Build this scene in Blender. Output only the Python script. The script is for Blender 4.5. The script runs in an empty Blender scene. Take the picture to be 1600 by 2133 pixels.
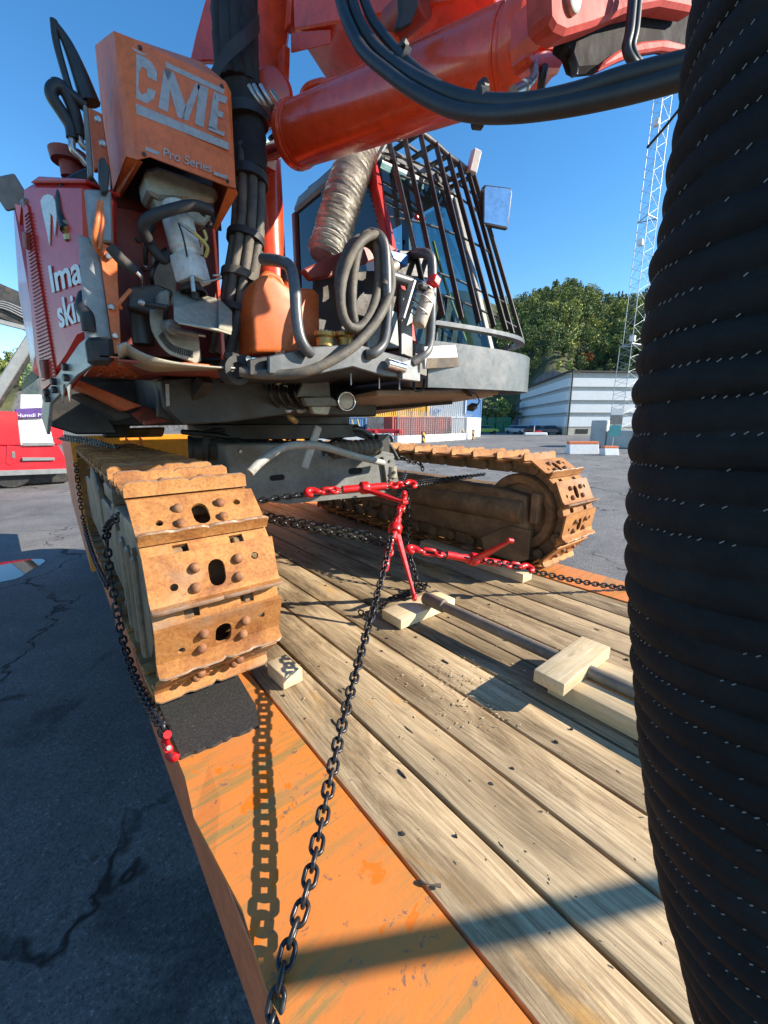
import bpy, bmesh, math, random
from mathutils import Vector, Matrix, Quaternion
random.seed(7)
R = math.radians
scene = bpy.context.scene
col = bpy.context.collection

# ---------------------------------------------------------------- camera (the lens is the origin; the ground lies 1.9 m below)
FPX, CXP, CYP = 840.0, 800.0, 1066.5
PITCH = math.atan(185.5 / FPX)
YAW = math.atan(703 / math.hypot(FPX, 185.5))
GROUND, DECK = -1.9, -1.0
cam_data = bpy.data.cameras.new('camera')
cam_data.sensor_fit = 'VERTICAL'
cam_data.sensor_height = 36.0
cam_data.lens = FPX / 2133 * 36.0
cam_data.clip_start = 0.02
cam_data.clip_end = 3000
cam = bpy.data.objects.new('camera', cam_data)
cam.rotation_euler = (math.pi / 2 - PITCH, 0, -YAW)
col.objects.link(cam)
scene.camera = cam

# ---------------------------------------------------------------- sky, sun, exposure
SUN_AZ, SUN_EL = R(135), R(27)
world = bpy.data.worlds.new('World')
scene.world = world
world.use_nodes = True
wn = world.node_tree
sky = wn.nodes.new('ShaderNodeTexSky')
sky.sky_type = 'NISHITA'
sky.sun_disc = False
sky.sun_elevation = SUN_EL
sky.sun_rotation = SUN_AZ
sky.altitude = 0
sky.air_density = 1.0
sky.dust_density = 0.0
sky.ozone_density = 1.8
hsv = wn.nodes.new('ShaderNodeHueSaturation')
hsv.inputs['Saturation'].default_value = 1.32
wn.links.new(sky.outputs[0], hsv.inputs['Color'])
wn.links.new(hsv.outputs[0], wn.nodes['Background'].inputs[0])
wn.nodes['Background'].inputs[1].default_value = 0.125
sun_data = bpy.data.lights.new('sun', 'SUN')
sun_data.energy = 5.0
sun_data.angle = R(0.53)
sun_data.color = (1.0, 0.90, 0.76)
sun = bpy.data.objects.new('sun', sun_data)
SUNV = Vector((math.sin(SUN_AZ) * math.cos(SUN_EL), math.cos(SUN_AZ) * math.cos(SUN_EL), math.sin(SUN_EL)))
sun.rotation_euler = SUNV.to_track_quat('Z', 'Y').to_euler()
sun.location = SUNV * 30
col.objects.link(sun)
scene.view_settings.view_transform = 'Standard'
scene.view_settings.look = 'None'
scene.view_settings.exposure = 1.06
scene.view_settings.gamma = 1.0
scene.render.engine = 'CYCLES'
scene.cycles.use_denoising = True
scene.cycles.max_bounces = 8
scene.cycles.transparent_max_bounces = 12
scene.cycles.caustics_reflective = False
scene.cycles.caustics_refractive = False

# ---------------------------------------------------------------- helpers: survey of the photograph -> points in the place
FW = Vector((math.sin(YAW) * math.cos(PITCH), math.cos(YAW) * math.cos(PITCH), -math.sin(PITCH)))
RT = Vector((math.cos(YAW), -math.sin(YAW), 0))
UP = RT.cross(FW)
def _ray(px, py):
    return FW + RT * ((px - CXP) / FPX) - UP * ((py - CYP) / FPX)
def atY(px, py, Y):
    d = _ray(px, py); return d * (Y / d.y)
def atX(px, py, X):
    d = _ray(px, py); return d * (X / d.x)
def atZ(px, py, Z):
    d = _ray(px, py); return d * (Z / d.z)
def atD(px, py, D):            # D metres straight ahead of the lens
    return _ray(px, py) * D
def atG(px, py):
    return atZ(px, py, GROUND)

# ---------------------------------------------------------------- materials
MATS = {}
def _nt(name):
    m = bpy.data.materials.new(name); m.use_nodes = True
    nt = m.node_tree
    return m, nt, nt.nodes['Principled BSDF']
def N(nt, t, **kw):
    n = nt.nodes.new(t)
    for k, v in kw.items():
        if k == 'i':
            for kk, vv in v.items(): n.inputs[kk].default_value = vv
        else: setattr(n, k, v)
    return n
def L(nt, a, b): nt.links.new(a, b)
def ramp(nt, fac, stops, interp='LINEAR'):
    r = N(nt, 'ShaderNodeValToRGB'); r.color_ramp.interpolation = interp
    e = r.color_ramp.elements
    while len(e) < len(stops): e.new(0.5)
    for k, (p, c) in enumerate(stops):
        e[k].position = p; e[k].color = (*c, 1) if len(c) == 3 else c
    L(nt, fac, r.inputs[0]); return r
def mixc(nt, fac, a, b, mode='MIX'):
    n = N(nt, 'ShaderNodeMix', data_type='RGBA', blend_type=mode)
    for s, v in ((n.inputs[0], fac), (n.inputs[6], a), (n.inputs[7], b)):
        if hasattr(v, 'is_linked') or hasattr(v, 'links'): L(nt, v, s)
        else: s.default_value = v if isinstance(v, float) else (*v, 1)
    return n.outputs[2]
def coords(nt, scale=(1, 1, 1), rnd=True):
    tc = N(nt, 'ShaderNodeTexCoord'); out = tc.outputs['Object']
    if rnd:
        oi = N(nt, 'ShaderNodeObjectInfo')
        mul = N(nt, 'ShaderNodeMath', operation='MULTIPLY', i={1: 61.7}); L(nt, oi.outputs['Random'], mul.inputs[0])
        add = N(nt, 'ShaderNodeVectorMath', operation='ADD'); L(nt, out, add.inputs[0]); L(nt, mul.outputs[0], add.inputs[1])
        out = add.outputs[0]
    mp = N(nt, 'ShaderNodeMapping'); mp.inputs['Scale'].default_value = scale
    L(nt, out, mp.inputs[0]); return mp.outputs[0]
def noise(nt, v, scale, detail=5, rough=0.6, dist=0.0):
    n = N(nt, 'ShaderNodeTexNoise', i={'Scale': scale, 'Detail': detail, 'Roughness': rough, 'Distortion': dist})
    L(nt, v, n.inputs['Vector']); return n.outputs[0]
def bump(nt, bs, h, strength, dist=0.01, prev=None):
    b = N(nt, 'ShaderNodeBump', i={'Strength': strength, 'Distance': dist}); L(nt, h, b.inputs['Height'])
    if prev is not None: L(nt, prev, b.inputs['Normal'])
    L(nt, b.outputs[0], bs.inputs['Normal']); return b.outputs[0]
def pm(name, c, rough=0.5, metal=0.0, var=0.18, vs=5.0, dirt=None, da=0.5, ds=3.0, dr=0.85, bs=0.0, bsc=60.0, coat=0.0, spec=0.5,
       stretch=(1, 1, 1), edge=None, rv=0.12, grime=0.28):
    """painted / bare surface: tone variation, patches of dirt, worn edges, fine relief"""
    if name in MATS: return MATS[name]
    m, nt, b = _nt(name)
    v = coords(nt, stretch)
    n1 = noise(nt, v, vs, 6, 0.65)
    lo = tuple(max(0, x * (1 - var)) for x in c); hi = tuple(min(1, x * (1 + var)) for x in c)
    r = ramp(nt, n1, [(0.3, lo), (0.7, hi)])
    cc = r.outputs[0]
    if grime:
        n4 = noise(nt, v, vs * 4.5 + 9, 9, 0.78)
        g4 = ramp(nt, n4, [(0.34, (1 - grime,) * 3), (0.56, (1.03, 1.03, 1.03))])
        cc = mixc(nt, 1.0, cc, g4.outputs[0], 'MULTIPLY')
    n2 = noise(nt, v, ds, 8, 0.7, 0.4)
    rr = N(nt, 'ShaderNodeMapRange', i={1: 0.3, 2: 0.7, 3: max(0.03, rough - rv), 4: min(1, rough + rv)})
    L(nt, n2, rr.inputs[0]); rout = rr.outputs[0]
    if dirt is not None:
        dm = ramp(nt, n2, [(1 - da - 0.12, (0, 0, 0)), (1 - da + 0.12, (1, 1, 1))])
        cc = mixc(nt, dm.outputs[0], cc, dirt)
        mr = N(nt, 'ShaderNodeMix', data_type='FLOAT'); L(nt, dm.outputs[0], mr.inputs[0]); L(nt, rout, mr.inputs[2]); mr.inputs[3].default_value = dr
        rout = mr.outputs[0]
    if False:
        g = N(nt, 'ShaderNodeNewGeometry')
        en = N(nt, 'ShaderNodeMath', operation='MULTIPLY_ADD', i={1: 0.16, 2: -0.08}); L(nt, n2, en.inputs[0])
        ad = N(nt, 'ShaderNodeMath', operation='ADD'); L(nt, g.outputs['Pointiness'], ad.inputs[0]); L(nt, en.outputs[0], ad.inputs[1])
        er = ramp(nt, ad.outputs[0], [(0.56, (0, 0, 0)), (0.62, (1, 1, 1))])
        cc = mixc(nt, er.outputs[0], cc, edge)
    L(nt, cc, b.inputs['Base Color']); L(nt, rout, b.inputs['Roughness'])
    b.inputs['Metallic'].default_value = metal
    b.inputs['Specular IOR Level'].default_value = spec
    if coat: b.inputs['Coat Weight'].default_value = coat; b.inputs['Coat Roughness'].default_value = 0.06
    if bs:
        n3 = noise(nt, v, bsc, 6, 0.7); bump(nt, b, n3, bs, 0.004)
    MATS[name] = m; return m

M = {}
M['chain'] = pm('black_chain_steel', (0.032, 0.032, 0.035), 0.34, 0.5, 0.4, 30, dirt=(0.10, 0.075, 0.055), da=0.34, ds=40)
M['chain_bright'] = pm('bright_chain_steel', (0.30, 0.30, 0.30), 0.35, 0.85, 0.3, 30)
M['red_paint'] = pm('binder_red_paint', (0.62, 0.012, 0.014), 0.36, 0, 0.15, 20, dirt=(0.22, 0.012, 0.012), da=0.27, ds=22, coat=0.2)
M['bare'] = pm('bare_steel', (0.42, 0.41, 0.39), 0.38, 0.85, 0.2, 14, dirt=(0.12, 0.1, 0.08), da=0.35, ds=8)
M['chrome'] = pm('chrome_rod', (0.75, 0.76, 0.78), 0.08, 1.0, 0.03, 8, rv=0.03)
M['orange_deck'] = None
M['frame_grey'] = pm('undercarriage_grey_paint', (0.17, 0.175, 0.165), 0.5, 0.1, 0.2, 6, dirt=(0.16, 0.12, 0.075), da=0.34, ds=3.5, bs=0.15)
M['frame_dark'] = pm('oily_dark_steel', (0.035, 0.034, 0.033), 0.5, 0.2, 0.5, 7, dirt=(0.10, 0.075, 0.05), da=0.36, ds=5, bs=0.3)
M['muddy'] = pm('muddy_track_frame', (0.24, 0.15, 0.075), 0.8, 0.05, 0.4, 6, dirt=(0.10, 0.07, 0.045), da=0.42, ds=4, bs=0.5, bsc=50)
M['frame_side'] = pm('worn_track_frame_side', (0.20, 0.145, 0.09), 0.6, 0.2, 0.35, 6, dirt=(0.08, 0.075, 0.07), da=0.40, ds=4, bs=0.3, edge=(0.3, 0.26, 0.2))
M['bar_grey'] = pm('light_grey_bar_paint', (0.36, 0.36, 0.33), 0.5, 0, 0.15, 8, dirt=(0.2, 0.15, 0.1), da=0.3, ds=6)
M['black_rubber'] = pm('black_rubber', (0.022, 0.022, 0.023), 0.62, 0, 0.35, 12, dirt=(0.11, 0.095, 0.075), da=0.33, ds=9, bs=0.15)
M['black_hose'] = pm('black_hose_cover', (0.020, 0.021, 0.022), 0.5, 0, 0.3, 20)
M['dusty_hose'] = pm('dusty_hydraulic_hose', (0.10, 0.09, 0.075), 0.7, 0, 0.4, 14, dirt=(0.22, 0.17, 0.11), da=0.36, ds=8, bs=0.3)
M['black_cloth'] = pm('black_sleeve_cloth', (0.02, 0.02, 0.022), 0.85, 0, 0.3, 8, dirt=(0.06, 0.05, 0.045), da=0.3, ds=5, bs=0.5, bsc=25)
M['red_body'] = pm('red_machine_paint', (0.52, 0.028, 0.020), 0.34, 0, 0.1, 2, coat=0.18, rv=0.08, spec=0.35)
M['orange_red'] = pm('orange_red_boom_paint', (0.70, 0.062, 0.015), 0.30, 0, 0.14, 3, dirt=(0.42, 0.045, 0.02), da=0.27, ds=3, coat=0.3, rv=0.1, bs=0.06, bsc=25)
M['orange_dirty'] = pm('worn_orange_paint', (0.68, 0.15, 0.035), 0.5, 0, 0.14, 4, dirt=(0.30, 0.10, 0.05), da=0.25, ds=4, edge=(0.2, 0.2, 0.19))
M['red_inner'] = pm('dull_red_paint', (0.27, 0.045, 0.03), 0.55, 0, 0.2, 5, dirt=(0.08, 0.05, 0.04), da=0.4, ds=4)
M['silver_grey'] = pm('silver_grey_paint', (0.26, 0.27, 0.27), 0.4, 0.2, 0.12, 5, dirt=(0.3, 0.26, 0.2), da=0.25, ds=5)
M['white_part'] = pm('off_white_paint', (0.62, 0.62, 0.58), 0.35, 0, 0.1, 8, dirt=(0.3, 0.26, 0.19), da=0.3, ds=9)
M['plate'] = pm('greyish_steel_plate', (0.36, 0.34, 0.27), 0.5, 0.35, 0.15, 7, dirt=(0.22, 0.18, 0.12), da=0.3, ds=5)
M['decal'] = pm('pale_grey_decal', (0.35, 0.37, 0.38), 0.45, 0, 0.1, 12)
M['decal_white'] = pm('white_decal', (0.66, 0.68, 0.62), 0.3, 0, 0.05, 12)
M['yellow_wire'] = pm('yellow_cable', (0.55, 0.42, 0.12), 0.5)
M['orange_wire'] = pm('orange_cable', (0.6, 0.16, 0.04), 0.5)
M['glass_dark'] = None
M['timber'] = None
def mk_orange_deck():
    m, nt, b = _nt('worn_orange_deck_paint')
    v = coords(nt)
    big = noise(nt, v, 2.2, 6, 0.6)
    base = ramp(nt, big, [(0.3, (0.62, 0.19, 0.045)), (0.5, (0.69, 0.225, 0.045)), (0.7, (0.74, 0.22, 0.025))]).outputs[0]
    # long drag scratches, grey-yellow, running across the plate
    mp = N(nt, 'ShaderNodeMapping'); L(nt, v, mp.inputs[0]); mp.inputs['Rotation'].default_value = (0, 0, R(-38)); mp.inputs['Scale'].default_value = (1.6, 22, 1)
    sc = noise(nt, mp.outputs[0], 1.6, 8, 0.75, 0.3)
    area = noise(nt, v, 1.5, 3, 0.5)
    am = ramp(nt, area, [(0.40, (0.1, 0.1, 0.1)), (0.56, (1, 1, 1))]).outputs[0]
    sm = ramp(nt, sc, [(0.47, (0, 0, 0)), (0.58, (1, 1, 1))]).outputs[0]
    mm = N(nt, 'ShaderNodeMath', operation='MULTIPLY'); L(nt, am, mm.inputs[0]); L(nt, sm, mm.inputs[1])
    cc = mixc(nt, mm.outputs[0], base, (0.33, 0.20, 0.06))
    gv = noise(nt, mp.outputs[0], 4.5, 6, 0.8)
    gr = ramp(nt, gv, [(0.66, (0, 0, 0)), (0.70, (0.8, 0.8, 0.8))]).outputs[0]
    cc = mixc(nt, gr, cc, (0.17, 0.12, 0.09))
    fade = ramp(nt, noise(nt, v, 3.4, 5, 0.6, 0.4), [(0.54, (0, 0, 0)), (0.70, (0.45, 0.45, 0.45))]).outputs[0]
    cc = mixc(nt, fade, cc, (0.60, 0.235, 0.085))
    patch = noise(nt, v, 7.5, 4, 0.55, 1.2)
    pr = ramp(nt, patch, [(0.63, (0, 0, 0)), (0.65, (1, 1, 1))]).outputs[0]
    cc = mixc(nt, pr, cc, (0.70, 0.17, 0.012))
    spots = noise(nt, v, 26, 6, 0.75, 0.5)
    sr = ramp(nt, spots, [(0.61, (0, 0, 0)), (0.66, (0.85, 0.85, 0.85))]).outputs[0]
    cc = mixc(nt, sr, cc, (0.16, 0.11, 0.09))
    L(nt, cc, b.inputs['Base Color'])
    rr = ramp(nt, sc, [(0.35, (0.42,) * 3), (0.7, (0.65,) * 3)]); L(nt, rr.outputs[0], b.inputs['Roughness'])
    bump(nt, b, noise(nt, v, 60, 6, 0.7), 0.22, 0.003)
    return m
M['orange_deck'] = mk_orange_deck()

def mk_wood(name, light, mid, dark, grain=1.0, smudge=True, wear=0.5):
    m, nt, b = _nt(name)
    v = coords(nt)
    def stretched(sx, sy, sz):
        mp = N(nt, 'ShaderNodeMapping'); L(nt, v, mp.inputs[0]); mp.inputs['Scale'].default_value = (sx, sy, sz); return mp.outputs[0]
    wob = noise(nt, stretched(3, 1.2, 3), 1.0, 3, 0.5)
    # knots: the grain bends round them
    kv = N(nt, 'ShaderNodeTexVoronoi', i={'Scale': 1.0, 'Randomness': 1.0}); L(nt, stretched(5.2, 1.5, 0.01), kv.inputs['Vector'])
    kd = ramp(nt, kv.outputs['Distance'], [(0.0, (1, 1, 1)), (0.16, (0, 0, 0))], 'EASE').outputs[0]
    a1 = N(nt, 'ShaderNodeVectorMath', operation='SCALE'); a1.inputs[3].default_value = 0.10
    cmb = N(nt, 'ShaderNodeCombineXYZ'); L(nt, wob, cmb.inputs[0]); L(nt, cmb.outputs[0], a1.inputs[0])
    a2 = N(nt, 'ShaderNodeVectorMath', operation='ADD'); L(nt, v, a2.inputs[0]); L(nt, a1.outputs[0], a2.inputs[1])
    cm2 = N(nt, 'ShaderNodeCombineXYZ'); L(nt, kd, cm2.inputs[0])
    a3 = N(nt, 'ShaderNodeVectorMath', operation='SCALE'); a3.inputs[3].default_value = 0.05; L(nt, cm2.outputs[0], a3.inputs[0])
    a4 = N(nt, 'ShaderNodeVectorMath', operation='ADD'); L(nt, a2.outputs[0], a4.inputs[0]); L(nt, a3.outputs[0], a4.inputs[1])
    mpg = N(nt, 'ShaderNodeMapping'); L(nt, a4.outputs[0], mpg.inputs[0]); mpg.inputs['Scale'].default_value = (115 * grain, 2.6, 115 * grain)
    g = noise(nt, mpg.outputs[0], 1.0, 8, 0.7)
    fine = noise(nt, stretched(300, 9, 300), 1.0, 5, 0.75)
    big = noise(nt, stretched(6, 1.3, 6), 1.0, 5, 0.65, 0.5)
    c1 = ramp(nt, g, [(0.30, dark), (0.47, mid), (0.62, light)]).outputs[0]
    c2 = ramp(nt, big, [(0.34, tuple(x * (1 - wear * .8) for x in (0.72, 0.68, 0.62))), (0.50, (0.80, 0.76, 0.70)), (0.66, (1.0, 0.97, 0.92))]).outputs[0]
    cc = mixc(nt, 1.0, c1, c2, 'MULTIPLY')
    fr = ramp(nt, fine, [(0.34, (0.55, 0.53, 0.5)), (0.55, (1, 1, 1))]).outputs[0]
    cc = mixc(nt, 0.6, cc, fr, 'MULTIPLY')
    kr = ramp(nt, kv.outputs['Distance'], [(0.0, (1, 1, 1)), (0.035, (1, 1, 1)), (0.06, (0, 0, 0))]).outputs[0]
    cc = mixc(nt, kr, cc, tuple(x * 0.7 for x in dark))
    if smudge:
        st = noise(nt, stretched(2.4, 0.9, 1), 1.0, 6, 0.7, 1.0)
        s1 = ramp(nt, st, [(0.60, (0, 0, 0)), (0.68, (0.7, 0.7, 0.7))]).outputs[0]
        cc = mixc(nt, s1, cc, (0.52, 0.27, 0.06))
        st2 = noise(nt, stretched(7.5, 1.5, 1), 1.0, 9, 0.74, 0.6)
        s2 = ramp(nt, st2, [(0.48, (0, 0, 0)), (0.62, (0.72, 0.72, 0.72))]).outputs[0]
        cc = mixc(nt, s2, cc, mixc(nt, 1.0, cc, (0.36, 0.32, 0.28), 'MULTIPLY'))
        sp = noise(nt, stretched(60, 40, 1), 1.0, 2, 0.5)
        s3 = ramp(nt, sp, [(0.73, (0, 0, 0)), (0.75, (1, 1, 1))]).outputs[0]
        cc = mixc(nt, s3, cc, (0.05, 0.04, 0.03))
    oi = N(nt, 'ShaderNodeObjectInfo')
    tv = N(nt, 'ShaderNodeMapRange', i={3: 0.82, 4: 1.16}); L(nt, oi.outputs['Random'], tv.inputs[0])
    cc = mixc(nt, 1.0, cc, tv.outputs[0], 'MULTIPLY')
    L(nt, cc, b.inputs['Base Color'])
    b.inputs['Roughness'].default_value = 0.72
    b.inputs['Specular IOR Level'].default_value = 0.3
    p = bump(nt, b, g, 0.45, 0.004)
    bump(nt, b, fine, 0.25, 0.002, p)
    return m
M['plank'] = mk_wood('weathered_deck_plank', (0.63, 0.505, 0.325), (0.495, 0.38, 0.235), (0.25, 0.18, 0.11))
M['timber'] = mk_wood('fresh_pale_timber', (0.86, 0.74, 0.52), (0.83, 0.69, 0.45), (0.74, 0.56, 0.33), 0.55, False, 0.0)

def mk_rust():
    m, nt, b = _nt('rusty_track_steel')
    v = coords(nt)
    n1 = noise(nt, v, 7, 8, 0.72, 0.5)
    n2 = noise(nt, v, 90, 5, 0.75)
    n3 = noise(nt, v, 2.2, 4, 0.6)
    c = ramp(nt, n1, [(0.28, (0.17, 0.06, 0.02)), (0.43, (0.34, 0.14, 0.04)), (0.58, (0.46, 0.215, 0.062)), (0.75, (0.36, 0.20, 0.09))]).outputs[0]
    f = ramp(nt, n2, [(0.32, (0.55, 0.48, 0.42)), (0.55, (1, 1, 1))]).outputs[0]
    cc = mixc(nt, 0.8, c, f, 'MULTIPLY')
    g3 = ramp(nt, n3, [(0.56, (0, 0, 0)), (0.68, (0.7, 0.7, 0.7))]).outputs[0]
    cc = mixc(nt, g3, cc, (0.30, 0.23, 0.16))
    oi = N(nt, 'ShaderNodeObjectInfo')
    tr = ramp(nt, oi.outputs['Random'], [(0.0, (0.74, 0.70, 0.66)), (0.5, (1.0, 0.98, 0.95)), (1.0, (1.12, 1.12, 1.12))]).outputs[0]
    cc = mixc(nt, 1.0, cc, tr, 'MULTIPLY')
    sc_ = noise(nt, v, 26, 9, 0.8, 1.5)
    sm_ = ramp(nt, sc_, [(0.60, (0, 0, 0)), (0.66, (0.8, 0.8, 0.8))]).outputs[0]
    cc = mixc(nt, sm_, cc, (0.10, 0.045, 0.022))
    L(nt, cc, b.inputs['Base Color'])
    b.inputs['Roughness'].default_value = 0.72
    b.inputs['Metallic'].default_value = 0.1
    p = bump(nt, b, n2, 0.5, 0.003); bump(nt, b, n1, 0.5, 0.008, p)
    return m
M['rust'] = mk_rust()

def mk_asphalt():
    m, nt, b = _nt('worn_asphalt')
    v = coords(nt, rnd=False)
    big = noise(nt, v, 0.25, 5, 0.6); mid = noise(nt, v, 1.3, 7, 0.7, 0.6); fine = noise(nt, v, 75, 4, 0.75)
    c = ramp(nt, mid, [(0.28, (0.12, 0.12, 0.122)), (0.5, (0.19, 0.188, 0.184)), (0.72, (0.24, 0.236, 0.23))]).outputs[0]
    cb = ramp(nt, big, [(0.3, (0.75, 0.75, 0.76)), (0.7, (1.15, 1.13, 1.1))]).outputs[0]
    cc = mixc(nt, 1.0, c, cb, 'MULTIPLY')
    fr = ramp(nt, fine, [(0.32, (0.35, 0.35, 0.35)), (0.48, (0.95, 0.95, 0.95)), (0.60, (1.1, 1.1, 1.1)), (0.70, (3.2, 3.1, 2.9))]).outputs[0]
    cc = mixc(nt, 0.95, cc, fr, 'MULTIPLY')
    # asphalt close by the trailer: shade darkened into the colour, with blotches
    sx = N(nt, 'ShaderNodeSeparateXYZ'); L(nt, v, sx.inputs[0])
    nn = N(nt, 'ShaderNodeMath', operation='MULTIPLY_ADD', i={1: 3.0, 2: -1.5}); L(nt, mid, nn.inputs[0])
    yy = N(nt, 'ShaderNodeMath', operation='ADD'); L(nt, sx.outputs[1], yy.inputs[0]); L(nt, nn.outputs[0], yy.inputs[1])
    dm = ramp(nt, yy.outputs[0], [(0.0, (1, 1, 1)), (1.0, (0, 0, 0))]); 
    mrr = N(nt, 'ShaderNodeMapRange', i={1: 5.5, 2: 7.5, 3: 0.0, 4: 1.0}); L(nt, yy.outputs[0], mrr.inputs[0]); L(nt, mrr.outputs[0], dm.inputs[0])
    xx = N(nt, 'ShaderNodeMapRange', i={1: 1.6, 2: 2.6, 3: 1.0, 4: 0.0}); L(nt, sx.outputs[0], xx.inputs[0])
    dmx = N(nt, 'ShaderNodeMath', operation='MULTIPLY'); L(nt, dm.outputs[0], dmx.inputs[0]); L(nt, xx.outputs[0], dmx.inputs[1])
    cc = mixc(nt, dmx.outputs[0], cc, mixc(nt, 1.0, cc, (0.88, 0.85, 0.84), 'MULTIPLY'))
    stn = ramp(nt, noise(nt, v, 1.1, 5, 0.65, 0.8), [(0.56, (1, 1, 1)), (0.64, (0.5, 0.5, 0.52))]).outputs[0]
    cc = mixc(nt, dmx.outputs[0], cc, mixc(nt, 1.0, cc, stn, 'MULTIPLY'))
    # cracks
    d1 = noise(nt, v, 1.6, 4, 0.55)
    add = N(nt, 'ShaderNodeMix', data_type='VECTOR', i={0: 0.12}); L(nt, v, add.inputs[4])
    cx = N(nt, 'ShaderNodeCombineXYZ'); L(nt, d1, cx.inputs[0]); L(nt, d1, cx.inputs[1]); 
    wv = N(nt, 'ShaderNodeVectorMath', operation='MULTIPLY_ADD'); L(nt, cx.outputs[0], wv.inputs[0]); wv.inputs[1].default_value = (1.2, -1.1, 0); L(nt, v, wv.inputs[2])
    vo = N(nt, 'ShaderNodeTexVoronoi', feature='DISTANCE_TO_EDGE', i={'Scale': 0.42}); L(nt, wv.outputs[0], vo.inputs['Vector'])
    ck = ramp(nt, vo.outputs['Distance'], [(0.0, (1, 1, 1)), (0.005, (0.7, 0.7, 0.7)), (0.012, (0, 0, 0))]).outputs[0]
    gate = ramp(nt, noise(nt, v, 0.5, 3, 0.5), [(0.44, (0, 0, 0)), (0.52, (1, 1, 1))]).outputs[0]
    ckm = N(nt, 'ShaderNodeMath', operation='MULTIPLY'); L(nt, ck, ckm.inputs[0]); L(nt, gate, ckm.inputs[1])
    cc = mixc(nt, ckm.outputs[0], cc, (0.018, 0.018, 0.019))
    L(nt, cc, b.inputs['Base Color'])
    wet = ramp(nt, mid, [(0.3, (0.74,) * 3), (0.6, (0.95,) * 3)]); L(nt, wet.outputs[0], b.inputs['Roughness'])
    b.inputs['Specular IOR Level'].default_value = 0.25
    p = bump(nt, b, fine, 1.0, 0.012)
    inv = N(nt, 'ShaderNodeMath', operation='MULTIPLY', i={1: -1.0}); L(nt, ckm.outputs[0], inv.inputs[0])
    bump(nt, b, inv.outputs[0], 0.8, 0.02, p)
    return m
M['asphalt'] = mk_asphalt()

def mk_glass(name, tint, rough=0.0, alpha=0.5):
    """thin window glass: tinted transmission under a reflecting skin"""
    m, nt, b = _nt(name); nt.nodes.remove(b)
    tr = N(nt, 'ShaderNodeBsdfTransparent'); tr.inputs[0].default_value = (*tint, 1)
    gl = N(nt, 'ShaderNodeBsdfGlossy'); gl.inputs['Roughness'].default_value = rough
    lw = N(nt, 'ShaderNodeLayerWeight', i={'Blend': 0.5})
    pw = N(nt, 'ShaderNodeMath', operation='POWER', i={1: 4.0}); L(nt, lw.outputs['Facing'], pw.inputs[0])
    fr = N(nt, 'ShaderNodeMath', operation='MULTIPLY_ADD', i={1: 0.9, 2: 0.05}); L(nt, pw.outputs[0], fr.inputs[0])
    mx = N(nt, 'ShaderNodeMixShader'); L(nt, fr.outputs[0], mx.inputs[0]); L(nt, tr.outputs[0], mx.inputs[1]); L(nt, gl.outputs[0], mx.inputs[2])
    L(nt, mx.outputs[0], nt.nodes['Material Output'].inputs[0])
    return m
M['glass_dark'] = mk_glass('blue_tinted_glass', (0.08, 0.13, 0.18))
M['glass_clear'] = mk_glass('pale_green_glass', (0.42, 0.56, 0.58))
M['mirror'] = pm('mirror_glass', (0.55, 0.62, 0.68), 0.08, 0.9, 0.02, 4, rv=0.02)

def mk_stripes(): pass
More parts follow.
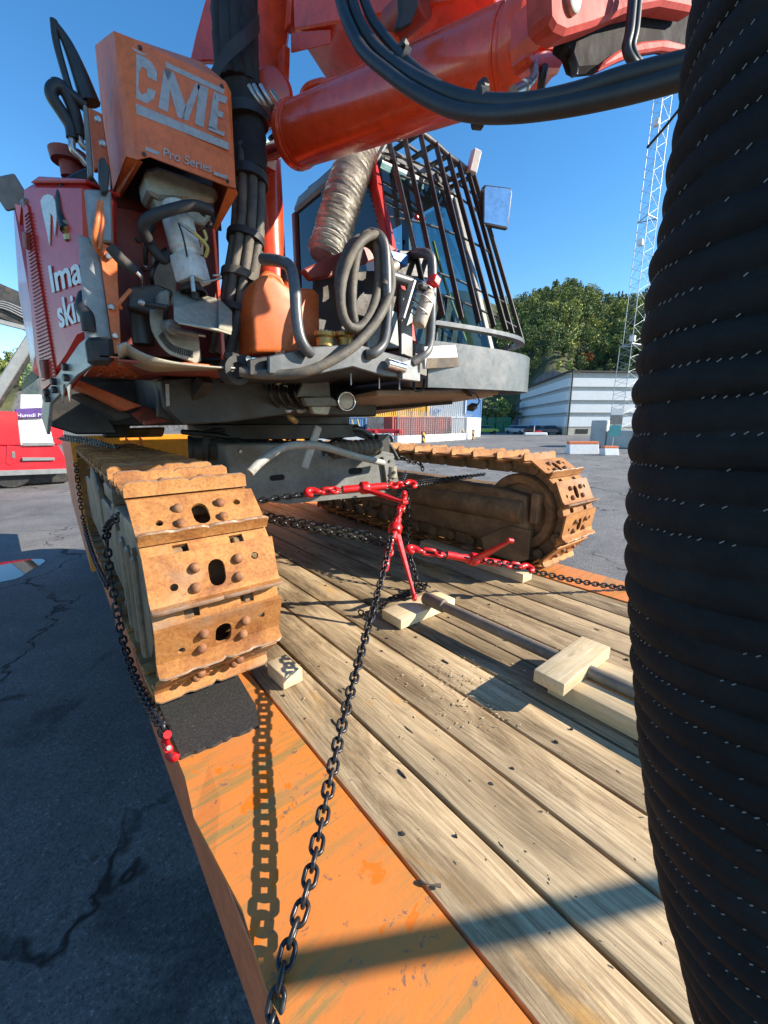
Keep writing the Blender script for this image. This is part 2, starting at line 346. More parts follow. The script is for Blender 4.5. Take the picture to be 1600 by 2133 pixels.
# ---------------------------------------------------------------- geometry helpers
class MB:
    """collects shapes; build() links them as ONE mesh object"""
    def __init__(s): s.bm = bmesh.new()
    def poly(s, pts):
        return s.bm.faces.new([s.bm.verts.new(p) for p in pts])
    def hexa(s, p):            # 8 corners: bottom 4 (ccw), top 4
        v = [s.bm.verts.new(x) for x in p]
        for f in ((3, 2, 1, 0), (4, 5, 6, 7), (0, 1, 5, 4), (1, 2, 6, 5), (2, 3, 7, 6), (3, 0, 4, 7)):
            s.bm.faces.new([v[k] for k in f])
        return s
    def box(s, x0, x1, y0, y1, z0, z1):
        return s.hexa([(x0, y0, z0), (x1, y0, z0), (x1, y1, z0), (x0, y1, z0), (x0, y0, z1), (x1, y0, z1), (x1, y1, z1), (x0, y1, z1)])
    def beam(s, a, b, w, h, up=(0, 0, 1)):
        a, b = Vector(a), Vector(b); t = (b - a).normalized(); u = Vector(up)
        sd = t.cross(u)
        if sd.length < 1e-4: sd = t.cross(Vector((1, 0, 0)))
        sd.normalize(); u = sd.cross(t)
        sd *= w / 2; u *= h / 2
        return s.hexa([a - sd - u, b - sd - u, b + sd - u, a + sd - u, a - sd + u, b - sd + u, b + sd + u, a + sd + u])
    def prism(s, pts, vec):
        """closed polygon pts swept by vec"""
        vec = Vector(vec); pts = [Vector(p) for p in pts]
        a = [s.bm.verts.new(p) for p in pts]; b = [s.bm.verts.new(p + vec) for p in pts]
        n = len(pts)
        s.bm.faces.new(a[::-1]); s.bm.faces.new(b)
        for k in range(n): s.bm.faces.new((a[k], a[(k + 1) % n], b[(k + 1) % n], b[k]))
        return s
    def tube(s, pts, r, seg=10, caps=True, closed=False, flat=1.0):
        pts = [Vector(p) for p in pts]; n = len(pts)
        rr = r if isinstance(r, (list, tuple)) else [r] * n
        rings = []; ref = None
        for k in range(n):
            if closed: t = pts[(k + 1) % n] - pts[k - 1]
            else: t = pts[min(k + 1, n - 1)] - pts[max(k - 1, 0)]
            t.normalize()
            if ref is None:
                ref = t.cross(Vector((0, 0, 1)))
                if ref.length < 0.05: ref = t.cross(Vector((1, 0, 0)))
            ref = (ref - t * ref.dot(t)).normalized(); o = t.cross(ref)
            rings.append([s.bm.verts.new(pts[k] + (ref * math.cos(2 * math.pi * j / seg) + o * (flat * math.sin(2 * math.pi * j / seg))) * rr[k]) for j in range(seg)])
        m = n if closed else n - 1
        for k in range(m):
            a, b = rings[k], rings[(k + 1) % n]
            for j in range(seg): s.bm.faces.new((a[j], a[(j + 1) % seg], b[(j + 1) % seg], b[j]))
        if caps and not closed:
            s.bm.faces.new(rings[0][::-1]); s.bm.faces.new(rings[-1])
        return s
    def lathe(s, base, axis, prof, seg=24):
        """prof: (distance along axis, radius) pairs"""
        base, ax = Vector(base), Vector(axis).normalized()
        u = ax.orthogonal().normalized(); w = ax.cross(u); rings = []
        for d, r in prof:
            c = base + ax * d
            if r < 1e-5: rings.append([s.bm.verts.new(c)])
            else: rings.append([s.bm.verts.new(c + (u * math.cos(2 * math.pi * j / seg) + w * math.sin(2 * math.pi * j / seg)) * r) for j in range(seg)])
        for a, b in zip(rings, rings[1:]):
            for j in range(seg):
                k = (j + 1) % seg
                if len(a) == 1 and len(b) == 1: break
                if len(a) == 1: s.bm.faces.new((a[0], b[k], b[j]))
                elif len(b) == 1: s.bm.faces.new((a[j], a[k], b[0]))
                else: s.bm.faces.new((a[j], a[k], b[k], b[j]))
        if len(rings[0]) > 1: s.bm.faces.new(rings[0][::-1])
        if len(rings[-1]) > 1: s.bm.faces.new(rings[-1])
        return s
    def mesh_from(s, me, mat=None):
        n = len(s.bm.verts); s.bm.from_mesh(me); s.bm.verts.ensure_lookup_table()
        if mat is not None: bmesh.ops.transform(s.bm, matrix=mat, verts=s.bm.verts[n:])
        return s
    def mesh(s, name, mat, bevel=0.0, smooth=None, segs=1):
        bmesh.ops.recalc_face_normals(s.bm, faces=s.bm.faces)
        if bevel:
            ed = [e for e in s.bm.edges if len(e.link_faces) == 2 and e.calc_face_angle(0) > R(35)]
            bmesh.ops.bevel(s.bm, geom=ed, offset=bevel, segments=segs, affect='EDGES', profile=0.5, clamp_overlap=True)
        me = bpy.data.meshes.new(name); s.bm.to_mesh(me); s.bm.free()
        if smooth is not None:
            for p in me.polygons: p.use_smooth = True
            me.set_sharp_from_angle(angle=R(smooth))
        for mm in (mat if isinstance(mat, (list, tuple)) else [mat]): me.materials.append(mm)
        return me
    def build(s, name, mat, parent=None, bevel=0.0, smooth=None, segs=1):
        return link(name, s.mesh(name, mat, bevel, smooth, segs), parent)

WORLD = {}
def link(name, me, parent=None, mw=None):
    o = bpy.data.objects.new(name, me); col.objects.link(o)
    if parent is not None:
        o.parent = parent; o.matrix_parent_inverse = WORLD[parent.name].inverted()
    mw = mw or Matrix.Identity(4)
    o.matrix_basis = mw; WORLD[o.name] = mw
    return o
def tag(o, label=None, cat=None, group=None, kind=None):
    if label: o['label'] = label
    if cat: o['category'] = cat
    if group: o['group'] = group
    if kind: o['kind'] = kind
    return o
def thing(name, label, cat, loc=(0, 0, 0), group=None):
    o = bpy.data.objects.new(name, None); col.objects.link(o)
    o.location = loc; o.empty_display_size = 0.2
    WORLD[o.name] = Matrix.Translation(Vector(loc))
    return tag(o, label, cat, group)
def smoothpath(pts, n=8):
    """Catmull-Rom through pts"""
    pts = [Vector(p) for p in pts]; out = []
    for k in range(len(pts) - 1):
        p0 = pts[max(k - 1, 0)]; p1 = pts[k]; p2 = pts[k + 1]; p3 = pts[min(k + 2, len(pts) - 1)]
        for j in range(n):
            t = j / n
            out.append(0.5 * ((2 * p1) + (p2 - p0) * t + (2 * p0 - 5 * p1 + 4 * p2 - p3) * t * t + (3 * p1 - p0 - 3 * p2 + p3) * t ** 3))
    out.append(pts[-1]); return out
def resample(pts, step):
    pts = [Vector(p) for p in pts]; out = [pts[0].copy()]; acc = 0.0
    for a, b in zip(pts, pts[1:]):
        d = (b - a).length
        if d < 1e-9: continue
        t = step - acc
        while t <= d:
            out.append(a + (b - a) * (t / d)); t += step
        acc = (acc + d) % step
    return out
def holed(outer, holes, depth, name='holed'):
    """flat plate with real holes in the XY plane, 0..depth in z -> mesh datablock (no material)"""
    cu = bpy.data.curves.new(name, 'CURVE'); cu.dimensions = '2D'; cu.fill_mode = 'BOTH'; cu.extrude = depth / 2
    for lp in [outer] + holes:
        sp = cu.splines.new('POLY'); sp.points.add(len(lp) - 1); sp.use_cyclic_u = True
        for p, q in zip(sp.points, lp): p.co = (q[0], q[1], 0, 1)
    ob = bpy.data.objects.new(name, cu); col.objects.link(ob)
    dg = bpy.context.evaluated_depsgraph_get()
    me = bpy.data.meshes.new_from_object(ob.evaluated_get(dg))
    bpy.data.objects.remove(ob); bpy.data.curves.remove(cu)
    for v in me.vertices: v.co.z += depth / 2
    return me
def circ(cx, cy, r, n=12, ry=None):
    return [(cx + r * math.cos(2 * math.pi * k / n), cy + (ry or r) * math.sin(2 * math.pi * k / n)) for k in range(n)]
def obround(cx, cy, w, h, n=6):
    """rounded slot w wide, h tall"""
    r = min(w, h) / 2; out = []
    if h >= w:
        for k in range(n + 1): a = math.pi * k / n; out.append((cx + r * math.cos(a), cy + (h / 2 - r) + r * math.sin(a)))
        for k in range(n + 1): a = math.pi + math.pi * k / n; out.append((cx + r * math.cos(a), cy - (h / 2 - r) + r * math.sin(a)))
    else:
        for k in range(n + 1): a = -math.pi / 2 + math.pi * k / n; out.append((cx + (w / 2 - r) + r * math.cos(a), cy + r * math.sin(a)))
        for k in range(n + 1): a = math.pi / 2 + math.pi * k / n; out.append((cx - (w / 2 - r) + r * math.cos(a), cy + r * math.sin(a)))
    return out
def text_mesh(name, s, size, depth=0.0, font_bold=True, shear=0.0, spacing=1.0, offset=0.0):
    cu = bpy.data.curves.new(name, 'FONT'); cu.body = s; cu.size = size; cu.extrude = depth; cu.shear = shear; cu.space_character = spacing; cu.offset = offset
    ob = bpy.data.objects.new(name, cu); col.objects.link(ob)
    dg = bpy.context.evaluated_depsgraph_get()
    me = bpy.data.meshes.new_from_object(ob.evaluated_get(dg))
    bpy.data.objects.remove(ob); bpy.data.curves.remove(cu)
    return me
def frame(o, x, y):
    """matrix with origin o, x axis along x, y axis near y"""
    x = Vector(x).normalized(); z = x.cross(Vector(y)).normalized(); y = z.cross(x)
    return Matrix(((x.x, y.x, z.x, o[0]), (x.y, y.y, z.y, o[1]), (x.z, y.z, z.z, o[2]), (0, 0, 0, 1)))
# ================================================================ ground
gm = MB(); gm.poly([(-900, -900, GROUND), (900, -900, GROUND), (900, 900, GROUND), (-900, 900, GROUND)])
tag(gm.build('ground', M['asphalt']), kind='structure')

# ================================================================ low loader trailer
trailer = thing('low_loader_trailer', 'orange low loader trailer with a weathered plank deck under the drill rig', 'trailer', (1.45, 2.0, GROUND))
XL, XR, WL, WR = 0.168, 2.735, 0.505, 2.42
YN, YF = -1.3, 4.95
def edge_plate(x0, x1, outer_left):
    m = MB(); pts = []
    ys = [YN + k * (YF - YN) / 44 for k in range(45)]
    rng = random.Random(3)
    if outer_left:
        outer = [(x0 + rng.uniform(-0.002, 0.002) - (0.012 if 0.86 < y < 1.02 else 0) + (0.010 if 0.55 < y < 0.82 else 0), y) for y in ys]
        inner = [(x1, y) for y in ys]
    else:
        outer = [(x0, y) for y in ys]; inner = [(x1 + rng.uniform(-0.002, 0.002), y) for y in ys]
    v0 = []; 
    for (xa, y), (xb, _) in zip(outer, inner):
        dz = -0.006 if outer_left and 0.86 < y < 1.02 else 0
        v0.append([m.bm.verts.new((xa, y, DECK + 0.004 + dz)), m.bm.verts.new(((xa * 0.8 + xb * 0.2), y, DECK + 0.004)), m.bm.verts.new((xb, y, DECK + 0.004)),
                   m.bm.verts.new((xb, y, DECK - 0.010)), m.bm.verts.new((xa, y, DECK - 0.010 + dz))])
    for a, b in zip(v0, v0[1:]):
        for k in range(5): m.bm.faces.new((a[k], a[(k + 1) % 5], b[(k + 1) % 5], b[k]))
    m.bm.faces.new(v0[0]); m.bm.faces.new(v0[-1][::-1])
    return m
edge_plate(XL, WL - 0.006, True).build('edge_plate', M['orange_deck'], trailer)
edge_plate(WR + 0.006, XR, False).build('edge_plate', M['orange_deck'], trailer)
M['rail'] = pm('orange_side_rail_paint', (0.52, 0.15, 0.06), 0.5, 0, 0.12, 4, dirt=(0.2, 0.08, 0.05), da=0.2, ds=5, edge=(0.55, 0.3, 0.16))
for xa, xb in ((XL + 0.004, XL + 0.016), (XR - 0.016, XR - 0.004)):
    m = MB(); m.box(xa, xb, YN, YF, -1.265, DECK - 0.012); m.build('side_rail', M['rail'], trailer, 0.002)
for xa, xb in ((XL + 0.016, XL + 0.12), (XR - 0.12, XR - 0.016)):
    m = MB(); m.box(xa, xb, YN, YF, -1.262, -1.25); m.build('rail_flange', M['rail'], trailer)
# planks, each a board of its own
m = MB(); NP = 10; PW = (WR - WL) / NP
m.box(-(PW - 0.013) / 2, (PW - 0.013) / 2, YN, YF, -0.045, 0)
plank_me = m.mesh('plank', M['plank'], 0.004, 40, 2)
rng = random.Random(11)
for k in range(NP):
    mw = Matrix.Translation((WL + PW * (k + 0.5), 0, DECK + rng.uniform(-0.003, 0.0015))) @ Matrix.Rotation(rng.uniform(-0.006, 0.006), 4, 'Y')
    link('plank', plank_me, trailer, mw)
m = MB()
for y in [YN + 0.3 + 0.75 * k for k in range(9)]:
    m.box(XL + 0.02, XR - 0.02, y, y + 0.1, -1.2, DECK - 0.05)
m.box(XL + 0.55, XL + 0.75, YN, YF, -1.32, -1.2); m.box(XR - 0.75, XR - 0.55, YN, YF, -1.32, -1.2)
m.build('cross_beams', M['frame_dark'], trailer)
# nail heads and splinter pits along the joists
m = MB()
for k in range(NP):
    for y in [YN + 0.35 + 0.75 * j for j in range(9)]:
        for sx in (-0.05, 0.05):
            if rng.random() < 0.45: continue
            x = WL + PW * (k + 0.5) + sx + rng.uniform(-0.012, 0.012); yy = y + rng.uniform(-0.05, 0.05)
            r = rng.uniform(0.0025, 0.005); pts = []
            for j in range(8):
                a = 2 * math.pi * j / 8; q = r * rng.uniform(0.6, 1.3)
                pts.append((x + q * math.cos(a), yy + q * 1.5 * math.sin(a), DECK + 0.0032))
            m.prism(pts, (0, 0, -0.006))
    for j in range(3):
        x = WL + PW * (k + 0.5) + rng.uniform(-0.075, 0.075); yy = rng.uniform(-0.1, 2.2); ln = rng.uniform(0.015, 0.05)
        pts = [(x, yy, DECK + 0.003), (x + rng.uniform(.001, .003), yy + ln * .4, DECK + 0.003), (x + rng.uniform(-.002, .004), yy + ln, DECK + 0.003), (x - rng.uniform(.001, .003), yy + ln * .6, DECK + 0.003)]
        m.prism(pts, (0, 0, -0.006))
tag(m.build('nail_pits', pm('dark_nail_pit', (0.035, 0.028, 0.022), 0.9), trailer), kind='stuff')
# gooseneck step at the front end of the trailer
M['yellow_orange'] = pm('yellow_orange_paint', (0.72, 0.26, 0.015), 0.4, 0, 0.08, 3)
m = MB()
m.prism([(0.15, 4.95, -1.5), (2.75, 4.95, -1.5), (2.75, 4.95, -0.12), (0.15, 4.95, -0.12)], (0, 0.03, 0))
m.build('gooseneck_front', M['yellow_orange'], trailer, 0.004)
m = MB(); m.prism([(0.15, 4.985, -1.5), (0.15, 8.5, -1.3), (0.15, 8.5, -0.3), (0.15, 5.4, -0.12), (0.15, 4.985, -0.12)], (0.03, 0, 0))
m.build('gooseneck_side', M['rail'], trailer, 0.004)
m = MB(); m.prism([(2.72, 4.985, -1.5), (2.72, 8.5, -1.3), (2.72, 8.5, -0.3), (2.72, 5.4, -0.12), (2.72, 4.985, -0.12)], (0.03, 0, 0))
m.build('gooseneck_side', M['rail'], trailer, 0.004)
for px in (268, 297, 214):
    p = atY(px, 930, 4.94)
    m = MB(); m.box(p.x - 0.006, p.x + 0.006, 4.935, 4.95, -0.6, -0.13); m.build('weld_rib', M['rail'], trailer)
# wheels of the trailer, out under the deck's tail
wheel = MB(); wheel.lathe((0, -0.14, 0), (0, 1, 0), [(0, 0.2), (0.0, 0.36), (0.02, 0.385), (0.24, 0.385), (0.28, 0.36), (0.28, 0.2), (0.25, 0.19), (0.2, 0.1), (0.2, 0.0)], 28)
wheel_me = wheel.mesh('wheel', M['black_rubber'], 0, 40)
for y in (-0.9, 5.9, 6.8):
    for x, rz in ((0.40, R(90)), (2.5, R(-90))):
        link('wheel', wheel_me, trailer, Matrix.Translation((x, y, GROUND + 0.385)) @ Matrix.Rotation(rz, 4, 'Z'))

# ================================================================ rubber mat under the near track
def mk_mat():
    m, nt, b = _nt('speckled_black_rubber'); v = coords(nt)
    n = noise(nt, v, 160, 3, 0.7); n2 = noise(nt, v, 400, 2, 0.6)
    c = ramp(nt, n, [(0.4, (0.018, 0.018, 0.018)), (0.68, (0.045, 0.044, 0.04)), (0.76, (0.3, 0.27, 0.18))])
    L(nt, c.outputs[0], b.inputs['Base Color']); b.inputs['Roughness'].default_value = 0.85
    bump(nt, b, n, 0.35, 0.003); return m
m = MB(); rg = random.Random(5)
c0 = [atZ(*p, DECK + 0.016) for p in ((352, 1512), (376, 1578), (540, 1508), (528, 1436))]
near = [c0[1].lerp(c0[2], t) + Vector((rg.uniform(-.004, .004), rg.uniform(-.006, .006), 0)) for t in [k / 14 for k in range(15)]]
far = [Vector((0.50, 2.2, DECK + 0.016)), Vector((0.17, 2.2, DECK + 0.016))]
m.prism(near + [c0[3].lerp(c0[2], .5)] + far, (0, 0, -0.0115))
tag(m.build('rubber_mat', mk_mat()), 'black speckled rubber mat under the front of the near rusty track', 'rubber mat')

# ================================================================ timber blocks, beams and the drill rod
def timber(name, label, cen, ax, ln, w, h, group=None, tilt=0.0):
    """cen = centre of underside"""
    m = MB(); m.box(-w / 2, w / 2, -ln / 2, ln / 2, 0, h)
    me = m.mesh(name, M['timber'], 0.004, 35, 2)
    mw = Matrix.Translation(cen) @ Matrix.Rotation(ax, 4, 'Z') @ Matrix.Rotation(tilt, 4, 'X')
    return tag(link(name, me, None, mw), label, 'timber', group)
def timber_px(name, label, a, b, z, w, h, group=None):
    a, b = Vector(a), Vector(b); a.z = b.z = z; d = b - a
    return timber(name, label, (a + b) / 2, -math.atan2(d.x, d.y), d.length, w, h, group)
BG = 'pale timber blocks on the deck'
# block across the far end of the rod (rests on the deck)
A = atZ(818, 1283, DECK + 0.05); B = atZ(930, 1240, DECK + 0.05)
timber_px('timber_block', 'pale timber block on the deck that props the far end of the steel rod', (1.215, 1.43, 0), (1.615, 1.43, 0), DECK + 0.003, 0.15, 0.052, BG)
# two long beams under the near block
timber('timber_beam', 'long pale timber beam on the deck, nearer the orange edge plate, beside the steel rod', (1.375, -0.30, DECK + 0.003), 0, 1.90, 0.095, 0.068, 'long timber beams')
timber('timber_beam', 'long pale timber beam on the deck on the far side of the steel rod', (1.560, -0.30, DECK + 0.003), 0, 1.90, 0.085, 0.068, 'long timber beams')
timber('timber_block', 'pale timber block lying across the two long beams next to the ribbed black duct', (1.445, 0.615, DECK + 0.071), R(90), 0.375, 0.115, 0.05, BG)
timber('timber_wedge', 'pale timber offcut under the inner corner of the near rusty track', (0.60, 1.36, DECK + 0.003), R(4), 0.13, 0.085, 0.06, BG)
a, b = atZ(1105, 1203, DECK), atZ(930, 1165, DECK)
timber('timber_batten', 'pale timber batten on the deck along the inside of the far track', (2.265, 1.78, DECK + 0.003), R(-1), 0.95, 0.10, 0.06, BG)
timber('timber_batten', 'timber batten on the deck in the shade behind the two crossing chains', (1.93, 3.05, DECK + 0.003), R(22), 0.62, 0.10, 0.06, BG)
# drill rod
rod = thing('steel_drill_rod', 'bare steel drill rod lying between the pale timber blocks', 'steel rod', (1.47, 0.9, DECK + 0.08))
zr = DECK + 0.095
M['rod'] = pm('dull_rod_steel', (0.20, 0.175, 0.14), 0.66, 0.25, 0.35, 10, dirt=(0.24, 0.17, 0.10), da=0.4, ds=7)
m = MB(); m.tube([(1.50, -1.2, zr - 0.035), (1.462, 0.3, zr - 0.012), (1.43, 1.27, zr)], 0.026, 18); m.build('rod_shaft', M['rod'], rod, 0, 40)
m = MB(); m.lathe((1.43, 1.265, zr), (-0.033, 1, 0.01), [(0, 0.027), (0.006, 0.034), (0.13, 0.034), (0.138, 0.028), (0.14, 0.018), (0.10, 0.016)], 20); m.build('rod_coupling', M['rod'], rod, 0, 40)
# ================================================================ drill rig on tracks
rig = thing('drill_rig', 'red and orange tracked rock drill rig with barred cab chained down on the trailer', 'drill rig', (1.45, 2.8, DECK))
# ---- one track shoe: local x across the track, y along the path, z outward
SW = 0.39
def make_shoe():
    m = MB()
    holes = [obround(0, -0.022, 0.05, 0.085), circ(0.125, -0.005, 0.0115, 10), circ(-0.125, -0.05, 0.0125, 10)]
    m.mesh_from(holed([(-SW / 2, -0.104), (SW / 2, -0.104), (SW / 2, 0.048), (-SW / 2, 0.048)], holes, 0.012))
    slots = [[(sx - 0.022, 0.070), (sx + 0.022, 0.070), (sx + 0.022, 0.098), (sx - 0.022, 0.098)] for sx in (-0.085, 0.085)]
    band = holed([(-SW / 2 + 0.003, 0.046), (SW / 2 - 0.003, 0.046), (SW / 2 - 0.003, 0.108), (-SW / 2 + 0.003, 0.108)], slots, 0.012)
    m.mesh_from(band, Matrix.Translation((0, 0.0, -0.010)) @ Matrix.Rotation(R(-7), 4, 'X'))
    # grouser lip with a worn, scalloped rim
    n = 26; prof = []
    for k in range(n + 1):
        x = -SW / 2 + SW * k / n
        dip = max(0, 1 - abs(((k / n * 4 + 0.5) % 1) - 0.5) / 0.16) if 0.08 < k / n < 0.95 else 0
        h = 0.054 - 0.010 * dip - (0.010 if k in (0, n) else 0)
        prof.append([m.bm.verts.new(p) for p in ((x, 0.022, 0.0115), (x, 0.042, 0.02), (x, 0.049, h - 0.004), (x, 0.054, h), (x, 0.060, h - 0.003), (x, 0.063, 0.012), (x, 0.066, 0.004), (x, 0.040, 0.002))])
    for a, b in zip(prof, prof[1:]):
        for k in range(8): m.bm.faces.new((a[k], a[(k + 1) % 8], b[(k + 1) % 8], b[k]))
    m.bm.faces.new(prof[0]); m.bm.faces.new(prof[-1][::-1])
    for x, y in ((-0.068, -0.052), (-0.062, 0.006), (0.062, -0.05), (0.068, 0.010)):
        m.lathe((x, y, 0.011), (0, 0, 1), [(0, 0.0165), (0.007, 0.0165), (0.014, 0.0135), (0.019, 0.006), (0.0195, 0)], 10)
    me = m.mesh('track_shoe', [M['rust'], M['worn_steel'], M['rust_dark']], 0, 38)
    for p in me.polygons:
        c = p.center
        if 0.044 < c.y < 0.064 and c.z > 0.042: p.material_index = 1
        elif c.z > 0.0125 and c.y < 0.02: p.material_index = 2
    return me
M['worn_steel'] = pm('polished_worn_rim', (0.30, 0.22, 0.165), 0.55, 0.25, 0.3, 30, dirt=(0.26, 0.12, 0.05), da=0.48, ds=30)
M['rust_dark'] = pm('dark_bolt_rust', (0.24, 0.10, 0.045), 0.75, 0.1, 0.4, 40, dirt=(0.36, 0.2, 0.09), da=0.4, ds=30, bs=0.4, bsc=200)
M['idler'] = pm('rusty_idler', (0.30, 0.165, 0.075), 0.7, 0.1, 0.35, 7, dirt=(0.12, 0.075, 0.04), da=0.4, ds=6, bs=0.3)
shoe_me = make_shoe()
RT_IN = 0.352
def track(xc, yf, zc, ln, side):
    """side: +1 the camera looks at its inner (-X) face; -1 at its outer (-X) face"""
    top = ln; arc = math.pi * RT_IN; total = 2 * ln + 2 * arc
    n = 35; ln2 = (n * 0.2019 - 2 * arc) / 2; top = ln2; total = n * 0.2019
    yr = yf + top
    def pos(s):
        s %= total
        if s < top: return Vector((xc, yr - s, zc + RT_IN)), Vector((0, -1, 0)), Vector((0, 0, 1))
        s -= top
        if s < arc:
            a = math.pi / 2 - s / RT_IN; o = Vector((0, -math.cos(a), math.sin(a)))
            return Vector((xc, yf, zc)) + o * RT_IN, Vector((0, -math.sin(a), -math.cos(a))), o
        s -= arc
        if s < top: return Vector((xc, yf + s, zc - RT_IN)), Vector((0, 1, 0)), Vector((0, 0, -1))
        s -= top
        a = -math.pi / 2 + s / RT_IN; o = Vector((0, math.cos(a), math.sin(a)))
        return Vector((xc, yr, zc)) + o * RT_IN, Vector((0, -math.sin(a), math.cos(a))), o
    # frame is the part, shoes and wheels its pieces
    tr = MB()
    X0, X1 = xc - 0.13, xc + 0.13
    tr.prism([(X0, yf + 0.25, zc - 0.05), (X0, yf + 0.45, zc - 0.17), (X0, yr - 0.2, zc - 0.17), (X0, yr - 0.1, zc + 0.02), (X0, yf + 0.6, zc + 0.06), (X0, yf + 0.25, zc + 0.06)], (0.26, 0, 0))
    tr = tr.build('track', M['muddy'], rig, 0.012)
    ph = top + R(75 if side < 0 else 66) * RT_IN
    for k in range(n):
        p, t, o = pos(ph + k * 0.2019)
        x = t.cross(o); mw = Matrix(((x.x, t.x, o.x, p.x), (x.y, t.y, o.y, p.y), (x.z, t.z, o.z, p.z), (0, 0, 0, 1)))
        jit = Matrix.Rotation(random.uniform(-0.012, 0.012), 4, 'Z') @ Matrix.Rotation(random.uniform(-0.02, 0.02), 4, 'X')
        link('track_shoe', shoe_me, tr, mw @ jit)
    ch = MB()
    for k in range(n):
        p, t, o = pos(ph + k * 0.2019 + 0.0)
        x = t.cross(o)
        for sx in (-1, 1):
            c = p + x * (0.072 * sx) - o * 0.05
            ch.beam(c - t * 0.096, c + t * 0.07, 0.026, 0.085, o)
            c2 = p + x * (0.098 * sx) - o * 0.055 + t * 0.085
            ch.lathe(c2 - x * (0.02), x, [(0, 0.036), (0.04, 0.036)], 10)
        c = p - o * 0.055 + t * 0.085
        ch.lathe(c - x * 0.12, x, [(0, 0.022), (0.24, 0.022)], 8)
    ch.build('track_chain', M['muddy'], tr, 0.004)
    wh = MB(); wh.lathe((xc - 0.12, yf, zc), (1, 0, 0), [(-0.02, 0.0), (-0.02, 0.08), (0.005, 0.09), (0.03, 0.10), (0.035, 0.185), (0.0, 0.20), (-0.006, 0.25), (0.012, 0.262), (0.228, 0.262), (0.246, 0.25), (0.24, 0.20), (0.205, 0.185), (0.21, 0.1), (0.235, 0.09), (0.26, 0.08), (0.26, 0)], 48)
    wh.build('idler_wheel', M['idler'], tr, 0, 35)
    sp = MB()
    for k in range(22):
        a = 2 * math.pi * k / 22
        sp.hexa([(xc + sx * .03, yr + r * math.cos(a + da), zc + r * math.sin(a + da)) for r in (0.24,) for sx, da in ((-1, -.1), (1, -.1), (1, .1), (-1, .1))] +
                [(xc + sx * .02, yr + r * math.cos(a + da), zc + r * math.sin(a + da)) for r in (0.315,) for sx, da in ((-1, -.04), (1, -.04), (1, .04), (-1, .04))])
    sp.lathe((xc - 0.12, yr, zc), (1, 0, 0), [(0, 0), (0, 0.16), (0.06, 0.19), (0.09, 0.25), (0.15, 0.25), (0.18, 0.19), (0.24, 0.16), (0.24, 0)], 32)
    sp.build('drive_sprocket', M['muddy'], tr, 0, 35)
    for k in range(6):
        rl = MB(); yy = yf + 0.42 + k * (top - 0.75) / 5
        rl.lathe((xc - 0.11, yy, zc - 0.20), (1, 0, 0), [(0, 0), (0, 0.04), (0.015, 0.045), (0.02, 0.085), (0.05, 0.085), (0.055, 0.065), (0.165, 0.065), (0.17, 0.085), (0.2, 0.085), (0.205, 0.045), (0.22, 0.04), (0.22, 0)], 20)
        rl.build('track_roller', M['muddy'], tr, 0, 35)
    return tr, yr
trL, yrL = track(0.350, 1.60, -0.572, 2.5, -1)
trR, yrR = track(2.525, 1.50, -0.592, 2.5, 1)
# outer side of the near track: guard plates and cover
m = MB()
prof = [(300, 1175), (288, 1090), (268, 1075), (262, 1135), (262, 1200), (275, 1300), (300, 1380), (322, 1395)]
P = [atX(x, y, 0.175) for x, y in prof]
m.prism([(0.165, 1.37, -0.36), (0.165, 1.50, -0.32), (0.165, 1.95, -0.33), (0.165, 2.05, -0.5), (0.165, 2.05, -0.78), (0.165, 1.75, -0.86), (0.165, 1.48, -0.80), (0.165, 1.38, -0.7)], (0.10, 0, 0))
m.build('idler_guard', M['frame_side'], trL, 0.018, 40, 2)
for yy in (1.47, 1.60, 1.74):
    m = MB(); m.beam((0.166, yy, -0.42), (0.166, yy + 0.05, -0.80), 0.035, 0.05, (0, 1, 0)); m.build('guard_rib', M['frame_side'], trL, 0.008)
m = MB(); m.prism([(0.180, 2.06, -0.42), (0.180, 3.9, -0.40), (0.180, 4.0, -0.55), (0.180, 3.9, -0.75), (0.180, 2.06, -0.80)], (0.06, 0, 0)); m.build('frame_plate', M['frame_side'], trL, 0.01)
m = MB(); m.box(0.166, 0.26, 1.98, 2.28, -0.335, -0.265); m.box(0.166, 0.19, 2.0, 2.06, -0.42, -0.33); m.build('step_bracket', M['frame_side'], trL, 0.012, 40, 2)
m = MB(); m.prism([(0.172, 2.75, -0.36), (0.172, 3.05, -0.25), (0.172, 3.3, -0.36), (0.172, 3.3, -0.6), (0.172, 2.75, -0.6)], (0.03, 0, 0)); m.build('frame_plate', M['frame_side'], trL, 0.008)
m = MB(); m.lathe((0.19, 1.60, -0.572), (1, 0, 0), [(0, 0.0), (0, 0.06), (0.02, 0.075), (0.1, 0.08), (0.16, 0.08), (0.3, .08)], 24); m.build('hub', M['frame_side'], trL, 0, 40)
